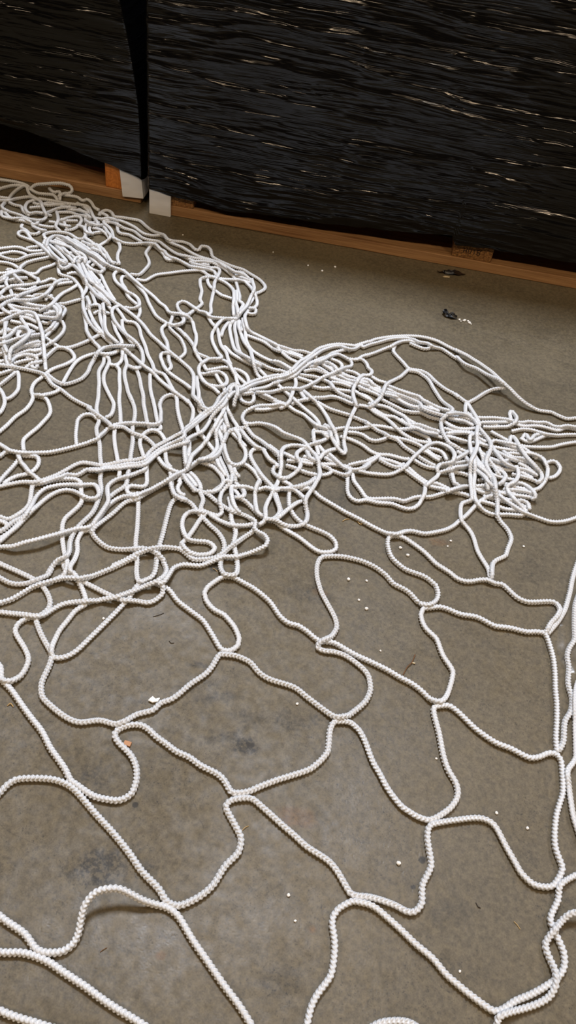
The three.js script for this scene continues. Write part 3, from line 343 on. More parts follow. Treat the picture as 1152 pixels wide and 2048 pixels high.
[-441,11,-1318,-428,16,-1317,-419,17,-1318,-411,17,-1323,-402,13,-1332,-394,11,-1336,-379,13,-1339,-363,13,-1347,-349,13,-1352,-337,16,-1353,-329,18,-1356,-325,18,-1360,-322,17,-1366,-315,11,-1392,-308,13,-1404,-301,12,-1417,-294,13,-1422,-287,14,-1427,-260,26,-1435,-255,27,-1438,-249,26,-1444,-247,25,-1447,-251,26,-1448,-252,25,-1451,-243,18,-1476,-237,16,-1485,-227,18,-1494,-223,16,-1504,-219,10,-1529,-217,6,-1548,-216,7,-1555,-214,11,-1560,-208,18,-1568,-198,28,-1578,-193,31,-1585,-189,31,-1599,-185,28,-1630,-182,25,-1641,-176,20,-1657],
[-125,12,-1681,-113,17,-1678,-107,17,-1679,-104,17,-1681,-96,14,-1687,-81,7,-1704,-71,6,-1714,-75,6,-1708,-61,12,-1713,-50,14,-1715,-33,18,-1713,-27,18,-1715,-21,16,-1718,-12,14,-1728,-1,11,-1742,10,13,-1754,18,12,-1764,25,10,-1777,28,10,-1782,37,13,-1790,46,13,-1798,62,15,-1813,71,19,-1819,75,19,-1823,86,14,-1841,99,8,-1857,103,6,-1863,105,6,-1873,104,6,-1878,102,6,-1883,99,8,-1886,90,10,-1890,77,7,-1902,72,6,-1906,69,7,-1906,64,8,-1905,56,11,-1896,43,15,-1879,30,22,-1852,24,24,-1842,20,24,-1837,15,24,-1834,5,18,-1831],
[-749,27,-2123,-747,23,-2117,-746,18,-2114,-743,15,-2111,-739,13,-2107,-734,13,-2105,-730,13,-2106,-726,13,-2110,-720,11,-2127,-717,10,-2131,-714,10,-2132,-711,11,-2130,-705,13,-2124,-683,22,-2092,-667,26,-2067,-661,24,-2060,-655,18,-2055,-648,15,-2044,-647,8,-2038,-646,7,-2034,-645,7,-2027,-642,12,-2006,-643,12,-1990,-642,13,-1980,-639,12,-1973,-637,7,-1966,-635,6,-1959,-622,13,-1920,-604,13,-1885,-594,11,-1870,-585,7,-1862,-581,6,-1859,-562,12,-1833,-557,12,-1829,-546,7,-1825,-540,6,-1820,-522,6,-1803,-509,10,-1788],
[112,6,-1898,121,6,-1901,126,6,-1902,132,6,-1900,138,6,-1894,144,6,-1884,149,6,-1867,156,7,-1858,158,9,-1850,158,11,-1841,156,12,-1834,153,12,-1829,142,12,-1824,132,13,-1820,139,13,-1824,130,16,-1811,124,20,-1793,122,20,-1784,117,14,-1772,115,14,-1764,114,14,-1752,114,11,-1744,115,10,-1739,117,13,-1721,122,15,-1701,124,14,-1696,125,12,-1694,127,10,-1693,127,8,-1696,127,7,-1696,125,6,-1694,123,6,-1685,117,12,-1654,116,11,-1649,114,7,-1642,113,7,-1637,108,13,-1603,105,12,-1577,104,12,-1565,104,7,-1556,105,6,-1549,106,7,-1539,109,10,-1523,109,13,-1512,108,12,-1507,106,12,-1506,103,12,-1508,96,13,-1515],
[-656,6,-1684,-651,6,-1708,-644,6,-1734,-642,6,-1739,-638,6,-1743,-632,6,-1745,-626,6,-1746,-617,6,-1745,-612,5,-1743,-606,6,-1740,-600,6,-1734,-589,6,-1719,-586,6,-1708,-587,6,-1702,-589,6,-1697,-599,6,-1681,-621,6,-1657,-626,6,-1649,-631,6,-1638,-638,6,-1615,-646,6,-1596,-648,6,-1581,-646,6,-1563,-643,6,-1554,-635,6,-1539,-633,6,-1530,-632,6,-1518,-634,6,-1497,-637,6,-1486,-649,6,-1459,-658,6,-1424,-671,6,-1386],
[217,6,-1991,213,6,-1970,214,6,-1959,223,6,-1943,240,6,-1918,252,6,-1898,256,6,-1894,262,6,-1892,289,6,-1892,294,6,-1890,302,6,-1886,309,6,-1880,326,6,-1856,342,6,-1838,356,6,-1826,376,6,-1813,388,6,-1800,376,6,-1814,381,6,-1811,390,5,-1803,404,6,-1788,407,6,-1787,412,5,-1788,419,6,-1794,429,6,-1805,442,6,-1821,457,6,-1840,467,6,-1850,473,8,-1853,479,11,-1854,490,16,-1854,505,21,-1854,509,22,-1856,514,24,-1860],
[-561,6,-2129,-543,6,-2117,-534,6,-2109,-514,6,-2083,-491,6,-2055,-483,6,-2043,-469,6,-2013,-453,6,-1984,-434,6,-1953,-419,6,-1939,-400,6,-1926,-399,6,-1921,-406,6,-1902,-405,6,-1890,-396,6,-1867,-384,6,-1847,-379,6,-1836,-368,6,-1798,-358,6,-1761,-349,6,-1742,-348,6,-1733,-352,6,-1722],
[-120,6,-1270,-116,6,-1246,-105,6,-1222,-101,6,-1210,-100,6,-1180,-89,6,-1143,-83,6,-1119,-82,8,-1108,-82,11,-1097,-85,13,-1091,-93,13,-1088,-102,13,-1088,-107,12,-1091,-111,10,-1097,-115,7,-1107,-118,6,-1123,-117,6,-1165,-121,6,-1179,-128,6,-1192,-140,6,-1206,-156,6,-1219,-171,6,-1234,-184,6,-1246,-205,6,-1272,-212,7,-1276,-225,11,-1278,-231,10,-1280,-240,7,-1284],
[-219,12,-1993,-227,15,-1985,-232,16,-1983,-238,15,-1982,-247,12,-1984,-256,8,-1982,-261,6,-1976,-263,7,-1969,-266,12,-1948,-268,13,-1937,-269,12,-1930,-272,7,-1922,-273,6,-1918,-273,6,-1907,-271,6,-1892,-264,6,-1869,-245,6,-1831,-240,7,-1822,-232,11,-1808,-231,12,-1801,-235,13,-1796,-240,13,-1793,-245,13,-1792,-257,10,-1792,-262,10,-1790,-266,10,-1784,-273,13,-1768,-275,12,-1764,-278,9,-1759,-279,8,-1751,-276,12,-1731,-272,13,-1718,-270,13,-1714,-263,10,-1704,-253,12,-1689,-247,12,-1684,-235,7,-1681,-231,6,-1680,-224,6,-1674,-212,6,-1661],
[533,6,-814,539,6,-824,544,6,-835,552,6,-877,564,6,-898,568,6,-909,571,6,-930,568,6,-960,574,6,-999,574,6,-1020,575,6,-1029,581,6,-1046,590,6,-1061,594,6,-1069,598,6,-1102,603,6,-1138,607,6,-1159,614,6,-1179,630,6,-1218],
[-664,6,-2333,-641,13,-2314,-633,13,-2309,-628,12,-2307,-624,11,-2307,-612,6,-2309,-592,6,-2309,-580,6,-2312,-567,6,-2319,-561,6,-2320,-552,9,-2320,-529,17,-2311,-523,17,-2311,-513,15,-2311,-508,14,-2306,-497,13,-2293,-493,13,-2290,-485,12,-2288,-481,11,-2285,-476,12,-2274,-471,12,-2268,-462,10,-2263,-451,12,-2255,-445,13,-2253,-436,12,-2251,-420,7,-2249,-416,6,-2247,-408,7,-2241,-394,11,-2226,-385,13,-2222,-370,13,-2223,-355,13,-2223,-349,12,-2225,-336,7,-2230,-328,6,-2229,-323,6,-2226,-320,6,-2221,-313,6,-2205],
[143,12,-1454,156,8,-1457,165,6,-1458,195,6,-1460,210,6,-1463,221,6,-1468,234,6,-1479,245,11,-1486,248,13,-1490,253,13,-1497,263,9,-1520,270,12,-1532,286,12,-1558,299,13,-1577,307,12,-1587,318,8,-1599,324,7,-1603,330,7,-1604,335,8,-1602,343,10,-1597,351,11,-1592,358,12,-1585,361,14,-1578,364,18,-1566,365,23,-1545,362,24,-1533,361,23,-1528,358,21,-1525,352,19,-1523,337,13,-1522,335,12,-1521,331,13,-1517,328,13,-1511,326,13,-1506,326,11,-1502,329,7,-1495],
[-510,7,-1781,-498,12,-1780,-491,14,-1778,-485,16,-1775,-477,17,-1769,-470,16,-1766,-459,9,-1763,-454,6,-1761,-443,6,-1751,-423,13,-1725,-416,14,-1718,-403,11,-1711,-388,13,-1698,-377,7,-1692,-372,6,-1687,-362,6,-1676,-346,6,-1662,-325,12,-1639,-316,13,-1631,-309,12,-1627,-298,7,-1624,-293,6,-1622,-276,6,-1606,-283,6,-1617,-270,5,-1600,-262,6,-1584,-258,6,-1560,-257,6,-1533],
[-542,6,-1957,-525,5,-1936,-509,6,-1911,-505,6,-1907,-500,6,-1905,-489,6,-1906,-483,6,-1905,-476,6,-1901,-468,6,-1891,-462,6,-1881,-449,6,-1847,-440,6,-1829,-429,6,-1807,-414,6,-1771,-399,6,-1745,-394,7,-1735,-387,12,-1715,-384,13,-1708,-378,11,-1704,-363,6,-1705,-357,6,-1701,-345,6,-1684,-333,6,-1663,-319,6,-1640],
[-229,7,-2199,-222,6,-2191,-214,6,-2181,-201,12,-2154,-194,13,-2138,-187,13,-2123,-181,6,-2110,-178,6,-2097,-177,6,-2085,-179,6,-2076,-184,5,-2065,-194,6,-2054,-197,6,-2048,-199,6,-2039,-200,7,-2032,-200,13,-2008,-196,19,-1981,-192,20,-1967,-187,18,-1953,-183,15,-1947,-177,10,-1945,-168,6,-1943,-158,6,-1938,-139,6,-1928,-131,7,-1922,-104,17,-1893,-99,17,-1890,-89,13,-1888],
[-163,6,-1677,-151,7,-1684,-138,12,-1687,-133,13,-1689,-126,12,-1695,-108,6,-1713,-97,6,-1723,-93,7,-1727,-88,9,-1731,-82,12,-1733,-74,13,-1736,-79,13,-1734,-62,6,-1760,-58,6,-1764,-53,7,-1767,-42,11,-1771,-37,13,-1776,-33,13,-1783,-25,13,-1804,-15,11,-1824,-7,13,-1834,4,12,-1849,14,13,-1858,25,11,-1872,30,11,-1876,38,12,-1882,42,12,-1888,50,7,-1907,54,6,-1913,61,6,-1919,91,6,-1939],
[-35,6,-1261,-26,6,-1260,-21,6,-1257,-2,6,-1242,32,6,-1223,61,6,-1201,74,6,-1194,83,6,-1193,100,6,-1198,107,6,-1204,110,6,-1209,110,6,-1217,108,6,-1226,103,6,-1234,95,6,-1242,82,6,-1249,50,6,-1260,36,6,-1266,24,6,-1275,14,6,-1286,5,6,-1302,0,6,-1316,-3,6,-1337,-5,6,-1370],
[-531,6,-1261,-503,6,-1279,-489,6,-1285,-477,6,-1288,-465,6,-1290,-457,6,-1289,-449,6,-1284,-446,6,-1280,-441,6,-1263,-431,6,-1234,-430,6,-1226,-433,6,-1211,-448,6,-1175,-449,6,-1166,-448,6,-1154,-439,6,-1122,-428,6,-1094,-424,6,-1085,-410,12,-1059,-407,13,-1050,-405,13,-1041,-405,13,-1032,-406,11,-1025,-414,7,-1019,-422,6,-1011],
[331,6,-1497,326,7,-1482,316,12,-1464,310,13,-1455,302,12,-1444,300,10,-1442,298,8,-1442,298,7,-1440,298,7,-1434,296,11,-1418,294,13,-1407,292,11,-1400,288,7,-1391,284,6,-1381,279,6,-1374,273,6,-1367,265,6,-1363,259,6,-1361,248,6,-1362,225,6,-1369,219,6,-1369,192,6,-1366,165,6,-1368,152,6,-1362,147,6,-1361,141,6,-1362,136,6,-1365,128,6,-1374,123,6,-1391,122,6,-1406,121,6,-1427,121,6,-1451],
[-385,6,-1713,-389,6,-1702,-390,6,-1690,-386,6,-1672,-378,6,-1640,-369,6,-1614,-360,6,-1592,-362,6,-1595,-362,6,-1596,-351,6,-1568,-337,6,-1528,-332,6,-1517,-324,6,-1505,-322,6,-1500,-322,6,-1495,-326,6,-1491,-340,6,-1488,-347,6,-1483,-355,6,-1467,-357,6,-1452,-357,6,-1443,-354,6,-1431,-342,6,-1404,-330,6,-1379],
[256,6,-1885,271,6,-1886,283,6,-1883,293,5,-1876,303,6,-1865,312,6,-1850,320,6,-1827,329,6,-1805,342,6,-1777,349,8,-1765,364,18,-1735,365,20,-1728,364,20,-1719,359,20,-1712,349,22,-1698,345,22,-1694,343,20,-1691,339,15,-1687,338,10,-1682,338,9,-1675,339,13,-1652,341,13,-1642,346,13,-1625,351,13,-1614,355,13,-1606,359,13,-1602,367,13,-1598,375,11,-1595,383,7,-1595],
[-820,6,-1803,-806,11,-1806,-801,13,-1810,-797,14,-1818,-789,9,-1843,-785,10,-1847,-774,13,-1854,-762,13,-1867,-752,10,-1873,-746,9,-1873,-740,11,-1869,-730,13,-1858,-721,13,-1843,-718,12,-1838,-713,8,-1832,-710,8,-1826,-689,20,-1780,-684,21,-1770,-680,19,-1759,-675,19,-1746,-672,15,-1737,-670,14,-1733,-662,13,-1711,-653,13,-1686,-651,12,-1682,-648,7,-1674,-647,6,-1670,-638,6,-1645],
[601,6,-999,585,6,-962,577,12,-938,574,13,-925,571,12,-899,571,7,-882,570,6,-874,567,6,-847,564,6,-820,562,6,-806,556,6,-795,544,10,-778,541,12,-768,541,12,-763,543,7,-750,543,6,-742,543,6,-721,544,6,-697,548,6,-674,556,6,-642],
[-825,6,-2218,-857,6,-2235,-897,6,-2249,-905,6,-2252,-912,6,-2258,-916,6,-2266,-916,6,-2275,-914,6,-2280,-910,6,-2284,-905,6,-2284,-900,6,-2282,-895,6,-2278,-887,6,-2269,-875,6,-2252,-867,6,-2243,-854,7,-2232,-834,12,-2210,-822,12,-2201,-800,13,-2178,-782,12,-2160,-770,16,-2148,-760,18,-2140,-754,19,-2137,-746,18,-2136,-739,16,-2137,-730,11,-2141],
[-226,17,-1034,-216,18,-1040,-213,19,-1045,-208,14,-1071,-206,12,-1082,-201,8,-1092,-194,6,-1099,-186,6,-1102,-165,6,-1104,-156,6,-1106,-139,6,-1118,-123,12,-1127,-114,13,-1133,-102,11,-1137,-90,13,-1138,-85,13,-1140,-70,8,-1154,-65,8,-1157,-42,17,-1168,-34,20,-1175,-33,21,-1179,-32,21,-1185,-33,21,-1191,-36,20,-1197,-42,17,-1206,-47,15,-1210,-56,13,-1216,-62,13,-1221,-64,13,-1226,-64,13,-1237,-65,13,-1243,-72,11,-1251,-80,7,-1256],
[-382,6,-1160,-392,6,-1153,-402,6,-1148,-405,6,-1144,-407,6,-1135,-407,6,-1117,-401,6,-1097,-399,7,-1087,-397,13,-1064,-398,17,-1048,-398,18,-1039,-395,17,-1032,-389,14,-1030,-385,13,-1027,-377,12,-1017,-366,6,-1004,-354,6,-984,-348,6,-971,-349,6,-966,-358,6,-955,-363,6,-947,-370,6,-924,-377,6,-901,-379,6,-883,-378,11,-858,-376,10,-850,-374,7,-844],
[-453,13,-1792,-470,22,-1775,-478,24,-1770,-487,23,-1769,-513,13,-1773,-521,11,-1771,-526,11,-1767,-529,14,-1756,-532,19,-1733,-534,17,-1726,-538,8,-1716,-539,6,-1710,-540,6,-1690,-539,6,-1666,-543,6,-1645,-547,6,-1634,-552,6,-1627,-562,6,-1616,-574,7,-1605,-581,9,-1600,-587,10,-1600,-589,10,-1601,-595,9,-1604,-610,6,-1616,-634,6,-1635],
[-224,7,-1999,-228,11,-1978,-230,11,-1973,-233,7,-1967,-233,6,-1963,-233,6,-1951,-230,6,-1936,-224,6,-1913,-216,6,-1887,-208,6,-1864,-200,7,-1849,-188,13,-1832,-171,19,-1815,-163,20,-1809,-158,20,-1806,-142,18,-1801,-137,17,-1800,-119,9,-1802,-111,6,-1801,-85,6,-1794,-80,6,-1793,-82,6,-1796,-80,6,-1796,-57,6,-1790],
[127,6,-1452,132,6,-1441,135,6,-1426,139,6,-1418,152,6,-1398,164,6,-1378,168,6,-1375,173,6,-1374,185,6,-1376,226,6,-1386,235,6,-1386,247,6,-1384,252,6,-1385,274,6,-1401,288,6,-1407,305,6,-1410,311,6,-1412,336,6,-1428,343,7,-1432,352,11,-1434,357,13,-1436,361,13,-1440,366,11,-1445,380,6,-1462],
[405,6,-1742,420,6,-1732,429,6,-1730,438,6,-1730,476,6,-1739,487,6,-1740,496,7,-1739,512,13,-1731,520,13,-1729,530,11,-1730,540,8,-1734,550,6,-1739,563,6,-1746,587,6,-1748,604,6,-1753,613,6,-1752,628,6,-1743,638,10,-1738,643,12,-1737,647,13,-1739,660,13,-1745,681,13,-1745,690,13,-1746,696,12,-1749,711,7,-1757],
[-80,6,-1739,-63,6,-1721,-46,6,-1703,-40,8,-1694,-29,13,-1677,-25,14,-1672,-21,13,-1668,-9,7,-1663,-3,6,-1658,19,6,-1637,29,6,-1626,34,7,-1617,39,9,-1606,41,12,-1591,39,12,-1586,32,8,-1579,30,8,-1573,30,10,-1561,32,13,-1546,34,12,-1535,40,7,-1524,42,6,-1520,50,6,-1491],
[-541,6,-1973,-549,10,-1951,-550,11,-1939,-547,12,-1926,-543,9,-1916,-535,12,-1898,-527,13,-1884,-513,10,-1869,-499,12,-1850,-490,13,-1840,-479,13,-1830,-465,12,-1820,-452,12,-1807,-443,7,-1800,-439,6,-1795,-431,6,-1779,-426,6,-1764,-419,12,-1736,-417,14,-1715],
[-484,7,-1783,-478,12,-1762,-474,12,-1748,-473,7,-1737,-473,6,-1729,-474,6,-1721,-478,6,-1713,-479,6,-1708,-469,6,-1694,-466,6,-1685,-459,6,-1656,-448,6,-1618,-443,6,-1593,-437,6,-1569,-425,6,-1531,-415,6,-1494],
[-931,6,-2498,-901,6,-2498,-867,6,-2497,-857,7,-2493,-839,12,-2484,-833,13,-2482,-824,12,-2485,-812,8,-2494,-806,8,-2494,-792,11,-2490,-786,12,-2489,-778,11,-2491,-774,9,-2493,-771,7,-2492,-767,6,-2490,-764,6,-2485,-746,12,-2447,-736,13,-2427,-729,11,-2418,-714,14,-2392,-710,14,-2385,-706,10,-2382],
[-337,6,-2238,-328,6,-2247,-323,6,-2249,-320,6,-2249,-315,6,-2247,-311,6,-2243,-308,6,-2237,-307,7,-2229,-306,12,-2206,-307,13,-2192,-308,12,-2185,-310,7,-2176,-311,6,-2168,-306,13,-2127,-306,12,-2122,-305,7,-2113,-305,6,-2106,-303,6,-2076,-301,6,-2046,-295,6,-2018,-294,10,-2001,-298,13,-1984],
[-842,9,-2270,-843,8,-2279,-843,6,-2287,-838,6,-2295,-832,6,-2301,-824,6,-2306,-816,6,-2309,-804,6,-2312,-789,6,-2313,-778,6,-2311,-770,6,-2307,-753,6,-2294,-745,6,-2289,-733,8,-2288,-728,10,-2288,-725,11,-2290,-724,12,-2298,-728,12,-2312,-731,11,-2322,-739,6,-2349,-743,6,-2364,-744,6,-2372,-743,8,-2375,-737,10,-2381,-726,7,-2399,-721,6,-2403,-709,6,-2407],
[415,17,-1570,412,24,-1544,411,26,-1530,412,22,-1517,413,14,-1505,413,13,-1500,409,15,-1471,409,13,-1458,410,10,-1443,410,11,-1431,412,12,-1417,414,13,-1411,417,12,-1406,420,11,-1402,431,6,-1395,441,6,-1389,449,6,-1387,455,6,-1387,485,6,-1394,511,6,-1397,517,6,-1399,526,6,-1407],
[390,6,-349,395,7,-366,396,9,-374,398,11,-378,403,12,-381,411,11,-385,438,6,-396,458,6,-405,473,6,-415,479,9,-423,483,12,-432,484,13,-441,484,11,-451,481,7,-463,476,6,-478,476,6,-487,481,8,-496,489,13,-506,501,11,-520,507,13,-526,514,18,-531,524,22,-534,547,26,-543],
[434,7,-1707,446,12,-1706,463,13,-1710,475,12,-1714,494,7,-1725,501,6,-1728,509,6,-1730,521,6,-1730,538,6,-1725,544,6,-1724,553,6,-1725,576,6,-1732,594,6,-1734,606,6,-1733,624,6,-1729,633,5,-1729,641,6,-1731,655,6,-1743,663,6,-1746,687,6,-1746,710,6,-1750],
[-701,6,-2059,-710,6,-2059,-716,6,-2057,-722,9,-2049,-726,11,-2038,-731,13,-2022,-735,8,-2011,-735,8,-2006,-733,17,-1965,-734,18,-1957,-736,18,-1951,-739,17,-1947,-746,13,-1943,-750,12,-1940,-754,13,-1934,-763,18,-1917,-770,20,-1910,-773,20,-1909,-779,19,-1909,-793,15,-1911,-799,14,-1912,-805,14,-1910,-813,13,-1906,-821,13,-1898,-824,12,-1893,-827,15,-1872,-829,14,-1867,-832,13,-1863,-840,8,-1859],
[652,6,-1337,636,6,-1301,621,6,-1262,614,6,-1242,607,6,-1219,601,6,-1196,594,6,-1173,583,6,-1141,575,6,-1125,566,6,-1109,551,6,-1087,540,6,-1072],
[-932,6,-2485,-944,6,-2475,-949,6,-2468,-952,6,-2460,-952,6,-2447,-948,9,-2427,-941,12,-2407,-934,13,-2395,-930,13,-2390,-926,12,-2387,-921,11,-2388,-915,9,-2394,-910,10,-2397,-901,12,-2397,-888,13,-2396,-879,13,-2398,-877,12,-2400,-874,11,-2407,-868,6,-2432,-861,6,-2446,-856,6,-2453,-849,7,-2457,-831,13,-2456,-822,13,-2459,-814,11,-2463,-803,6,-2476],
[-167,7,-1250,-178,12,-1248,-187,13,-1247,-201,9,-1247,-208,6,-1243,-212,6,-1236,-214,6,-1227,-214,6,-1215,-212,6,-1203,-209,7,-1194,-203,11,-1179,-199,12,-1173,-195,12,-1168,-193,12,-1167,-188,10,-1166,-174,6,-1169,-159,6,-1171,-150,6,-1170,-143,6,-1166,-139,6,-1162,-136,6,-1157,-138,6,-1148,-143,6,-1141,-153,6,-1136,-168,7,-1132,-176,10,-1131,-182,11,-1131,-186,12,-1134,-193,12,-1139,-197,11,-1145,-206,7,-1158],
[-418,6,-1062,-414,6,-1051,-408,6,-1041,-402,6,-1034,-395,6,-1029,-375,6,-1022,-353,6,-1014,-330,6,-1005,-308,6,-997,-298,7,-993,-283,12,-987,-274,12,-988,-254,6,-994,-237,6,-994,-229,6,-998,-223,6,-1004,-218,6,-1012,-214,7,-1019,-214,9,-1026,-215,12,-1032,-220,13,-1038,-225,12,-1040,-231,11,-1041,-239,7,-1040],
[-567,6,-2156,-581,6,-2151,-586,6,-2147,-591,6,-2140,-592,6,-2134,-593,6,-2125,-591,6,-2116,-587,6,-2105,-580,6,-2092,-568,6,-2078,-560,7,-2070,-547,12,-2052,-538,13,-2042,-533,13,-2038,-529,12,-2036,-516,7,-2036,-509,6,-2031,-503,6,-2025,-497,6,-2016,-494,8,-2009,-487,12,-1988,-486,13,-1978,-488,13,-1973,-492,11,-1971,-496,9,-1969,-505,6,-1969,-514,6,-1969,-526,6,-1971],
[-206,7,-2005,-201,12,-1982,-198,13,-1969,-194,12,-1957,-190,7,-1947,-189,6,-1942,-180,6,-1902,-172,6,-1883,-162,6,-1867,-152,6,-1857,-132,6,-1843,-110,6,-1832,-96,9,-1823,-88,8,-1820,-83,6,-1819,-84,6,-1820,-65,6,-1811,-47,6,-1800],
[-193,15,-1631,-189,24,-1597,-188,25,-1577,-189,27,-1563,-194,24,-1544,-199,23,-1515,-200,21,-1511,-206,13,-1500,-207,12,-1496,-210,13,-1474,-212,12,-1469,-216,8,-1462,-218,7,-1457,-221,9,-1447,-228,18,-1418,-231,20,-1408,-232,20,-1398,-232,22,-1379,-233,19,-1369,-235,15,-1362],
[-217,6,-1999,-214,7,-1986,-209,12,-1957,-206,13,-1944,-204,12,-1940,-200,7,-1932,-197,6,-1926,-193,6,-1914,-183,10,-1888,-179,10,-1881,-173,7,-1875,-169,7,-1870,-164,10,-1858,-159,15,-1840,-151,25,-1803,-146,27,-1786,-144,24,-1779,-138,14,-1770,-133,8,-1764,-129,6,-1759,-121,6,-1750],
[-715,6,-2173,-698,13,-2137,-682,14,-2106,-668,18,-2078,-663,19,-2070,-650,12,-2056,-640,10,-2041,-626,13,-2019,-613,13,-2003,-597,18,-1983,-589,20,-1975,-581,21,-1970,-575,19,-1966,-570,16,-1964,-559,8,-1962],
[-313,6,-360,-289,6,-362,-265,6,-365,-232,6,-360,-201,6,-348,-170,6,-336,-150,6,-327,-128,6,-318,-91,6,-305,-51,6,-289],
[95,6,-1894,110,6,-1895,118,6,-1898,128,6,-1913,134,6,-1919,141,6,-1925,148,6,-1927,147,6,-1926,137,6,-1920,161,6,-1940,188,6,-1967,195,7,-1972,204,11,-1975,208,13,-1978,217,13,-1990,230,7,-2011,238,6,-2019,249,6,-2024,257,6,-2026,263,6,-2025,277,6,-2020,286,6,-2019],
[113,6,-1656,133,6,-1649,141,6,-1645,150,9,-1639,159,13,-1628,154,12,-1632,156,12,-1629,161,12,-1626,175,7,-1621,183,6,-1616,196,9,-1607,203,12,-1599,208,12,-1595,212,11,-1593,227,6,-1594,232,6,-1592,249,6,-1571,266,6,-1558,285,6,-1542,307,6,-1527,324,6,-1519],
[-326,7,-2194,-334,10,-2184,-339,12,-2180,-344,11,-2177,-350,8,-2175,-352,7,-2173,-353,6,-2168,-348,6,-2142,-338,6,-2110,-335,6,-2071,-333,6,-2062,-326,6,-2049,-327,6,-2040,-331,6,-2029,-342,6,-2006,-347,12,-1981,-349,13,-1974,-353,12,-1971,-356,12,-1971,-362,10,-1973,-372,8,-1980],
[-527,6,-2324,-497,6,-2295,-475,6,-2266,-462,6,-2252,-478,6,-2266,-474,6,-2259,-468,5,-2253,-463,6,-2251,-460,6,-2251,-444,6,-2258,-438,6,-2258,-433,6,-2256,-419,6,-2250,-394,6,-2233,-369,6,-2224,-348,6,-2212],
[-788,17,-1718,-776,22,-1719,-770,24,-1721,-766,24,-1724,-764,24,-1727,-761,21,-1738,-759,17,-1758,-756,19,-1769,-756,19,-1776,-754,17,-1783,-751,17,-1788,-745,18,-1789,-738,20,-1787,-728,23,-1780,-722,25,-1774,-714,28,-1761,-711,29,-1751,-711,29,-1744,-715,30,-1721,-719,30,-1710,-725,28,-1698,-732,26,-1687,-733,25,-1683,-732,24,-1669,-731,21,-1662,-728,19,-1653,-726,14,-1646],
[-335,6,-1780,-328,6,-1796,-326,6,-1805,-327,6,-1814,-331,6,-1828,-341,6,-1850,-350,6,-1866,-358,6,-1875,-373,6,-1890,-383,6,-1901,-388,6,-1910,-389,10,-1917,-389,11,-1921,-389,11,-1927,-390,7,-1949,-391,6,-1959,-390,6,-1968,-386,6,-1976,-379,6,-1982,-374,6,-1983,-368,6,-1983,-356,6,-1980,-345,6,-1971],
[-522,6,-1744,-508,10,-1731,-504,9,-1728,-501,7,-1723,-499,6,-1713,-499,6,-1671,-497,6,-1656,-492,6,-1638,-485,6,-1622,-468,6,-1593,-450,5,-1565,-446,6,-1554,-443,6,-1536,-443,6,-1521,-446,6,-1513,-454,6,-1505],
[-320,6,-1273,-314,6,-1246,-308,6,-1219,-300,6,-1178,-293,6,-1136,-286,6,-1113,-279,6,-1089,-275,6,-1068,-270,9,-1051,-266,11,-1041,-262,12,-1038,-257,11,-1039,-249,7,-1051],
[100,6,-1592,112,6,-1592,130,6,-1594,139,6,-1593,150,6,-1589,164,6,-1578,172,6,-1576,181,6,-1577,189,6,-1581,199,6,-1588,207,6,-1597,212,6,-1599,220,6,-1600,253,6,-1597,268,6,-1593,284,6,-1586,299,6,-1575,319,6,-1557,327,6,-1554,338,6,-1551],
[-420,6,-1733,-420,6,-1722,-422,6,-1717,-424,6,-1715,-431,6,-1713,-432,6,-1710,-423,6,-1696,-412,6,-1672,-400,6,-1638,-388,6,-1608,-380,5,-1578,-370,6,-1550,-359,6,-1519,-348,6,-1494],
[-324,7,-1370,-323,11,-1354,-324,12,-1348,-328,11,-1344,-335,9,-1340,-340,8,-1336,-350,12,-1323,-355,13,-1318,-360,12,-1316,-371,8,-1312,-378,6,-1308,-383,6,-1301,-388,6,-1290,-389,6,-1284,-388,7,-1277,-380,13,-1251,-376,13,-1240,-375,13,-1231,-381,14,-1192,-385,15,-1173,-386,14,-1167,-389,12,-1158],
[-528,6,-2119,-511,6,-2117,-503,6,-2119,-499,6,-2123,-491,6,-2139,-485,6,-2150,-480,6,-2157,-473,6,-2163,-442,6,-2181,-412,6,-2200,-373,6,-2218,-365,6,-2220,-356,6,-2219,-341,6,-2205,-326,6,-2194],
[-18,6,-1737,-10,7,-1725,3,14,-1703,9,16,-1694,15,15,-1689,27,9,-1684,32,6,-1679,39,6,-1670,51,6,-1649,58,8,-1633,69,18,-1594,74,22,-1580,78,20,-1574,84,14,-1564,90,12,-1540,93,7,-1531],
[-362,11,-1973,-370,13,-1977,-374,13,-1981,-380,10,-1992,-388,6,-2013,-390,6,-2022,-389,6,-2031,-385,5,-2039,-381,6,-2042,-372,6,-2042,-364,6,-2038,-356,7,-2030,-340,12,-2011,-336,12,-2008,-325,8,-2005,-317,10,-2001,-305,13,-1994,-295,13,-1982,-291,13,-1980,-285,11,-1981,-269,6,-1990,-260,6,-1992,-245,6,-1994],
[-335,5,-2186,-330,6,-2162,-325,6,-2151,-319,6,-2141,-308,6,-2130,-281,5,-2107,-273,6,-2103,-250,6,-2096,-236,6,-2090,-223,6,-2083,-216,6,-2077,-213,6,-2069,-212,6,-2057,-216,5,-2027,-221,6,-2006],
[-303,6,-2004,-296,6,-1984,-288,6,-1968,-281,6,-1957,-270,6,-1944,-263,6,-1934,-259,6,-1922,-253,6,-1899,-242,6,-1865,-236,6,-1854,-224,6,-1837,-212,6,-1804,-202,6,-1785],
[434,6,-1187,442,6,-1183,457,6,-1183,462,6,-1180,484,6,-1156,492,6,-1151,500,6,-1148,509,6,-1147,521,6,-1149,553,6,-1157,562,6,-1157,567,6,-1154,570,7,-1149,571,9,-1142,571,11,-1135,567,12,-1125,561,13,-1114,549,11,-1098,542,12,-1085,540,11,-1080,536,6,-1073],
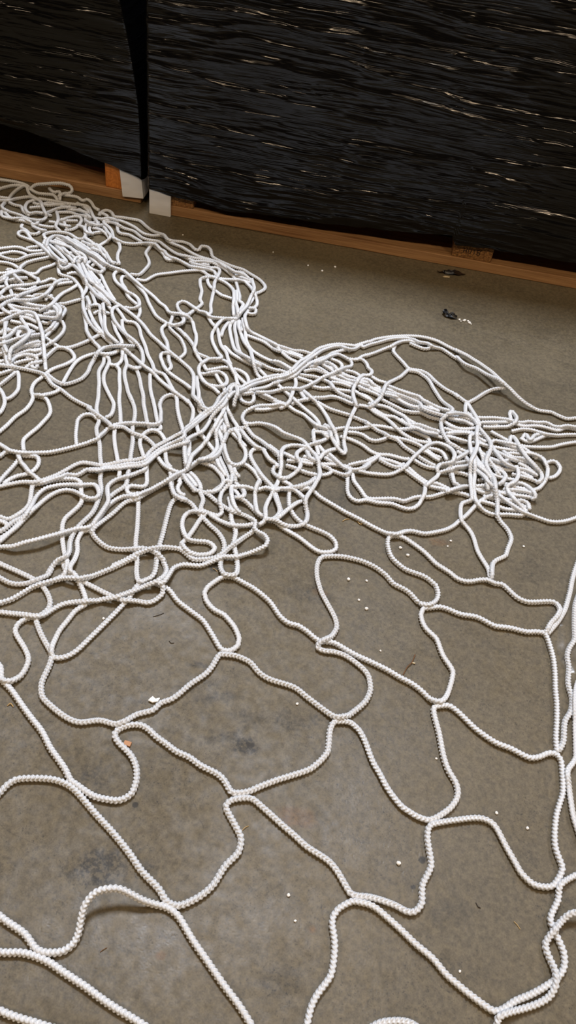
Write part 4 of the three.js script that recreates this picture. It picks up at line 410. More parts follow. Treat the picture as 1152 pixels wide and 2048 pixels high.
[-329,9,-2191,-312,6,-2191,-296,6,-2184,-285,6,-2178,-276,6,-2171,-267,6,-2162,-261,6,-2154,-254,10,-2138,-248,16,-2114,-241,20,-2069,-240,19,-2055,-239,14,-2045,-238,13,-2041,-232,13,-2011,-231,12,-2007,-229,9,-2004],
[-185,7,-1610,-185,13,-1584,-187,17,-1552,-189,18,-1543,-193,17,-1526,-194,17,-1517,-194,16,-1507,-190,7,-1493,-188,6,-1486,-184,8,-1469,-183,11,-1457,-184,13,-1445,-189,17,-1424,-193,20,-1413,-198,24,-1403,-203,24,-1398,-205,24,-1397,-217,20,-1396],
[502,17,-1632,511,8,-1667,513,7,-1673,515,7,-1673,518,9,-1670,521,11,-1662,525,20,-1629,534,18,-1608,541,20,-1587,558,19,-1563,563,17,-1558,573,11,-1552,575,10,-1548,576,10,-1539,574,12,-1528,571,12,-1522,566,11,-1516,559,7,-1515],
[-632,11,-1985,-618,18,-1955,-612,20,-1942,-610,18,-1936,-609,8,-1927,-607,6,-1922,-596,6,-1901,-580,6,-1876,-562,6,-1852,-544,6,-1832,-528,6,-1818,-504,6,-1800],
[-638,5,-1546,-611,6,-1542,-603,6,-1538,-594,6,-1526,-580,6,-1496,-579,6,-1481,-584,6,-1457,-590,6,-1434,-602,6,-1403,-606,6,-1388,-604,6,-1376,-594,6,-1351],
[-210,8,-2215,-205,12,-2192,-198,15,-2168,-194,19,-2146,-194,21,-2135,-194,20,-2127,-197,15,-2118,-198,14,-2114,-200,13,-2087,-203,13,-2061,-212,25,-2006,-214,23,-2000,-219,14,-1993],
[-156,11,-1532,-148,11,-1523,-138,13,-1505,-136,13,-1494,-134,11,-1488,-128,7,-1482,-123,6,-1476,-118,6,-1465,-116,6,-1456,-115,6,-1449,-115,9,-1437,-117,12,-1422,-123,14,-1411,-131,16,-1404,-136,18,-1402,-141,20,-1402,-145,21,-1405,-149,21,-1410,-154,21,-1421,-159,19,-1434,-166,15,-1459,-168,15,-1470],
[461,11,-1455,475,13,-1437,484,12,-1430,495,13,-1420,517,13,-1404,526,12,-1401,548,6,-1401,565,6,-1396,577,6,-1393,592,6,-1394,609,6,-1399,623,6,-1406,640,6,-1417,661,6,-1430],
[256,6,-1891,241,6,-1862,233,6,-1849,223,6,-1838,216,7,-1829,203,13,-1807,197,14,-1795,194,14,-1785,189,18,-1755,186,13,-1744,183,12,-1737,171,17,-1709,168,16,-1704,164,14,-1700,159,11,-1697,153,7,-1696],
[-693,7,-2167,-678,13,-2144,-665,13,-2130,-661,13,-2127,-656,12,-2125,-646,7,-2125,-641,6,-2123,-635,6,-2118,-629,6,-2112,-622,6,-2102,-603,6,-2067,-583,6,-2033,-570,6,-2013,-556,6,-1993],
[-195,6,-1312,-185,6,-1294,-183,6,-1285,-184,6,-1267,-182,6,-1260,-152,6,-1250,-146,6,-1250,-144,6,-1251,-141,6,-1255,-139,6,-1262,-143,12,-1274,-146,14,-1281,-148,12,-1291,-149,10,-1303,-149,7,-1314,-149,6,-1321,-147,6,-1327,-145,7,-1331,-135,14,-1343,-133,17,-1348,-133,18,-1357,-135,14,-1373],
[-729,12,-2297,-711,16,-2277,-706,16,-2274,-691,12,-2267,-680,7,-2265,-672,6,-2261,-685,6,-2274,-677,6,-2269,-670,6,-2263,-652,11,-2240,-649,11,-2235,-643,8,-2231,-640,7,-2226,-621,16,-2186,-615,17,-2176,-610,16,-2172,-604,10,-2171],
[-551,6,-2141,-533,6,-2142,-528,6,-2144,-524,6,-2149,-521,6,-2157,-513,6,-2195,-512,6,-2210,-514,6,-2222,-522,6,-2242,-533,6,-2263,-535,6,-2271,-532,6,-2306,-529,10,-2312,-526,10,-2316,-519,6,-2336],
[131,6,-1703,149,6,-1703,155,6,-1701,160,6,-1698,175,6,-1683,198,6,-1669,208,6,-1661,214,8,-1652,223,12,-1635,227,12,-1630,231,11,-1627,244,6,-1620,261,6,-1608,275,6,-1602,290,6,-1600,305,6,-1601,316,6,-1605],
[-385,6,-1924,-359,6,-1904,-335,6,-1876,-348,6,-1893,-341,6,-1886,-316,6,-1852,-308,6,-1838,-300,6,-1819,-297,6,-1814,-289,6,-1810,-261,6,-1799],
[-486,10,-1766,-490,9,-1764,-494,8,-1760,-503,13,-1743,-511,15,-1737,-520,15,-1736,-539,9,-1740,-548,6,-1739,-555,6,-1733,-570,6,-1715,-577,6,-1698,-581,5,-1681,-583,6,-1645,-584,6,-1605],
[-606,6,-1965,-594,6,-1960,-588,8,-1954,-584,10,-1946,-579,12,-1931,-579,11,-1927,-578,8,-1921,-577,6,-1917,-567,6,-1890,-553,6,-1862,-541,12,-1835,-535,13,-1826,-525,13,-1814,-507,13,-1800,-502,13,-1797,-496,10,-1795,-493,8,-1794,-492,6,-1791],
[-781,6,-2292,-761,6,-2277,-741,11,-2257,-737,10,-2255,-731,8,-2253,-726,8,-2249,-696,15,-2216,-666,18,-2184,-662,17,-2181,-654,13,-2177,-641,13,-2165,-631,13,-2159,-626,12,-2159,-617,7,-2163],
[-1013,6,-2402,-993,6,-2375,-983,6,-2364,-968,6,-2350,-957,6,-2345,-948,6,-2343,-927,6,-2343,-895,6,-2335,-856,6,-2332,-841,6,-2333,-822,6,-2340],
[21,14,-1505,0,8,-1513,-6,6,-1514,-12,6,-1513,-18,6,-1511,-23,6,-1507,-28,8,-1502,-32,10,-1495,-36,15,-1478,-36,18,-1466,-35,19,-1459,-35,18,-1453,-33,14,-1443,-31,12,-1427,-31,6,-1412,-32,6,-1389,-34,8,-1371,-39,15,-1347],
[-903,6,-2034,-880,6,-2043,-859,6,-2060,-846,6,-2067,-840,6,-2068,-834,6,-2068,-820,5,-2063,-811,6,-2062,-805,6,-2062,-800,6,-2065,-797,6,-2069,-794,6,-2087,-791,6,-2096,-776,6,-2114,-769,6,-2124,-762,6,-2138,-756,6,-2152],
[25,14,-1506,8,8,-1500,3,9,-1492,-1,12,-1481,-1,15,-1468,2,16,-1459,10,11,-1449,11,11,-1443,10,12,-1433,7,11,-1425,2,7,-1419,-3,6,-1413,-12,9,-1398,-20,12,-1391,-26,13,-1389,-34,13,-1392,-41,10,-1399,-47,7,-1410,-48,6,-1417,-47,7,-1424,-44,9,-1427,-37,12,-1429],
[-975,6,-2550,-963,16,-2554,-955,21,-2556,-944,24,-2557,-929,27,-2558,-918,28,-2562,-902,29,-2569,-882,29,-2576,-869,27,-2579,-854,25,-2578,-849,23,-2575,-843,21,-2568,-841,18,-2563,-842,15,-2560,-847,11,-2558,-853,10,-2554,-860,12,-2547,-867,13,-2533,-871,11,-2529,-876,7,-2527],
[202,7,-1802,213,11,-1792,224,13,-1785,252,13,-1775,279,13,-1770,284,13,-1767,293,13,-1756,304,13,-1751,309,12,-1749,324,7,-1748,329,7,-1746,334,7,-1743,345,11,-1735,354,13,-1731,362,13,-1729,372,12,-1729,388,7,-1733],
[516,6,-1695,542,6,-1710,551,6,-1712,563,6,-1714,572,6,-1713,578,6,-1712,583,7,-1709,596,12,-1699,605,12,-1698,611,11,-1700,625,7,-1706,635,6,-1709,658,6,-1717,681,6,-1723,708,6,-1731],
[-581,12,-1962,-575,16,-1944,-571,17,-1931,-568,16,-1925,-565,8,-1917,-564,6,-1914,-562,6,-1908,-548,15,-1858,-541,18,-1839,-535,20,-1826,-526,21,-1812,-509,21,-1796,-501,19,-1791,-494,15,-1789],
[-93,6,-1681,-70,6,-1667,-46,6,-1660,-23,6,-1642,2,6,-1630,11,7,-1620,28,16,-1592,35,19,-1584,38,19,-1583,44,18,-1582,58,13,-1585,71,6,-1584],
[164,6,-1701,194,6,-1680,202,6,-1678,217,6,-1679,223,6,-1678,228,6,-1675,240,6,-1666,255,11,-1650,260,13,-1646,265,13,-1643,299,13,-1630,308,11,-1630,324,6,-1632,333,6,-1630,344,6,-1626],
[-625,6,-1924,-611,6,-1891,-598,6,-1857,-590,6,-1834,-583,7,-1822,-573,12,-1803,-567,12,-1796,-556,6,-1788,-542,6,-1774,-536,6,-1763,-533,6,-1749],
[-1072,6,-2507,-1051,6,-2536,-1035,6,-2554,-1024,6,-2560,-1000,6,-2564,-995,6,-2565,-990,6,-2562,-986,6,-2558,-976,6,-2536,-963,6,-2515,-952,6,-2505,-931,6,-2492],
[-428,6,-923,-438,6,-918,-447,6,-910,-453,6,-900,-454,6,-894,-454,6,-888,-452,6,-882,-449,6,-877,-425,6,-851,-414,6,-836,-410,6,-825,-410,6,-807,-412,6,-798,-414,6,-793,-419,8,-785,-423,10,-780,-428,11,-778,-431,11,-777,-444,7,-781],
[-361,13,-1786,-374,9,-1789,-379,7,-1789,-382,6,-1785,-383,6,-1780,-381,6,-1769,-372,6,-1749,-368,6,-1740,-359,10,-1722,-353,10,-1715,-346,7,-1711,-339,6,-1706,-323,6,-1694,-303,6,-1680,-293,8,-1670,-283,12,-1656],
[194,8,-1772,222,20,-1754,231,22,-1750,240,21,-1749,260,15,-1750,269,14,-1748,277,14,-1744,282,15,-1740,285,16,-1734,288,19,-1719,291,20,-1713,298,21,-1707,318,21,-1701,330,20,-1700,339,18,-1701,352,13,-1706],
[531,7,-1618,539,11,-1614,544,12,-1613,562,13,-1612,571,12,-1610,579,11,-1607,581,10,-1606,585,11,-1600,588,12,-1588,590,11,-1583,594,7,-1573,593,7,-1564,588,11,-1541,587,11,-1536,583,6,-1527,579,6,-1520,570,6,-1504,564,6,-1497,557,6,-1492,546,6,-1487],
[-880,6,-2541,-851,6,-2547,-827,6,-2547,-816,6,-2543,-803,6,-2531,-799,6,-2529,-795,6,-2531,-789,6,-2540,-785,6,-2540,-778,6,-2535,-768,6,-2524,-751,6,-2496,-744,6,-2490,-733,6,-2484,-743,6,-2487],
[-757,6,-2144,-749,6,-2112,-743,6,-2095,-739,6,-2087,-732,6,-2081,-703,6,-2074,-695,6,-2070,-691,6,-2066,-681,6,-2055,-663,6,-2030,-654,6,-2015,-647,6,-1998],
[-730,6,-1553,-722,5,-1566,-717,6,-1577,-705,6,-1614,-703,6,-1619,-699,6,-1620,-695,5,-1614,-689,6,-1600,-678,6,-1566,-676,6,-1557,-677,6,-1542,-682,6,-1525,-687,6,-1518,-695,6,-1518],
[-673,6,-1737,-666,6,-1746,-657,11,-1753,-653,12,-1760,-651,11,-1767,-649,7,-1788,-646,6,-1807,-646,6,-1822,-649,6,-1837,-656,6,-1850,-659,6,-1855,-663,7,-1858,-667,8,-1859,-673,11,-1858,-681,13,-1858,-688,12,-1860,-705,7,-1868,-715,6,-1871],
[-673,6,-2044,-686,6,-2014,-698,6,-1993,-701,6,-1984,-703,8,-1972,-703,13,-1949,-701,22,-1913,-701,24,-1905,-703,24,-1898,-706,23,-1894,-709,21,-1892,-731,8,-1885],
[-670,13,-2130,-665,8,-2126,-663,6,-2123,-653,6,-2106,-645,7,-2094,-630,15,-2064,-624,16,-2055,-619,14,-2050,-611,7,-2047,-606,6,-2043,-582,6,-2016,-559,6,-1988],
[444,6,-1695,465,5,-1700,488,6,-1706,505,6,-1711,510,7,-1713,515,10,-1715,520,14,-1716,523,17,-1719,525,18,-1723,527,18,-1729,530,15,-1741,530,13,-1751,526,7,-1771,524,6,-1777,522,6,-1777,521,6,-1777,519,6,-1772,517,6,-1764,519,6,-1740],
[-737,9,-2375,-722,11,-2377,-716,10,-2380,-709,7,-2386,-701,6,-2388,-696,6,-2386,-691,6,-2382,-683,6,-2373,-676,8,-2359,-655,16,-2322,-652,18,-2315,-651,18,-2308,-652,16,-2302,-659,9,-2297,-663,7,-2293,-674,6,-2270],
[-72,8,-1477,-80,7,-1481,-86,6,-1483,-92,6,-1482,-97,6,-1479,-103,6,-1473,-105,6,-1467,-106,6,-1462,-105,6,-1453,-99,6,-1439,-88,6,-1420,-73,13,-1390,-63,13,-1378,-43,13,-1356,-36,14,-1345],
[-645,6,-2318,-632,6,-2309,-626,6,-2303,-620,6,-2295,-617,6,-2287,-612,6,-2270,-611,6,-2242,-609,6,-2230,-604,6,-2210,-595,6,-2191,-594,6,-2186,-597,7,-2184,-606,10,-2182,-612,11,-2181,-618,10,-2183,-629,7,-2188],
[-551,6,-1823,-554,6,-1823,-556,6,-1822,-570,6,-1799,-597,5,-1766,-609,6,-1753,-619,6,-1748,-628,6,-1747,-637,5,-1749,-667,6,-1768,-690,6,-1784],
[-827,7,-2375,-818,12,-2377,-814,12,-2380,-811,12,-2386,-803,6,-2410,-798,6,-2415,-796,6,-2417,-787,8,-2417,-777,10,-2414,-770,10,-2410,-767,8,-2407,-765,6,-2399,-764,6,-2381,-765,6,-2366,-769,6,-2352,-773,6,-2344,-778,6,-2337,-796,6,-2326],
[93,6,-1571,114,6,-1568,139,6,-1558,152,6,-1550,168,6,-1536,184,6,-1529,193,6,-1529,205,6,-1531,214,6,-1532,246,6,-1527,252,6,-1527,264,6,-1530],
[534,6,-1645,546,6,-1644,555,6,-1645,579,6,-1649,602,6,-1655,614,5,-1660,637,6,-1673,662,6,-1686,681,6,-1694,704,6,-1703],
[514,13,-1558,517,13,-1547,518,13,-1539,518,13,-1530,516,13,-1520,509,17,-1502,501,20,-1489,497,20,-1485,489,17,-1480,487,16,-1476,487,14,-1472,490,14,-1457,495,18,-1443,499,19,-1434,503,18,-1430,514,13,-1423,520,11,-1418,525,10,-1412,527,10,-1406],
[-125,6,-1552,-132,11,-1556,-135,12,-1560,-138,12,-1565,-141,11,-1572,-143,8,-1585,-142,6,-1596,-141,6,-1602,-137,7,-1609,-128,11,-1616,-124,12,-1620,-113,8,-1634,-105,7,-1640,-99,7,-1641,-84,12,-1639,-79,13,-1640,-61,13,-1650,-55,12,-1652,-46,11,-1650],
[-941,6,-2141,-928,9,-2128,-923,9,-2125,-912,6,-2124,-895,6,-2119,-883,6,-2118,-875,6,-2119,-867,6,-2124,-855,6,-2144,-841,6,-2159,-823,6,-2171,-799,6,-2182],
[-787,7,-2044,-777,12,-2023,-775,12,-2017,-777,12,-2012,-781,11,-2009,-795,8,-2004,-800,9,-2000,-811,13,-1987,-816,13,-1984,-830,13,-1978,-834,14,-1974,-841,13,-1965,-849,9,-1957,-850,9,-1951,-851,12,-1931,-853,12,-1926,-856,11,-1923,-862,7,-1919],
[-614,6,-1229,-609,6,-1262,-599,6,-1303,-596,6,-1324,-597,6,-1333,-600,6,-1338,-607,6,-1343,-616,6,-1345,-624,6,-1343,-631,6,-1338,-637,6,-1324,-645,6,-1316],
[187,6,-1742,208,6,-1730,232,6,-1717,243,5,-1712,255,6,-1710,264,6,-1709,284,5,-1714,290,5,-1714,311,5,-1703,332,6,-1698,345,6,-1691],
[428,11,-1604,429,14,-1591,432,15,-1582,436,12,-1571,438,8,-1564,438,7,-1559,438,7,-1549,438,12,-1529,447,13,-1499,450,10,-1487,451,13,-1460,452,12,-1455,456,6,-1441],
[462,8,-1624,466,14,-1599,474,23,-1567,477,25,-1557,481,25,-1552,487,22,-1549,496,19,-1548,509,14,-1550,524,13,-1550,540,10,-1552,546,10,-1550,556,10,-1544,567,6,-1541],
[-235,6,-1863,-226,6,-1855,-210,5,-1837,-201,6,-1829,-173,6,-1812,-146,6,-1799,-138,6,-1793,-122,6,-1776,-106,6,-1758],
[-109,5,-1890,-96,11,-1875,-89,13,-1871,-88,13,-1874,-96,13,-1889,-95,13,-1892,-91,13,-1893,-77,13,-1889,-71,12,-1889,-51,6,-1893,-33,6,-1896,-21,6,-1895,-9,6,-1891,-2,6,-1887,12,6,-1875],
[-423,6,-1475,-417,6,-1446,-407,6,-1414,-392,6,-1375,-385,6,-1355,-376,6,-1332,-374,6,-1317],
[416,6,-1607,416,9,-1592,418,9,-1576,421,13,-1558,432,19,-1526,434,18,-1518,437,16,-1509,438,16,-1503,437,24,-1467,438,23,-1459,441,17,-1451],
[-696,6,-2176,-682,6,-2153,-664,6,-2128,-650,6,-2109,-633,6,-2088,-617,6,-2066,-601,6,-2044],
[163,6,-1631,193,5,-1635,231,6,-1632,237,6,-1634,251,6,-1639,260,6,-1639,279,6,-1632,303,6,-1620,308,6,-1613,310,6,-1605],
[-565,6,-2127,-568,6,-2113,-566,6,-2101,-559,6,-2084,-543,6,-2059,-532,6,-2031,-521,5,-2017,-493,6,-1990],
[186,8,-1764,205,16,-1751,211,18,-1748,217,19,-1746,226,17,-1746,251,8,-1751,260,6,-1751,272,6,-1748,303,6,-1736,333,6,-1733],
[-326,6,-1374,-316,6,-1333,-312,6,-1316,-312,6,-1307,-314,6,-1303,-318,6,-1300,-336,6,-1298,-342,6,-1297,-347,6,-1291,-348,6,-1285,-345,6,-1277,-341,6,-1273,-339,6,-1272,-330,6,-1273,-318,6,-1281],
[-257,7,-1730,-250,11,-1731,-242,13,-1734,-237,12,-1738,-230,10,-1744,-224,8,-1746,-219,6,-1745,-215,6,-1742,-209,6,-1736,-205,6,-1728,-202,7,-1718,-201,9,-1706,-202,11,-1697,-205,13,-1690,-208,13,-1686,-211,12,-1685,-216,10,-1685,-229,7,-1687,-250,6,-1690],
[-13,6,-1683,1,6,-1695,9,7,-1699,14,8,-1700,25,11,-1700,37,12,-1702,48,12,-1706,59,11,-1713,74,7,-1719,77,7,-1719,82,7,-1717,96,11,-1707,104,11,-1703,113,10,-1701,125,6,-1705],
[-823,7,-2227,-808,13,-2203,-792,14,-2181,-780,18,-2163,-751,26,-2127,-747,27,-2122,-741,25,-2118,-735,23,-2118,-728,18,-2119],
[-38,6,-1780,-33,6,-1762,-31,8,-1747,-31,11,-1731,-34,11,-1713,-36,17,-1687,-37,18,-1677,-38,15,-1667,-43,13,-1655,-45,11,-1652,-52,7,-1647,-60,6,-1640],
[-889,6,-1995,-868,18,-2003,-863,21,-2008,-857,19,-2024,-849,19,-2033,-845,18,-2039,-836,13,-2056,-830,9,-2061,-825,8,-2061,-811,10,-2051,-798,6,-2047,-783,6,-2038],
[209,6,-1751,237,6,-1742,261,6,-1729,269,6,-1726,310,6,-1717,331,6,-1711,354,6,-1707],
[-593,6,-1337,-570,6,-1341,-561,6,-1340,-557,6,-1336,-553,6,-1328,-551,6,-1319,-551,6,-1310,-554,6,-1298,-559,6,-1288,-566,6,-1282,-581,6,-1273,-588,6,-1266,-595,6,-1257,-601,6,-1243],
[-948,6,-2159,-920,5,-2178,-901,6,-2187,-892,6,-2189,-880,6,-2188,-861,6,-2181,-852,6,-2179,-835,6,-2185,-811,6,-2198],
[-739,6,-2023,-745,6,-2017,-762,6,-2004,-776,6,-1984,-780,8,-1974,-791,17,-1942,-795,20,-1928,-798,19,-1924,-804,15,-1919,-812,12,-1910,-819,7,-1906],
[-490,6,-1397,-499,6,-1423,-504,6,-1443,-509,6,-1467,-511,6,-1478,-510,6,-1490,-505,6,-1501,-501,6,-1505,-496,6,-1507,-486,8,-1506,-478,10,-1501,-474,9,-1498,-470,6,-1494],
[-127,6,-1549,-115,6,-1532,-107,6,-1523,-91,7,-1512,-74,12,-1493,-44,13,-1467,-40,12,-1460,-36,8,-1450,-33,6,-1438],
[-223,6,-1993,-220,6,-1962,-217,6,-1944,-209,6,-1915,-201,6,-1882,-189,6,-1848],
[-659,6,-2421,-648,6,-2380,-644,6,-2372,-639,6,-2365,-632,6,-2361,-617,6,-2361,-608,6,-2360,-585,6,-2346,-560,6,-2329],
[-540,6,-1256,-541,6,-1248,-540,6,-1242,-531,6,-1200,-532,6,-1188,-536,6,-1177,-548,6,-1157,-557,6,-1148,-565,6,-1148,-588,6,-1155],
[451,8,-1577,468,17,-1560,473,18,-1557,476,19,-1556,479,19,-1557,484,18,-1560,497,13,-1575,506,11,-1582,516,8,-1587,523,6,-1588,538,6,-1586,552,6,-1582,560,6,-1576,569,5,-1565],
[-699,8,-2166,-686,13,-2138,-675,13,-2117,-662,13,-2093,-647,20,-2062,-640,20,-2052,-634,19,-2047,-630,18,-2046,-625,14,-2045],
[-1007,6,-2386,-999,6,-2360,-994,6,-2353,-989,6,-2349,-974,7,-2345,-959,10,-2340,-952,12,-2339,-946,13,-2341,-935,9,-2352,-929,9,-2353,-923,10,-2349,-913,12,-2341,-908,12,-2338,-903,11,-2337,-898,7,-2339],
[-269,6,-1725,-275,6,-1715,-275,6,-1709,-275,6,-1703,-271,7,-1689,-267,12,-1668,-259,17,-1639,-254,21,-1614,-252,20,-1606,-247,19,-1597,-244,16,-1592,-240,13,-1589],
[155,6,-1716,166,9,-1711,172,10,-1711,188,7,-1714,194,6,-1715,202,6,-1713,208,6,-1711,223,9,-1697,241,11,-1684,247,12,-1678,251,12,-1672,256,14,-1659,261,13,-1643],
[346,6,-1709,371,6,-1720,385,6,-1722,403,6,-1720,422,6,-1711,430,5,-1708,439,6,-1708,460,5,-1711,484,6,-1713],
[-244,6,-2143,-240,11,-2120,-234,13,-2089,-233,12,-2082,-235,6,-2073,-235,6,-2056,-233,6,-2038,-224,6,-2005],
[-246,6,-1794,-235,6,-1799,-227,6,-1800,-221,7,-1797,-213,10,-1788,-205,13,-1775,-199,13,-1764,-193,12,-1753,-185,7,-1743,-183,6,-1739,-175,6,-1714,-166,6,-1698],
[69,7,-1504,80,12,-1488,97,13,-1469,110,11,-1459,119,12,-1455,124,13,-1453,139,12,-1457,147,13,-1460,152,13,-1463,156,12,-1467,160,11,-1473,170,6,-1492],
[344,13,-1425,353,19,-1429,362,20,-1435,373,18,-1444,384,14,-1455,394,10,-1462,404,7,-1467,413,7,-1469,438,17,-1468,444,18,-1469,449,18,-1472,462,13,-1481],
[410,6,-1652,438,6,-1629,461,6,-1614,493,18,-1580,498,19,-1576,507,19,-1573,520,14,-1575],
[-318,12,-2270,-286,12,-2244,-277,13,-2234,-272,13,-2231,-266,13,-2229,-260,13,-2231,-247,10,-2240,-240,7,-2242,-235,6,-2237,-227,6,-2225,-210,6,-2212],
[-819,8,-2248,-801,13,-2235,-791,15,-2231,-774,14,-2228,-758,11,-2229,-753,11,-2227,-744,13,-2220,-729,17,-2199,-725,18,-2195,-721,16,-2193,-711,9,-2190,-706,7,-2187],
[-794,6,-2283,-777,11,-2264,-766,13,-2255,-759,12,-2251,-749,7,-2250,-743,6,-2247,-718,6,-2225,-687,6,-2200],
[-260,6,-1747,-242,6,-1757,-221,6,-1770,-212,6,-1772,-203,6,-1771,-196,6,-1767,-182,6,-1747,-153,5,-1716],
[-841,6,-2267,-811,6,-2251,-785,6,-2235,-774,7,-2225,-759,12,-2207,-750,13,-2197,-742,12,-2191,-739,10,-2189,-735,6,-2189],
[-711,14,-1918,-690,21,-1894,-676,27,-1872,-673,26,-1865,-672,22,-1859,-672,21,-1855,-673,21,-1849,-675,22,-1847,-678,22,-1846,-683,21,-1845,-694,19,-1848,-720,10,-1857],
[-333,6,-2195,-318,6,-2197,-296,6,-2193,-281,6,-2194,-257,12,-2189,-251,13,-2191,-245,12,-2193,-234,8,-2197,-228,7,-2198,-217,6,-2197,-202,6,-2197],
[-853,6,-2434,-842,7,-2409,-827,15,-2368,-825,15,-2360,-825,13,-2348,-824,13,-2335,-821,10,-2329,-813,10,-2321,-809,9,-2318,-804,6,-2318],
[-803,6,-2247,-795,6,-2236,-777,12,-2211,-773,11,-2208,-765,7,-2205,-759,6,-2201,-739,6,-2181,-714,6,-2151],
[-780,18,-1697,-768,22,-1698,-763,24,-1700,-761,24,-1702,-757,23,-1708,-751,17,-1727,-748,16,-1733,-744,16,-1737,-734,19,-1743,-730,19,-1747,-726,17,-1757,-718,8,-1786,-714,6,-1797],
[-845,7,-2064,-843,11,-2069,-844,12,-2074,-845,10,-2086,-845,7,-2099,-844,6,-2107,-840,6,-2116,-833,6,-2125,-825,6,-2134,-802,6,-2154,-785,6,-2171],
[-192,6,-1655,-189,9,-1633,-185,16,-1606,-181,18,-1591,-178,18,-1586,-176,17,-1583,-167,9,-1574,-163,6,-1569,-155,6,-1557,-147,8,-1541],
[-808,6,-2261,-777,6,-2249,-761,6,-2240,-742,6,-2226,-721,6,-2209,-700,6,-2191],
[-703,7,-2419,-700,6,-2414,-694,6,-2404,-673,6,-2383,-660,6,-2363,-653,6,-2345,-642,13,-2310],
[-214,6,-1407,-197,6,-1403,-180,6,-1396,-167,6,-1384,-156,6,-1370,-151,6,-1356,-151,6,-1347,-167,6,-1319],
[232,6,-1697,248,6,-1683,268,6,-1669,281,6,-1661,298,6,-1655,331,6,-1650,344,6,-1643],
[-757,6,-2284,-740,6,-2272,-720,6,-2258,-712,7,-2250,-700,11,-2237,-695,11,-2232,-691,10,-2231,-686,7,-2230,-682,6,-2228,-659,6,-2209],
[-74,7,-1363,-74,10,-1366,-74,12,-1366,-75,13,-1360,-77,13,-1348,-77,12,-1340,-77,7,-1330,-75,6,-1320,-73,7,-1306,-68,13,-1283,-65,13,-1274,-59,12,-1268,-54,11,-1266,-46,7,-1266],
[-976,6,-2551,-954,6,-2536,-942,6,-2531,-933,6,-2531,-903,6,-2536,-895,6,-2535,-886,6,-2527,-872,6,-2506],
[-1099,6,-2581,-1072,6,-2582,-1042,6,-2583,-1027,6,-2582,-1012,6,-2579,-1001,6,-2575,-980,6,-2563],
[-516,5,-1912,-506,5,-1877,-495,6,-1855,-473,6,-1822,-467,6,-1816,-456,6,-1809],
[56,7,-1416,44,13,-1396,30,16,-1377,23,17,-1371,18,16,-1368,4,14,-1365,-7,13,-1361,-26,7,-1359,-37,7,-1355],
[33,6,-1787,44,6,-1782,52,8,-1775,56,10,-1768,61,12,-1757,65,12,-1749,69,10,-1747,75,7,-1744,82,6,-1740,92,6,-1734,111,6,-1726,122,6,-1715],
[-728,6,-1557,-713,6,-1543,-705,6,-1533,-696,6,-1518,-690,6,-1504,-687,6,-1492,-686,6,-1471,-688,6,-1462,-694,6,-1452],
[-591,7,-1889,-578,12,-1866,-564,13,-1846,-550,12,-1832,-546,11,-1829,-537,7,-1825,-533,6,-1822,-526,7,-1815,-515,11,-1801],
[-272,6,-1728,-240,6,-1737,-238,6,-1737,-233,6,-1734,-221,6,-1713,-206,6,-1690,-198,6,-1664],
[-700,6,-2214,-686,10,-2196,-672,13,-2178,-657,13,-2164,-645,9,-2157,-629,14,-2135,-625,13,-2132,-621,9,-2130],
[484,6,-1483,491,11,-1486,498,13,-1490,506,11,-1496,515,8,-1503,522,7,-1505,528,7,-1504,533,8,-1500,539,11,-1491,545,16,-1476,548,18,-1466,550,17,-1461,550,14,-1456,548,12,-1455,542,8,-1454],
[-765,7,-1842,-750,12,-1820,-742,10,-1812,-738,10,-1807,-728,15,-1788,-717,20,-1763,-715,21,-1757,-714,19,-1753,-714,10,-1743],
[-849,6,-2429,-824,6,-2439,-815,6,-2441,-809,6,-2441,-789,6,-2434,-761,12,-2422,-754,11,-2420,-748,7,-2419,-741,6,-2413],
[12,5,-1704,30,5,-1706,39,6,-1708,60,6,-1720,69,6,-1722,75,6,-1721,83,6,-1719,105,6,-1708,123,6,-1705],
[-877,6,-1963,-863,6,-1974,-852,6,-1979,-840,6,-1979,-807,6,-1977,-798,6,-1978,-793,6,-1981,-789,6,-1985,-776,6,-2003],
[345,5,-1666,378,6,-1661,411,6,-1665,429,5,-1664,443,6,-1661,458,6,-1651],
[-102,6,-1896,-65,6,-1876,-36,6,-1868,-26,6,-1861,-1,6,-1840],
[-797,7,-1816,-789,12,-1794,-784,14,-1780,-781,14,-1771,-778,10,-1759,-766,18,-1722,-765,18,-1717,-762,16,-1707],
[-38,7,-1350,-34,11,-1334,-31,13,-1323,-19,13,-1292,-18,13,-1280,-22,13,-1268,-25,13,-1263,-29,13,-1259,-31,12,-1258,-37,11,-1258,-46,7,-1261],
[-38,15,-1344,-43,7,-1328,-46,6,-1318,-48,7,-1305,-49,10,-1289,-47,15,-1272,-45,16,-1259,-45,15,-1254,-47,12,-1248,-50,11,-1244,-56,11,-1237],
[-187,6,-1930,-164,6,-1922,-139,6,-1913,-128,6,-1906,-107,6,-1888,-86,6,-1876],
[410,6,-1603,425,6,-1599,430,7,-1595,435,9,-1590,442,13,-1577,449,14,-1566,453,13,-1558,461,10,-1548,467,12,-1529,470,11,-1524,476,7,-1518],
[347,23,-1701,354,26,-1700,360,27,-1701,365,26,-1705,375,23,-1712,388,18,-1720,398,15,-1723,404,14,-1723,412,13,-1719,420,13,-1710,425,14,-1701,428,14,-1692,432,10,-1686],
[-719,7,-2257,-715,7,-2253,-705,6,-2244,-694,6,-2234,-674,10,-2215,-666,12,-2208,-661,11,-2206,-654,7,-2203,-651,6,-2201,-635,6,-2183],
[587,5,-1589,601,6,-1601,606,6,-1604,611,6,-1605,616,6,-1604,620,6,-1600,623,6,-1592,625,6,-1586,623,5,-1574,617,6,-1561,608,6,-1549,593,6,-1539],
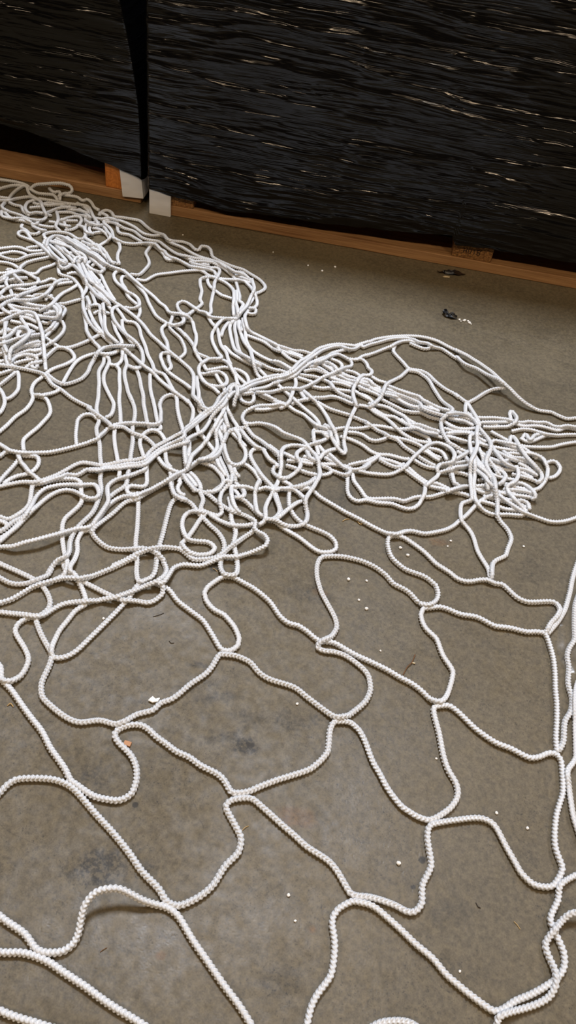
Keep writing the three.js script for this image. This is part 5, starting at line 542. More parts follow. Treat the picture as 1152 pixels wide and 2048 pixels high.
[2,10,-1826,10,15,-1832,15,16,-1837,25,17,-1844,36,14,-1852,42,12,-1855,48,10,-1855,53,9,-1853,55,9,-1851,59,11,-1845,64,13,-1834,69,13,-1827,76,11,-1823,87,7,-1822],
[-834,6,-1841,-816,6,-1853,-797,6,-1867,-788,6,-1870,-780,6,-1870,-757,6,-1863,-730,6,-1859],
[-168,6,-1457,-157,13,-1424,-148,14,-1407,-140,17,-1387,-128,12,-1365,-122,7,-1357],
[-172,6,-1248,-180,6,-1228,-186,6,-1204,-193,6,-1180,-203,6,-1155,-203,6,-1150,-200,6,-1141],
[-937,6,-2465,-922,6,-2461,-916,6,-2461,-908,6,-2465,-898,6,-2476,-893,6,-2480,-884,6,-2481,-869,6,-2479,-863,6,-2479,-854,6,-2481,-834,6,-2489],
[350,6,-1635,359,7,-1633,375,11,-1626,384,12,-1623,390,11,-1623,406,7,-1626,419,6,-1627,427,7,-1627,441,10,-1621,447,10,-1620,456,6,-1621],
[-186,22,-1649,-185,25,-1654,-185,27,-1658,-183,26,-1671,-180,25,-1676,-178,25,-1677,-176,25,-1677,-172,27,-1672,-169,29,-1664,-166,34,-1646,-165,34,-1637,-165,33,-1633,-168,26,-1624,-168,13,-1610],
[75,5,-1593,102,6,-1606,123,6,-1608,138,6,-1613,149,6,-1618,161,6,-1626,156,6,-1621,166,10,-1625],
[-1006,6,-2444,-984,6,-2433,-969,6,-2432,-964,6,-2430,-958,6,-2424,-949,6,-2407,-944,6,-2400,-920,6,-2381],
[-129,12,-1338,-123,12,-1339,-108,14,-1341,-102,13,-1343,-91,9,-1346,-77,6,-1346,-64,7,-1352,-59,9,-1353,-53,11,-1352,-44,14,-1347,-39,15,-1345,-33,14,-1347,-25,14,-1351],
[488,7,-1612,497,13,-1594,504,15,-1587,506,15,-1586,513,14,-1586,526,11,-1591,529,11,-1591,534,12,-1590,544,13,-1583,555,12,-1573,561,9,-1566,566,5,-1556],
[-318,6,-2270,-288,6,-2250,-256,6,-2234,-247,6,-2226,-227,6,-2207],
[-165,6,-1676,-157,5,-1653,-152,6,-1646,-147,6,-1643,-141,6,-1642,-133,5,-1644,-128,6,-1651,-126,6,-1660,-129,6,-1678,-134,5,-1699],
[-726,12,-1644,-725,8,-1662,-724,6,-1673,-720,6,-1681,-713,6,-1687,-704,9,-1689,-691,12,-1688,-685,13,-1687,-676,13,-1685,-671,11,-1681,-670,9,-1679,-670,6,-1673,-671,6,-1665],
[-922,6,-2323,-921,6,-2308,-919,6,-2302,-915,6,-2299,-902,6,-2292,-889,6,-2279,-884,6,-2276,-875,6,-2276,-870,6,-2278,-865,6,-2282,-862,6,-2290,-858,6,-2305],
[-538,6,-1898,-529,6,-1878,-519,6,-1856,-506,6,-1835,-493,6,-1814,-490,6,-1806,-490,6,-1800],
[350,6,-1645,357,10,-1644,363,11,-1645,368,11,-1647,381,7,-1655,389,7,-1657,403,12,-1653,414,13,-1648,425,11,-1644,439,7,-1642,450,6,-1637],
[-814,6,-2232,-794,6,-2214,-773,6,-2195,-755,6,-2175,-737,6,-2154],
[56,5,-1816,74,6,-1813,82,6,-1810,101,7,-1799,116,12,-1791,128,13,-1787,142,12,-1783,157,7,-1785],
[-774,6,-1675,-761,10,-1675,-752,12,-1677,-745,11,-1684,-736,7,-1700,-728,6,-1709,-711,6,-1722,-689,6,-1732],
[410,6,-1527,437,6,-1525,461,6,-1520,487,6,-1515,518,6,-1514],
[402,6,-1454,421,6,-1461,436,6,-1465,454,6,-1465,479,6,-1464,509,6,-1467],
[9,5,-1751,33,6,-1748,39,6,-1749,53,6,-1755,59,5,-1755,86,6,-1753,107,6,-1754,116,6,-1752],
[-857,6,-1906,-847,6,-1913,-831,12,-1917,-816,16,-1924,-811,17,-1927,-804,15,-1932,-792,9,-1942,-785,6,-1947,-779,6,-1949,-764,6,-1951],
[-670,8,-1859,-665,15,-1868,-663,17,-1874,-663,17,-1879,-664,15,-1891,-666,12,-1901,-667,9,-1903,-667,6,-1900,-668,6,-1909,-671,6,-1916,-674,8,-1919,-678,10,-1919,-684,13,-1917,-687,14,-1913,-690,14,-1908,-697,9,-1903],
[-441,6,-2294,-410,6,-2276,-382,6,-2263,-365,6,-2258,-341,6,-2257],
[-197,6,-1612,-186,6,-1573,-176,18,-1521,-175,17,-1516,-173,13,-1509],
[-922,6,-2577,-908,6,-2561,-902,6,-2556,-896,6,-2556,-888,6,-2562,-885,6,-2563,-882,6,-2561,-877,6,-2550,-865,6,-2509],
[-396,10,-1920,-381,12,-1913,-378,12,-1912,-373,13,-1914,-366,11,-1922,-359,7,-1941,-356,6,-1954,-358,6,-1966,-361,6,-1971,-365,6,-1976,-376,6,-1981],
[-163,6,-1250,-150,6,-1242,-136,6,-1235,-118,10,-1226,-109,12,-1224,-100,12,-1225,-85,8,-1232,-77,9,-1234,-67,13,-1237],
[-851,6,-2471,-826,6,-2460,-817,6,-2458,-808,6,-2458,-801,7,-2457,-790,11,-2452,-776,15,-2443,-769,16,-2440,-764,15,-2440,-755,11,-2445],
[409,6,-1784,416,6,-1763,423,12,-1732,431,14,-1704,433,13,-1697,434,12,-1692,433,10,-1689,430,7,-1685],
[421,6,-1425,450,6,-1420,479,6,-1411,506,6,-1412,524,6,-1408],
[-831,6,-1940,-813,6,-1929,-792,6,-1917,-773,6,-1908,-759,6,-1904,-735,6,-1903],
[199,6,-1764,213,10,-1754,224,13,-1746,246,13,-1731,263,14,-1723,269,14,-1722,275,14,-1723,288,10,-1730],
[257,6,-2015,279,6,-2004,294,6,-1999,302,6,-2000,308,6,-2003,312,6,-2007,314,6,-2013,314,6,-2018,313,6,-2021,309,6,-2025,301,6,-2027,286,6,-2025],
[-603,7,-1338,-593,12,-1321,-590,11,-1317,-584,7,-1311,-580,7,-1308,-563,12,-1288,-556,11,-1283,-543,6,-1278,-532,6,-1269],
[-885,7,-2355,-880,11,-2340,-880,12,-2332,-882,11,-2328,-891,8,-2325,-891,6,-2323,-881,7,-2314,-867,11,-2302,-860,12,-2298,-857,12,-2297,-852,12,-2298,-843,7,-2307],
[415,8,-1545,416,13,-1527,418,17,-1514,430,26,-1488,435,29,-1474,438,29,-1468,442,28,-1464,453,23,-1458],
[32,6,-1338,22,6,-1330,15,8,-1322,6,13,-1305,-4,13,-1290,-15,18,-1266,-18,17,-1262,-24,13,-1255],
[-933,6,-2118,-925,6,-2134,-918,6,-2144,-909,5,-2153,-899,6,-2159,-888,6,-2162,-876,6,-2162,-867,6,-2160,-853,6,-2154],
[-742,14,-1698,-731,19,-1703,-727,21,-1707,-723,22,-1713,-720,22,-1721,-718,20,-1739,-716,20,-1744,-709,22,-1751,-705,22,-1756,-691,14,-1778],
[-39,6,-1356,-32,6,-1340,-24,6,-1317,-15,6,-1291,-15,6,-1285,-17,6,-1280,-28,6,-1262],
[431,6,-1442,459,6,-1439,486,6,-1435,514,6,-1433,520,6,-1431,530,6,-1425],
[-224,6,-2001,-237,6,-1980,-244,6,-1960,-248,6,-1935,-248,6,-1905],
[424,12,-1656,413,16,-1645,409,17,-1641,407,16,-1636,406,15,-1626,406,13,-1614,406,19,-1579,407,18,-1572,409,13,-1566],
[-287,6,-296,-254,6,-289,-221,6,-285,-188,6,-281],
[-803,6,-1755,-790,6,-1768,-783,6,-1773,-778,8,-1775,-765,12,-1776,-759,13,-1776,-753,12,-1777,-746,9,-1780,-739,7,-1785,-719,6,-1799],
[-636,6,-2048,-607,6,-2021,-587,6,-1999,-566,5,-1977],
[-813,6,-2212,-796,6,-2194,-780,6,-2176,-756,12,-2146,-752,11,-2144,-746,7,-2143],
[-1013,6,-2463,-1014,6,-2496,-1013,6,-2514,-1009,6,-2538,-1002,6,-2561],
[-192,6,-1851,-182,6,-1838,-171,10,-1821,-160,15,-1807,-149,19,-1796,-143,20,-1792,-138,20,-1789,-132,18,-1789,-125,15,-1789],
[469,7,-1571,479,11,-1561,485,12,-1558,491,11,-1557,503,7,-1556,512,6,-1554,534,6,-1542,555,6,-1531],
[-265,6,-1664,-261,7,-1647,-254,13,-1623,-250,13,-1614,-245,13,-1604,-239,10,-1597,-233,7,-1595,-228,6,-1596,-217,6,-1601],
[-771,6,-2368,-753,11,-2357,-744,13,-2349,-739,15,-2342,-730,18,-2322,-724,19,-2315,-722,18,-2314,-717,16,-2315,-706,10,-2325],
[-259,6,-1472,-255,11,-1445,-252,11,-1429,-247,13,-1414,-240,13,-1391,-238,11,-1384,-237,7,-1379],
[542,5,-1676,548,6,-1689,551,6,-1692,553,7,-1688,555,12,-1669,558,13,-1665,559,13,-1666,563,12,-1671,570,9,-1686,574,7,-1693,580,6,-1698,588,5,-1702],
[-291,13,-2254,-275,19,-2230,-266,21,-2221,-260,20,-2219,-258,20,-2219,-246,16,-2223,-236,14,-2223,-231,13,-2222,-223,11,-2216,-216,7,-2214],
[-690,12,-2236,-679,15,-2230,-673,16,-2227,-668,15,-2227,-658,10,-2228,-655,8,-2227,-652,6,-2225,-640,6,-2212,-617,6,-2184],
[418,16,-1548,421,22,-1527,424,24,-1520,428,25,-1514,436,25,-1506,448,21,-1493,451,20,-1488,455,21,-1473,460,17,-1466],
[349,6,-1592,360,6,-1588,365,6,-1585,368,6,-1579,369,8,-1571,367,14,-1549,363,16,-1535,356,11,-1519,352,6,-1513],
[-913,6,-2461,-895,6,-2463,-886,6,-2465,-863,6,-2478,-854,6,-2482,-842,6,-2483,-821,6,-2481],
[-37,8,-1354,-26,13,-1354,-18,15,-1354,-3,13,-1359,3,12,-1360,8,10,-1359,15,9,-1355,24,12,-1343,30,13,-1336,34,11,-1330,37,7,-1323],
[-243,8,-2093,-237,12,-2072,-229,15,-2049,-223,21,-2020,-220,20,-2009,-218,15,-2003],
[237,6,-1674,258,6,-1656,272,6,-1649,295,6,-1643,323,6,-1641],
[120,6,-1474,143,6,-1488,166,6,-1500,165,6,-1500,166,6,-1502,194,6,-1529],
[-700,6,-2135,-687,6,-2114,-675,6,-2092,-666,6,-2073,-656,5,-2051],
[-277,6,-1661,-271,6,-1638,-255,6,-1620,-251,6,-1606,-247,5,-1585,-244,5,-1581,-240,6,-1577],
[-130,12,-1345,-130,11,-1341,-130,11,-1335,-126,17,-1308,-124,17,-1302,-121,16,-1292,-115,16,-1278,-109,15,-1269,-105,13,-1266,-98,10,-1264],
[-128,5,-1693,-105,5,-1678,-85,6,-1669,-65,11,-1655,-62,11,-1654,-56,10,-1654,-47,7,-1658],
[199,6,-1788,225,6,-1780,260,6,-1773,289,6,-1763],
[-924,6,-2093,-897,6,-2097,-879,6,-2095,-866,6,-2089,-839,6,-2069],
[-112,6,-1905,-84,6,-1894,-57,6,-1882,-25,6,-1873],
[28,6,-1690,54,6,-1674,65,6,-1669,89,6,-1663,113,6,-1658],
[246,7,-1634,273,20,-1631,281,21,-1629,292,21,-1623,298,20,-1622,310,19,-1623,330,12,-1631],
[-121,7,-1311,-105,12,-1306,-97,11,-1303,-90,8,-1300,-84,6,-1296,-60,6,-1272,-55,6,-1269,-46,6,-1265],
[-174,7,-1435,-171,7,-1427,-166,6,-1418,-153,6,-1394,-144,6,-1375,-133,6,-1354],
[-17,6,-1835,10,6,-1828,42,6,-1812,68,6,-1804],
[-709,6,-1895,-699,6,-1882,-683,12,-1857,-678,11,-1850,-676,8,-1847,-674,6,-1841,-671,6,-1817],
[-696,17,-1918,-677,25,-1890,-670,29,-1877,-666,32,-1864,-665,32,-1858,-665,31,-1854,-673,21,-1844],
[-721,6,-2365,-711,7,-2365,-704,8,-2362,-688,12,-2350,-684,11,-2347,-676,7,-2345,-669,6,-2338,-654,6,-2315],
[-812,6,-2509,-790,6,-2494,-778,6,-2485,-768,6,-2473,-750,6,-2446],
[-142,8,-1537,-133,12,-1523,-128,13,-1514,-102,13,-1485,-97,12,-1482,-92,11,-1481,-81,7,-1483],
[536,6,-1675,548,6,-1666,554,6,-1665,560,6,-1666,573,6,-1675,589,6,-1689,608,5,-1705],
[-784,6,-1745,-767,14,-1716,-749,23,-1684,-744,23,-1676,-741,19,-1671],
[-122,6,-1420,-113,6,-1421,-107,6,-1419,-98,6,-1412,-89,6,-1403,-77,6,-1385,-73,6,-1377,-72,6,-1368,-74,6,-1359],
[-731,6,-2278,-721,6,-2276,-715,7,-2272,-702,11,-2260,-692,13,-2249,-686,12,-2245,-675,6,-2242,-661,5,-2232],
[-375,7,-1981,-366,11,-1964,-359,13,-1950,-356,14,-1943,-355,16,-1932,-357,17,-1921,-361,17,-1917,-366,15,-1915,-376,12,-1917],
[476,7,-1444,487,11,-1437,495,13,-1435,502,12,-1437,518,7,-1446,521,7,-1447,527,6,-1446,532,6,-1443,535,6,-1438,536,6,-1420],
[70,10,-1583,71,14,-1569,72,14,-1562,73,14,-1557,78,11,-1549,88,15,-1525,92,14,-1519,105,6,-1511],
[-227,11,-2082,-220,11,-2076,-216,12,-2070,-213,13,-2064,-213,13,-2058,-216,13,-2037,-220,13,-2014,-221,12,-2008,-223,7,-2003],
[271,7,-1730,282,11,-1721,288,13,-1718,323,13,-1708,330,13,-1708,336,12,-1709,350,7,-1714],
[-882,6,-2017,-868,6,-2011,-858,8,-2007,-851,10,-2006,-846,12,-2007,-839,13,-2012,-833,13,-2019,-822,8,-2032,-812,6,-2039],
[-525,6,-1177,-532,6,-1159,-545,6,-1143,-557,6,-1118,-563,6,-1111,-570,6,-1105],
[80,7,-1820,95,12,-1810,100,12,-1808,109,11,-1808,115,10,-1807,129,13,-1797,135,13,-1795,144,12,-1795,156,7,-1799],
[-178,6,-1543,-148,6,-1512,-119,6,-1481],
[-150,9,-1536,-144,7,-1532,-138,6,-1527,-110,6,-1499,-86,6,-1480],
[-794,7,-1922,-780,12,-1911,-774,13,-1907,-764,13,-1903,-755,13,-1902,-747,13,-1902,-741,12,-1904,-728,7,-1912,-720,6,-1916],
[-200,6,-1770,-187,6,-1770,-178,6,-1768,-168,6,-1762,-161,6,-1756,-156,6,-1749,-151,6,-1738,-149,6,-1729,-149,6,-1717],
[216,6,-338,234,6,-349,261,6,-355,276,6,-354,295,6,-345],
[-733,6,-1693,-726,12,-1703,-719,14,-1714,-714,15,-1717,-702,19,-1723,-698,20,-1726,-687,16,-1739,-676,10,-1748],
[-734,6,-1678,-707,6,-1707,-693,5,-1718,-688,5,-1721,-682,6,-1721,-667,6,-1719],
[-796,6,-2472,-783,6,-2463,-775,7,-2455,-749,15,-2420,-745,15,-2416,-742,13,-2415,-739,11,-2415],
[41,6,-1804,67,6,-1797,93,6,-1790,123,6,-1785],
[-787,6,-1825,-760,6,-1822,-733,6,-1820,-725,6,-1817,-706,6,-1807],
[-265,13,-1327,-258,12,-1311,-252,11,-1298,-246,14,-1285,-241,15,-1280,-233,16,-1275,-228,15,-1273,-222,14,-1273,-214,11,-1276],
[-816,6,-1896,-786,6,-1892,-760,5,-1895,-733,6,-1897],
[351,5,-1689,372,6,-1676,384,6,-1673,393,6,-1674,405,6,-1677,428,6,-1686],
[238,6,-1502,267,6,-1476,301,6,-1448],
[210,6,-1798,233,6,-1792,260,6,-1785,289,6,-1774],
[244,6,-1510,260,6,-1496,279,6,-1476,305,6,-1455],
[-855,6,-2363,-840,6,-2364,-831,6,-2363,-822,6,-2358,-805,11,-2346,-799,12,-2344,-793,11,-2346,-784,7,-2355],
[-307,6,-1400,-291,6,-1380,-278,10,-1367,-269,12,-1361,-261,11,-1359,-244,6,-1361],
[-83,6,-1877,-62,6,-1856,-54,6,-1850,-35,6,-1841,-20,6,-1827],
[-22,6,-1441,2,6,-1435,27,6,-1427,42,6,-1425,57,6,-1425],
[468,6,-1462,495,6,-1461,525,6,-1463,549,6,-1462],
[-633,6,-2176,-627,6,-2149,-626,8,-2137,-627,11,-2123,-629,12,-2117,-632,12,-2117,-638,11,-2119,-647,9,-2125],
[-128,6,-1359,-115,6,-1349,-108,7,-1342,-105,9,-1336,-100,12,-1324,-100,15,-1316,-100,15,-1312,-104,16,-1307,-109,15,-1305,-118,12,-1306],
[-395,7,-2249,-382,12,-2241,-372,13,-2238,-366,12,-2239,-350,6,-2245,-335,6,-2246,-321,6,-2251],
[-771,5,-2209,-749,6,-2201,-736,6,-2194,-725,6,-2184,-707,6,-2163],
[358,6,-1537,366,10,-1537,371,10,-1538,393,6,-1552,408,6,-1558,417,6,-1558,432,6,-1556],
[463,6,-1682,473,6,-1675,489,6,-1665,494,6,-1661,498,8,-1656,506,11,-1642,510,12,-1637,514,11,-1634,521,7,-1632],
[-811,6,-1777,-799,6,-1769,-794,6,-1768,-791,6,-1772,-790,6,-1781,-790,6,-1796,-797,6,-1827],
[-684,6,-1773,-681,8,-1778,-679,9,-1783,-677,7,-1797,-676,8,-1803,-671,12,-1811,-669,13,-1816,-668,12,-1826,-669,8,-1848],
[-230,6,-1504,-206,6,-1473,-181,6,-1441],
[126,5,-1799,144,5,-1795,158,6,-1790,178,6,-1781,199,6,-1769],
[479,6,-1475,487,7,-1475,504,12,-1473,523,10,-1476,529,11,-1475,537,12,-1473,542,12,-1471,554,7,-1465],
[-761,14,-1696,-750,18,-1678,-747,18,-1673,-744,14,-1668,-741,12,-1662,-731,13,-1642,-727,11,-1637,-720,6,-1636],
[-32,7,-1479,-21,11,-1470,-12,12,-1465,7,7,-1461,16,6,-1459,25,6,-1458,40,6,-1458],
[-18,6,-1808,2,6,-1820,11,7,-1821,22,10,-1816,36,12,-1808,44,11,-1806,52,7,-1805],
[28,6,-1847,46,5,-1844,55,6,-1840,77,6,-1828,99,6,-1816],
[148,6,-1463,159,6,-1482,178,6,-1506,192,6,-1527],
[351,8,-1712,361,11,-1703,370,12,-1700,379,12,-1699,388,12,-1700,397,10,-1701,406,7,-1701,412,6,-1699,422,6,-1694],
[-212,6,-1574,-200,6,-1552,-188,6,-1531,-179,6,-1504],
[-249,6,-1456,-244,6,-1432,-240,6,-1408,-240,6,-1380],
[-867,7,-2038,-859,14,-2008,-856,15,-1998,-855,13,-1989,-849,13,-1977,-846,12,-1974,-842,7,-1971],
[-582,6,-1585,-587,6,-1574,-592,6,-1567,-599,7,-1559,-607,11,-1548,-611,12,-1543,-614,12,-1542,-620,12,-1542,-634,7,-1545],
[-765,6,-2426,-722,6,-2430,-689,6,-2428],
[364,16,-1540,374,17,-1548,391,17,-1566,397,15,-1575,412,8,-1597],
[-403,6,-2256,-394,8,-2257,-383,12,-2256,-377,13,-2257,-360,12,-2265,-348,11,-2267,-331,9,-2272],
[-250,7,-1475,-246,12,-1454,-242,14,-1434,-240,17,-1416,-239,17,-1410,-238,13,-1402],
[-97,11,-1821,-99,13,-1820,-96,15,-1819,-85,15,-1819,-77,14,-1817,-67,13,-1812,-48,13,-1798,-43,11,-1796,-35,7,-1794],
[-120,6,-1621,-103,6,-1625,-91,6,-1629,-81,6,-1635,-63,6,-1648,-52,6,-1652],
[77,6,-1449,95,6,-1443,109,10,-1435,115,12,-1434,118,13,-1434,122,13,-1438,125,13,-1446,125,12,-1452,123,12,-1462],
[480,6,-1498,503,6,-1490,524,6,-1488,530,6,-1487,536,6,-1481,544,6,-1468],
[-741,11,-2194,-736,10,-2199,-731,10,-2202,-722,12,-2203,-713,13,-2200,-702,13,-2194,-694,12,-2187,-689,10,-2180,-684,6,-2171],
[512,6,-1639,527,6,-1641,532,6,-1640,538,6,-1638,550,6,-1629,573,6,-1605],
[-22,6,-1474,5,6,-1468,27,6,-1467,52,6,-1467],
[28,6,-1549,44,6,-1530,60,6,-1507,74,6,-1491],
[94,6,-1527,73,14,-1506,64,14,-1497,59,13,-1491,57,13,-1486,52,14,-1470],
[-750,12,-2394,-735,17,-2376,-726,17,-2372,-712,16,-2371,-706,15,-2373,-701,14,-2377,-694,11,-2387],
[463,6,-1640,468,6,-1647,473,6,-1649,479,7,-1647,494,14,-1637,505,18,-1632,515,17,-1632,525,13,-1633],
[-242,6,-1353,-245,6,-1333,-244,6,-1332,-242,6,-1331,-244,6,-1318,-243,6,-1309,-240,6,-1303,-237,6,-1299,-232,6,-1296,-223,6,-1294],
[128,6,-1773,152,6,-1768,169,6,-1762,182,6,-1754,191,6,-1742],
[41,6,-1591,57,6,-1577,76,6,-1562,81,6,-1554,89,6,-1538],
[127,6,-1791,153,6,-1784,180,6,-1770,186,6,-1768,195,6,-1768],
[447,5,-1599,468,6,-1597,482,6,-1592,494,6,-1583,506,5,-1565],
[-182,7,-1314,-173,10,-1313,-164,12,-1315,-160,12,-1319,-156,12,-1323,-149,14,-1345,-147,15,-1349,-142,16,-1350,-134,17,-1346],
[-33,6,-1792,-11,5,-1793,14,6,-1792,23,6,-1790,38,6,-1785],
[450,5,-1556,463,10,-1546,472,10,-1543,492,6,-1546,516,6,-1552],
[69,6,-1562,62,7,-1553,52,12,-1537,44,14,-1529,37,13,-1525,25,8,-1521,19,6,-1518],
[357,16,-1500,361,20,-1506,368,20,-1511,381,17,-1519,410,7,-1542],
[-631,6,-2021,-619,6,-2000,-608,6,-1978,-599,6,-1958],
[36,6,-1886,63,6,-1876,71,6,-1872,75,6,-1868,78,6,-1863,80,6,-1857,79,6,-1842],
[462,6,-1623,489,6,-1622,532,6,-1624],
[-717,6,-2087,-707,6,-2098,-701,6,-2100,-698,7,-2100,-688,9,-2095,-682,11,-2089,-674,12,-2081,-670,11,-2075,-666,7,-2071],
[-719,6,-2296,-703,6,-2278,-696,6,-2268,-693,6,-2257,-692,6,-2235],
[301,6,-1580,323,6,-1579,331,6,-1577,337,6,-1574,341,6,-1570,344,6,-1565,351,6,-1545],
[-771,6,-1958,-758,6,-1964,-748,9,-1964,-732,12,-1958,-727,11,-1957,-716,7,-1956,-707,6,-1951],
[125,12,-1801,136,12,-1806,142,13,-1806,148,14,-1804,155,15,-1799,163,13,-1791,178,7,-1788,185,6,-1784],
[-352,6,-1474,-344,9,-1480,-339,10,-1483,-331,8,-1485,-325,7,-1485,-321,6,-1483,-314,6,-1476,-301,6,-1456],
[-608,6,-2019,-591,12,-1988,-581,13,-1975,-579,12,-1968,-583,6,-1962],
[349,6,-1612,371,6,-1600,385,6,-1594,397,5,-1591,413,6,-1591],
[263,7,-1658,273,11,-1656,282,13,-1655,305,13,-1648,314,11,-1647,327,7,-1651],
[56,6,-1462,83,6,-1468,122,6,-1469],
[7,6,-1374,29,6,-1390,36,6,-1396,46,6,-1411,56,6,-1418],
[-644,6,-1976,-659,6,-1962,-676,6,-1945,-684,6,-1940,-696,6,-1936],
[84,6,-1839,102,6,-1840,111,6,-1838,119,6,-1834,131,6,-1824,144,6,-1817],
[-199,9,-2034,-188,6,-2034,-183,6,-2035,-178,6,-2038,-175,6,-2046,-175,6,-2052,-176,7,-2056,-178,8,-2059,-180,9,-2059,-188,11,-2057,-196,13,-2050],
[-747,6,-1736,-737,6,-1747,-732,6,-1750,-726,5,-1752,-711,6,-1751,-705,6,-1752,-689,5,-1760],
[50,6,-1799,82,6,-1791,114,6,-1783],
[329,6,-1496,343,11,-1501,353,15,-1503,358,15,-1505,367,13,-1512,381,7,-1528],
[471,11,-1535,477,10,-1534,482,10,-1531,485,11,-1525,487,13,-1514,484,13,-1505,479,12,-1495,475,11,-1491,469,6,-1487],
[-194,9,-1528,-182,11,-1501,-175,13,-1482,-173,12,-1477,-170,7,-1470],
[-154,6,-1424,-138,6,-1395,-125,6,-1367],
[-744,9,-1787,-746,13,-1764,-744,13,-1757,-741,13,-1752,-738,13,-1748,-734,12,-1745,-730,10,-1744,-719,5,-1744],
[-824,5,-1907,-809,6,-1888,-800,6,-1881,-792,6,-1877,-774,6,-1874],
[272,6,-1529,288,6,-1518,299,6,-1513,314,6,-1511,330,6,-1512],
[504,6,-1534,541,6,-1529,565,6,-1521],
[156,6,-1833,173,6,-1821,178,6,-1818,193,6,-1815,198,6,-1813,202,6,-1809,207,5,-1801],
[-229,6,-1368,-215,6,-1356,-205,6,-1343,-199,6,-1333,-194,6,-1318],
[289,6,-1767,320,6,-1736,328,6,-1732,337,6,-1729],
[-716,7,-2142,-714,13,-2148,-714,16,-2155,-713,16,-2163,-710,16,-2168,-707,16,-2169,-702,17,-2169,-697,17,-2165,-691,16,-2156,-688,12,-2152],
[360,6,-1508,375,6,-1509,384,6,-1509,419,6,-1499],
[-779,6,-2020,-765,6,-2032,-755,6,-2048,-751,6,-2051,-745,6,-2051,-734,6,-2046],
[407,6,-1785,404,6,-1770,401,11,-1742,402,10,-1734,405,5,-1728],
[-829,6,-2372,-804,6,-2386,-774,6,-2396],
[-487,6,-1987,-478,6,-1955,-478,6,-1928],
[-295,6,-1426,-289,6,-1403,-284,6,-1389,-279,6,-1381,-270,6,-1373],
[-712,8,-2421,-702,12,-2423,-692,14,-2426,-676,17,-2423,-668,15,-2424,-657,8,-2428],
[190,6,-1516,221,6,-1511,248,6,-1502],
[-79,6,-1482,-69,11,-1459,-64,13,-1449,-58,12,-1443,-53,10,-1441,-45,7,-1440],
[-852,12,-2038,-838,18,-2018,-830,19,-2009,-825,17,-2006,-813,6,-2005],
[-156,6,-1829,-139,13,-1793,-134,12,-1786,-127,7,-1780],
[17,6,-1369,29,6,-1372,37,6,-1377,41,6,-1385,51,6,-1412],
[-729,6,-2318,-705,6,-2342,-683,6,-2355],
[341,6,-1696,348,7,-1689,359,11,-1673,364,12,-1669,373,11,-1667,386,7,-1669],
[-784,6,-1789,-767,5,-1782,-756,6,-1776,-750,6,-1769,-740,6,-1753],
[61,6,-1425,77,6,-1434,81,6,-1439,82,6,-1444,81,6,-1449,76,6,-1453,68,6,-1456,59,6,-1457],
[18,7,-1859,25,10,-1848,30,11,-1843,35,10,-1840,48,6,-1837,52,6,-1834,62,6,-1825],
[-745,6,-1595,-726,6,-1615,-705,5,-1638],
[360,7,-1506,361,12,-1485,363,13,-1469,365,12,-1464,368,12,-1463,379,7,-1461],
[-759,7,-1676,-756,11,-1683,-755,12,-1692,-759,6,-1722,-759,6,-1732],
[-119,7,-1690,-104,12,-1677,-90,14,-1669,-81,12,-1666,-76,10,-1667,-70,8,-1669],
[346,6,-1441,389,6,-1438,395,6,-1436,403,6,-1432],
[-34,6,-1664,-26,7,-1672,-15,11,-1677,-7,12,-1681,1,11,-1687,12,8,-1697],
[6,6,-1841,24,13,-1821,32,15,-1813,39,13,-1811,49,8,-1810],
[-841,6,-1974,-833,6,-1962,-819,12,-1934,-817,11,-1930,-814,7,-1925],
[-186,17,-1579,-182,22,-1562,-179,23,-1552,-172,21,-1535,-170,19,-1531,-167,16,-1527],
[-698,6,-1680,-672,6,-1702,-668,6,-1709,-664,6,-1724],
[-689,6,-1796,-677,15,-1806,-674,17,-1812,-673,17,-1821,-674,12,-1844],
[129,5,-1751,146,6,-1745,156,6,-1738,164,5,-1729,170,6,-1715],
[-828,6,-2228,-831,6,-2248,-831,7,-2252,-833,11,-2257,-838,10,-2266,-845,7,-2280],
[-24,6,-1731,-16,6,-1718,-3,11,-1690,1,11,-1686,6,10,-1686],
[-630,6,-1985,-624,7,-1971,-616,12,-1946,-615,12,-1938,-615,7,-1933],
[190,6,-1512,206,6,-1502,220,6,-1496,230,6,-1494,242,6,-1496],
[493,6,-1602,510,6,-1610,535,6,-1612,547,6,-1615],
[-773,6,-1850,-754,6,-1850,-745,6,-1848,-720,6,-1836],
[-177,11,-1419,-168,13,-1397,-154,9,-1380,-148,6,-1373],
[-240,16,-1349,-234,13,-1341,-225,13,-1329,-214,12,-1318,-209,10,-1313,-204,6,-1309],
[375,6,-1586,383,6,-1580,388,7,-1575,394,10,-1566,398,12,-1555,400,12,-1550,405,7,-1543],
[-704,13,-2251,-694,16,-2249,-685,17,-2249,-679,14,-2250,-671,8,-2250,-665,6,-2247,-657,6,-2238],
[-784,6,-1702,-769,6,-1698,-762,6,-1693,-756,5,-1686,-745,6,-1667],
[-667,6,-2199,-674,6,-2176,-680,12,-2146],
[115,6,-1761,123,8,-1752,128,9,-1747,144,6,-1741,160,6,-1732],
[-271,6,-1361,-261,6,-1332,-257,6,-1308],
[-73,6,-1393,-60,6,-1381,-56,6,-1373,-45,6,-1363,-36,7,-1353],
[56,5,-1782,84,6,-1781,110,5,-1774],
[-817,6,-2387,-805,6,-2363,-792,6,-2339],
[-755,6,-2123,-739,6,-2136,-731,6,-2140,-722,6,-2141,-707,6,-2138],
[-834,6,-1882,-810,12,-1856,-803,11,-1853,-794,7,-1853],
[-701,15,-1872,-696,13,-1882,-694,11,-1893,-693,9,-1905,-694,6,-1923],
[305,6,-1447,320,6,-1445,340,12,-1437,355,12,-1434],
[289,6,-1567,301,6,-1564,306,6,-1561,323,6,-1547,334,6,-1541],
[-69,6,-1500,-43,6,-1478,-38,6,-1470,-34,6,-1462],
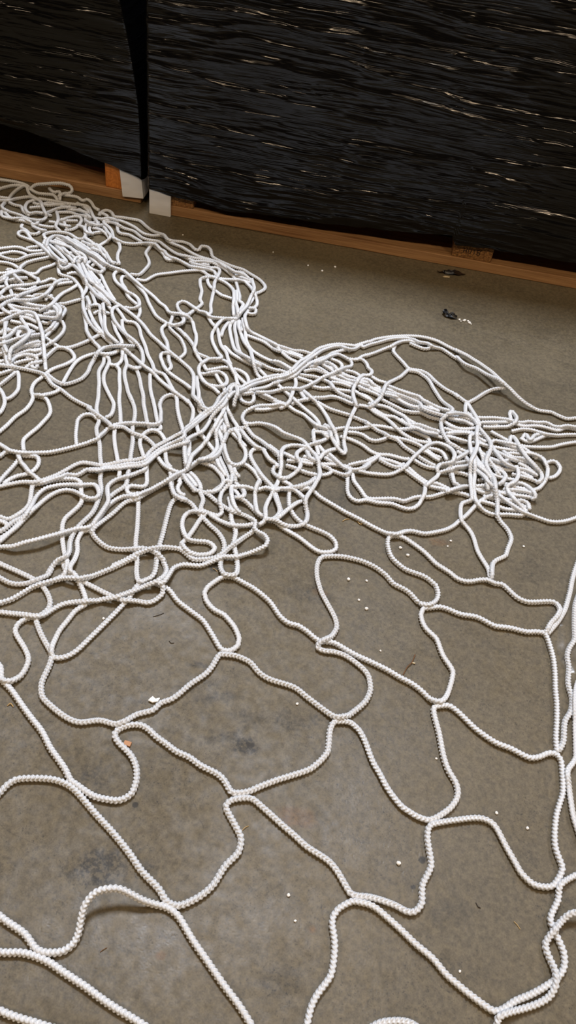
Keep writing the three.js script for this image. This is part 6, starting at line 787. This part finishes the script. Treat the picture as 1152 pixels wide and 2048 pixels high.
[523,6,-1577,540,6,-1569,547,6,-1564,553,6,-1557,562,6,-1544],
[-885,7,-1985,-869,15,-1987,-863,18,-1990,-861,19,-1995,-861,19,-1998,-861,15,-2016],
[-719,5,-1652,-704,5,-1667,-677,6,-1682],
[-132,6,-1310,-126,7,-1291,-120,11,-1271,-117,12,-1261],
[-213,6,-1991,-204,6,-1979,-201,6,-1971,-200,6,-1961,-201,6,-1943],
[-618,6,-1926,-618,6,-1941,-614,6,-1949,-605,6,-1957,-590,6,-1961],
[-454,5,-1717,-441,10,-1706,-431,12,-1701,-428,12,-1701,-424,11,-1705,-419,7,-1717],
[309,6,-1457,318,6,-1459,326,6,-1459,357,6,-1445],
[-687,6,-1642,-684,6,-1650,-681,7,-1655,-676,10,-1659,-671,10,-1662,-663,9,-1668,-657,6,-1680],
[20,7,-1501,26,12,-1481,30,13,-1472,37,12,-1468,47,7,-1467],
[-729,6,-2374,-729,6,-2361,-727,6,-2352,-723,6,-2344,-711,6,-2329],
[356,6,-1512,361,6,-1484,364,6,-1475,369,6,-1464],
[-730,6,-1867,-711,6,-1868,-690,10,-1865,-681,9,-1867],
[-594,6,-1916,-589,6,-1926,-582,6,-1932,-571,6,-1932,-553,6,-1928],
[-759,6,-2419,-751,6,-2398,-746,6,-2392,-744,6,-2391,-740,6,-2394,-733,6,-2404],
[-143,7,-1414,-135,11,-1399,-130,13,-1386,-125,11,-1380,-117,7,-1376],
[-762,6,-1641,-753,6,-1638,-747,6,-1638,-733,6,-1644,-727,6,-1645,-715,6,-1642],
[-711,16,-1862,-699,21,-1863,-692,23,-1867,-687,22,-1871,-680,19,-1877,-676,17,-1879,-671,13,-1879],
[-244,6,-1533,-238,11,-1512,-234,12,-1501,-231,11,-1497,-224,7,-1492],
[421,6,-1492,443,6,-1501,466,6,-1510],
[-730,6,-2026,-711,6,-2041,-690,6,-2053],
[-627,6,-2173,-646,6,-2171,-654,6,-2169,-660,6,-2162,-664,6,-2151],
[-190,7,-1544,-185,12,-1528,-181,13,-1519,-179,12,-1519,-177,12,-1519,-176,11,-1521,-172,7,-1533],
[438,5,-1565,463,6,-1563,485,6,-1560],
[-93,6,-1826,-70,6,-1817,-50,6,-1807],
[-710,8,-1901,-698,14,-1879,-693,16,-1872,-683,9,-1873],
[-587,5,-1984,-568,6,-1964,-556,6,-1949],
[-806,6,-2273,-786,6,-2266,-764,6,-2254],
[30,11,-1568,42,10,-1571,48,11,-1570,53,13,-1566,60,13,-1559,69,9,-1554],
[-857,6,-2403,-879,6,-2402,-903,6,-2405],
[-235,6,-1361,-220,6,-1345,-205,6,-1326],
[118,6,-1787,134,9,-1773,140,8,-1771,158,6,-1770],
[415,6,-1460,426,6,-1455,435,6,-1454,444,6,-1457,458,6,-1463],
[-707,6,-1720,-696,6,-1714,-687,6,-1714,-682,6,-1717,-678,6,-1722,-673,6,-1733],
[-712,7,-1724,-700,12,-1725,-694,13,-1727,-686,12,-1733,-677,7,-1745],
[-868,5,-1938,-849,6,-1929,-827,5,-1919],
[62,6,-1488,82,6,-1478,104,6,-1473],
[-31,6,-1778,12,6,-1767],
[346,5,-1643,368,6,-1655,386,6,-1660],
[-700,14,-2139,-698,19,-2144,-697,23,-2149,-694,24,-2152,-690,25,-2154,-685,24,-2153,-683,24,-2150,-681,21,-2145,-680,16,-2142],
[-624,6,-2085,-619,11,-2061,-621,9,-2060,-623,7,-2061,-629,6,-2064,-634,6,-2067],
[-1057,6,-2465,-1014,6,-2468],
[-936,6,-2429,-918,6,-2441,-898,6,-2448],
[-730,6,-1897,-702,6,-1898,-697,6,-1901,-692,6,-1908],
[-169,6,-1674,-156,9,-1672,-141,9,-1677,-129,13,-1678],
[495,7,-1638,508,13,-1630,515,13,-1628,532,7,-1631],
[52,8,-1603,68,16,-1586,70,16,-1584,83,10,-1583],
[-129,6,-1339,-115,6,-1325,-104,6,-1306],
[-64,6,-1455,-32,6,-1429],
[-730,6,-2467,-718,6,-2465,-709,6,-2462,-695,6,-2450],
[-200,6,-1416,-188,6,-1414,-179,6,-1411,-166,6,-1398],
[-72,6,-1496,-58,6,-1485,-45,6,-1468],
[-131,13,-1372,-136,12,-1352,-144,6,-1337],
[-867,6,-2191,-853,6,-2203,-836,6,-2211],
[-733,6,-1943,-732,6,-1962,-729,5,-1967,-721,6,-1973],
[-580,6,-1134,-572,6,-1138,-565,6,-1138,-557,6,-1134,-550,6,-1127],
[-847,6,-2013,-836,6,-2010,-833,6,-2012,-835,6,-2016,-843,6,-2029],
[-22,6,-1456,-3,6,-1460,11,6,-1466],
[459,6,-1570,467,5,-1565,471,6,-1560,473,6,-1555,473,5,-1542],
[353,6,-1638,371,6,-1633,385,6,-1626],
[14,6,-1479,33,6,-1478,47,6,-1472],
[-500,6,-1718,-497,6,-1711,-493,6,-1708,-487,6,-1708,-472,6,-1712],
[355,6,-1735,373,6,-1731,388,6,-1729],
[-24,6,-1388,-7,6,-1380,-3,6,-1376,2,6,-1369],
[-711,6,-1843,-702,6,-1840,-697,6,-1840,-692,6,-1844,-687,6,-1854],
[365,6,-1539,383,6,-1565],
[356,6,-1707,387,5,-1705],
[-877,6,-2057,-876,6,-2066,-872,5,-2068,-868,6,-2067,-860,6,-2057],
[62,11,-1580,72,6,-1577,85,6,-1563],
[-678,7,-1653,-674,6,-1652,-670,6,-1648,-665,5,-1648,-663,6,-1652,-661,6,-1661],
[-743,6,-1661,-747,5,-1656,-752,6,-1652,-758,5,-1652,-767,5,-1654],
[-239,6,-1862,-234,6,-1855],
];

const ropeMat = new THREE.MeshPhysicalMaterial({ color: 0xd0d2d4, roughness: .34 });
function braid(theta, s) { // plaited surface: four columns of slanted stitches
  let q = theta / (Math.PI * 2) * 4; q -= Math.floor(q / 4) * 4; const c = Math.floor(q), f = q - c, dir = c & 1 ? 1 : -1;
  const ph = s / PITCH + dir * .66 * (f - .5) + (c & 1 ? .5 : 0), lob = .5 + .5 * Math.cos(ph * Math.PI * 2), e = Math.abs(2 * f - 1);
  return Math.pow(lob, .8) * (1 - e * e * e * .9);
}
function cordGeometry(flat, seed) {
  const pts = []; for (let k = 0; k < flat.length; k += 3) pts.push(new THREE.Vector3(flat[k] / 1000, flat[k + 1] / 1000, flat[k + 2] / 1000));
  const curve = new THREE.CatmullRomCurve3(pts, false, 'centripetal');
  let zm = 0; for (const p of pts) zm = Math.max(zm, p.z); zm = 0; for (const p of pts) zm += p.z / pts.length; const near = zm > -1.2;
  const ringStep = PITCH / (near ? 6 : 4.2), M = near ? 24 : 18;
  // dense polyline, then even rings
  const dense = [], S = [0]; const sub = 10, NP = (pts.length - 1) * sub;
  for (let k = 0; k <= NP; k++) { dense.push(curve.getPoint(k / NP)); if (k) S.push(S[k - 1] + dense[k].distanceTo(dense[k - 1])); }
  const len = S[NP], n = Math.max(4, Math.round(len / ringStep)), pos = new Float32Array((n + 1) * M * 3 + 6), idx = [];
  const r = rng(seed), a0 = (r() - .5) * .9, tw = (r() - .5) * 2.2; let c = 0;
  const P = new THREE.Vector3(), A = new THREE.Vector3(), B = new THREE.Vector3(), T = new THREE.Vector3(), side = new THREE.Vector3(), up = new THREE.Vector3(), Y = new THREE.Vector3(0, 1, 0);
  const at = (s, o) => { s = Math.min(len, Math.max(0, s)); while (c > 0 && S[c] > s) c--; while (c < NP - 1 && S[c + 1] < s) c++; const d = S[c + 1] - S[c]; return o.lerpVectors(dense[c], dense[c + 1], d > 1e-9 ? (s - S[c]) / d : 0); };
  let o = 0;
  for (let k = 0; k <= n; k++) {
    const s = k / n * len; at(s - .002, A); at(s + .002, B); at(s, P); T.subVectors(B, A).normalize(); side.crossVectors(T, Y).normalize(); up.crossVectors(side, T);
    const tap = k === 0 || k === n ? .55 : k === 1 || k === n - 1 ? .85 : 1, a1 = a0 + tw * s;
    for (let m = 0; m < M; m++) {
      const t = m / M * Math.PI * 2, rad = R * tap * (.69 + .38 * braid(t + a1, s)), cx = Math.sin(t) * rad, cy = Math.cos(t) * rad;
      pos[o++] = P.x + side.x * cx + up.x * cy; pos[o++] = P.y + side.y * cx + up.y * cy; pos[o++] = P.z + side.z * cx + up.z * cy;
    }
  }
  pos[o++] = dense[0].x; pos[o++] = dense[0].y; pos[o++] = dense[0].z; pos[o++] = dense[NP].x; pos[o++] = dense[NP].y; pos[o++] = dense[NP].z;
  for (let k = 0; k < n; k++) for (let m = 0; m < M; m++) { const a = k * M + m, b = k * M + (m + 1) % M; idx.push(a, b, a + M, b, b + M, a + M); }
  const e0 = (n + 1) * M; for (let m = 0; m < M; m++) { idx.push(e0, (m + 1) % M, m); idx.push(e0 + 1, n * M + m, n * M + (m + 1) % M); }
  const g = new THREE.BufferGeometry(); g.setAttribute('position', new THREE.BufferAttribute(pos, 3)); g.setIndex(idx); g.computeVertexNormals(); return g;
}
{
  const net = thing('rope_net', 'white braided rope net with wide meshes, spread and heaped over the concrete floor', 'net', [0, 0, -1.4]);
  const rest = []; let tris = 0;
  CORD_LINES.forEach((flat, k) => {
    const g = cordGeometry(flat, 1000 + k); g.translate(0, 0, 1.4); tris += g.index.count / 3;
    if (k < 298) part('cord', g, ropeMat, net); else rest.push(g);
  });
  const m = part('tangled_cord', mergeGeometries(rest), ropeMat, net); m.userData.kind = 'stuff';
  console.log('cord triangles', tris);
}

// ---------------------------------------------------------------- litter
{
  const foam = std(0xf2f0ea, .7), black = new THREE.MeshStandardMaterial({ color: 0x0c0c0e, roughness: .35, side: THREE.DoubleSide });
  // a lumpy bead
  const bead = (r, seed) => { const g = new THREE.IcosahedronGeometry(r, 2), p = g.attributes.position, v = new THREE.Vector3(); for (let k = 0; k < p.count; k++) { v.fromBufferAttribute(p, k); const n = .8 + .4 * vnoise(v.x / r * 1.6 + 5, v.y / r * 1.6 + v.z / r * 2.1 + 5, seed); p.setXYZ(k, v.x * n, v.y * n * .8, v.z * n); } g.computeVertexNormals(); return g.translate(0, r * .72, 0); };
  const beads = [bead(.0026, 801), bead(.0034, 805), bead(.0019, 809)];
  const spots = [[-0.454, -2.421, 0], [-0.170, -2.404, 2], [-0.057, -2.356, 0], [-0.012, -2.336, 1], [0.025, -2.372, 1], [0.142, -1.135, 1], [0.179, -1.139, 0], [0.166, -1.086, 0], [0.182, -1.067, 1], [0.246, -1.245, 1], [0.262, -1.227, 1], [0.355, -1.289, 0], [0.348, -1.272, 2], [0.515, -1.307, 0], [0.069, -0.829, 0], [0.090, -0.500, 0], [0.104, -0.465, 2], [0.255, -0.574, 1], [0.347, -0.432, 2], [0.416, -0.683, 0], [0.466, -0.665, 0], [0.317, -0.765, 2], [-0.308, -0.945, 0], [0.213, -0.972, 2]];
  const where = ['between the wider pallet and the rope heap', 'on bare floor right of the rope heap', 'leftmost of three in front of the wider pallet', 'middle of three in front of the wider pallet', 'rightmost of three in front of the wider pallet', 'upper left of four inside the tall rope mesh', 'upper right of four inside the tall rope mesh', 'third down inside the tall rope mesh', 'lowest of four inside the tall rope mesh', 'just under the Y-shaped rope joint', 'largest of two under the Y-shaped rope joint', 'below the right rope tangle, upper of a pair', 'below the right rope tangle, lower of a pair', 'in the dark bare patch near the right edge', 'inside the mesh above the dark smudge', 'in the bottom middle mesh, the larger one', 'in the bottom middle mesh, the smaller one', 'inside the mesh left of the hanging rope loop', 'inside the big lower right mesh', 'above the arched rope at lower right', 'between the arched rope and the right border rope', 'beside the long rope in the right middle mesh', 'stuck beside the slanting rope at left', 'in the mesh left of the brown twig']; let n = 0;
  for (const [x, z, k] of spots) { const m = single('foam_crumb', beads[k], foam, `tiny white foam crumb ${where[n++]}`, 'crumb', 'foam crumbs on the floor'); m.position.set(x, 0, z); m.rotation.y = x * 40; }
  { const g = thing('foam_flakes', 'cluster of white foam flakes beside the torn black scrap', 'crumbs', [0.420, -2.180]); g.position.z = g.position.y; g.position.y = 0; const r = rng(31); for (let k = 0; k < 9; k++) { const m = part('flake', beads[k % 3], foam, g); m.position.set(-.018 + k * .0038 + (r() - .5) * .008, 0, -.008 + Math.sin(k * .9) * .004 + k * .0016 + (r() - .5) * .009); m.rotation.y = k; m.scale.setScalar(.6 + .7 * r()); } }
  // torn, crumpled sheet from an outline
  function scrap(out, thick, amp, seed) {
    const sh = new THREE.Shape(out.map(p => new THREE.Vector2(p[0], -p[1])));
    const g = new THREE.ShapeGeometry(sh, 1); const pts = []; const tri = [];
    // refine triangles so that folds show
    let T = []; const ix = g.index, P = g.attributes.position; for (let k = 0; k < ix.count; k += 3) T.push([0, 1, 2].map(q => [P.getX(ix.getX(k + q)), P.getY(ix.getX(k + q))]));
    for (let it = 0; it < 3; it++) { const U = []; for (const [a, b, c] of T) { const m = (p, q) => [(p[0] + q[0]) / 2, (p[1] + q[1]) / 2], ab = m(a, b), bc = m(b, c), ca = m(c, a); U.push([a, ab, ca], [ab, b, bc], [ca, bc, c], [ab, bc, ca]); } T = U; }
    const h = (x, y) => amp * ridge(x * 55 + 3, y * 90 + 4, seed) * (.4 + .6 * vnoise(x * 30 + 9, y * 30 + 9, seed + 2));
    const pos = []; for (const t of T) for (const [x, y] of t) pos.push(x, thick + h(x, y), -y); for (const t of T) for (const q of [0, 2, 1]) { const [x, y] = t[q]; pos.push(x, h(x, y) * .9, -y); }
    const b = new THREE.BufferGeometry(); b.setAttribute('position', new THREE.Float32BufferAttribute(pos, 3)); b.computeVertexNormals(); return b;
  }
  const place = (m, x, z) => m.position.set(x, 0, z);
  place(single('film_scrap', scrap([[-.048, .012], [-.02, -.006], [.008, -.016], [.022, -.017], [.046, -.002], [.030, .003], [.024, .010], [-.01, .012]], .0008, .012, 821), black, 'flat torn strip of black film in front of the H01B block', 'scrap'), 0.386, -2.449);
  place(single('wood_sliver', scrap([[-.012, .003], [-.003, -.004], [.012, -.004], [.010, .002], [-.004, .005]], .0015, .002, 825), std(0xcdbb96, .8), 'pale sliver lying at the edge of the black film strip', 'sliver'), 0.368, -2.419);
  place(single('film_scrap', scrap([[-.022, -.006], [-.016, -.024], [-.008, -.016], [-.004, -.003], [.008, -.008], [.020, -.002], [.022, .010], [.006, .014], [-.014, .008]], .001, .016, 831), black, 'small crumpled black film scrap beside the white foam flakes', 'scrap'), 0.373, -2.195);
  place(single('foam_flake', scrap([[-.010, .003], [-.004, -.006], [.002, -.002], [.009, -.005], [.007, .003], [-.002, .006]], .002, .005, 841), foam, 'larger white flake above the rope near the orange wood chip', 'flake'), -0.178, -0.791);
  { const m = single('wood_chip', new RoundedBoxGeometry(.0125, .004, .0085, 1, .0006).translate(0, .002, 0), std(0xb58560, .75), 'small orange wood chip on the floor inside a rope loop', 'wood chip'); place(m, -0.203, -0.702); m.rotation.y = -.15; }
  const straw = (pts, r, mat, label, name = 'straw', cat = 'straw') => { const c = new THREE.CatmullRomCurve3(pts.map(([x, z, y]) => new THREE.Vector3(x, (y ?? 0) + r, z))); single(name, new THREE.TubeGeometry(c, 14, r, 6), mat, label, cat); };
  const brown = std(0x6b4a2c, .8), darkBrown = std(0x2b2018, .8), tan = std(0xb89a66, .75);
  straw([[0.279, -0.976], [0.272, -0.954, .003], [0.265, -0.945, .002], [0.257, -0.926]], .0011, brown, 'thin brown twig leaning near the middle rope joint', 'twig', 'twig');
  straw([[0.273, -0.956], [0.279, -0.955, .001]], .0013, std(0xe0cfa8, .7), 'short pale splinter touching the brown twig', 'splinter', 'splinter');
  straw([[0.119, -1.297], [0.125, -1.303, .001], [0.133, -1.307]], .0010, tan, 'pale tan shaving above the long rope on the right', 'shaving', 'shaving');
  straw([[0.151, -1.303], [0.158, -1.295, .002], [0.165, -1.301]], .0010, tan, 'curled tan shaving touching the long rope on the right', 'shaving', 'shaving');
  straw([[-0.220, -0.968], [-0.211, -0.973, .001], [-0.202, -0.980]], .0006, darkBrown, 'straight dark splinter below the left loop');
  straw([[-0.179, -0.919], [-0.174, -0.915, .001], [-0.169, -0.917]], .0006, darkBrown, 'short hooked dark fibre on the floor');
  straw([[-0.163, -0.383], [-0.159, -0.387, .001], [-0.155, -0.390]], .0005, brown, 'fine brown splinter under the raised rope loop');
  straw([[0.007, -0.587], [0.011, -0.592, .002], [0.016, -0.596]], .0006, tan, 'pale straw beside the S-shaped rope');
  straw([[-0.131, -1.109], [-0.126, -1.106, .002], [-0.120, -1.102]], .0006, tan, 'pale straw between the two short rope legs');
  straw([[-0.417, -0.737], [-0.413, -0.741, .002], [-0.407, -0.737]], .0010, tan, 'tan shaving by the left picture edge');
  straw([[0.432, -0.514], [0.436, -0.510, .001], [0.441, -0.504]], .0006, tan, 'thin tan straw inside the lower right mesh');
  straw([[0.375, -0.533], [0.378, -0.527, .001], [0.382, -0.526]], .0006, darkBrown, 'thin dark fibre inside the lower right mesh');
  // clear film lying under the ropes at the right
  {
    const edge = [[0.635, -1.346], [0.616, -1.297], [0.590, -1.242], [0.569, -1.189], [0.554, -1.146], [0.552, -1.114], [0.569, -1.102], [0.557, -1.053], [0.561, -1.018], [0.573, -0.991], [0.600, -0.979]];
    const nu = 24, nv = 60, pos = [], idx = [];
    const ez = edge.map(e => [e[1], e[0]]);
    for (let j = 0; j <= nv; j++) { const t = j / nv * (ez.length - 1), k = Math.min(ez.length - 2, Math.floor(t)), f = t - k, z = ez[k][0] + (ez[k + 1][0] - ez[k][0]) * f, x = ez[k][1] + (ez[k + 1][1] - ez[k][1]) * f;
      for (let i = 0; i <= nu; i++) { const u = i / nu, X = x + u * (.16 + .05 * Math.sin(j * .3)), h = .0006 + smooth(0, .12, u) * (.003 * ridge(X * 16 + z * 12, z * 22 - X * 9, 861) + .0012 * ridge(X * 50, z * 35, 863)); pos.push(X, h, z); } }
    for (let j = 0; j < nv; j++) for (let i = 0; i < nu; i++) { const a = j * (nu + 1) + i, b = a + 1, c = a + nu + 1; idx.push(a, c, b, b, c, c + 1); }
    const g = new THREE.BufferGeometry(); g.setAttribute('position', new THREE.Float32BufferAttribute(pos, 3)); g.setIndex(idx); g.computeVertexNormals();
    single('clear_film', g, new THREE.MeshPhysicalMaterial({ color: 0xffffff, transmission: 1, thickness: 0, roughness: .22, ior: 1.45, side: THREE.DoubleSide }), 'crinkled clear plastic film under the ropes at the right edge', 'plastic film');
  }
}

renderer.render(scene, camera);
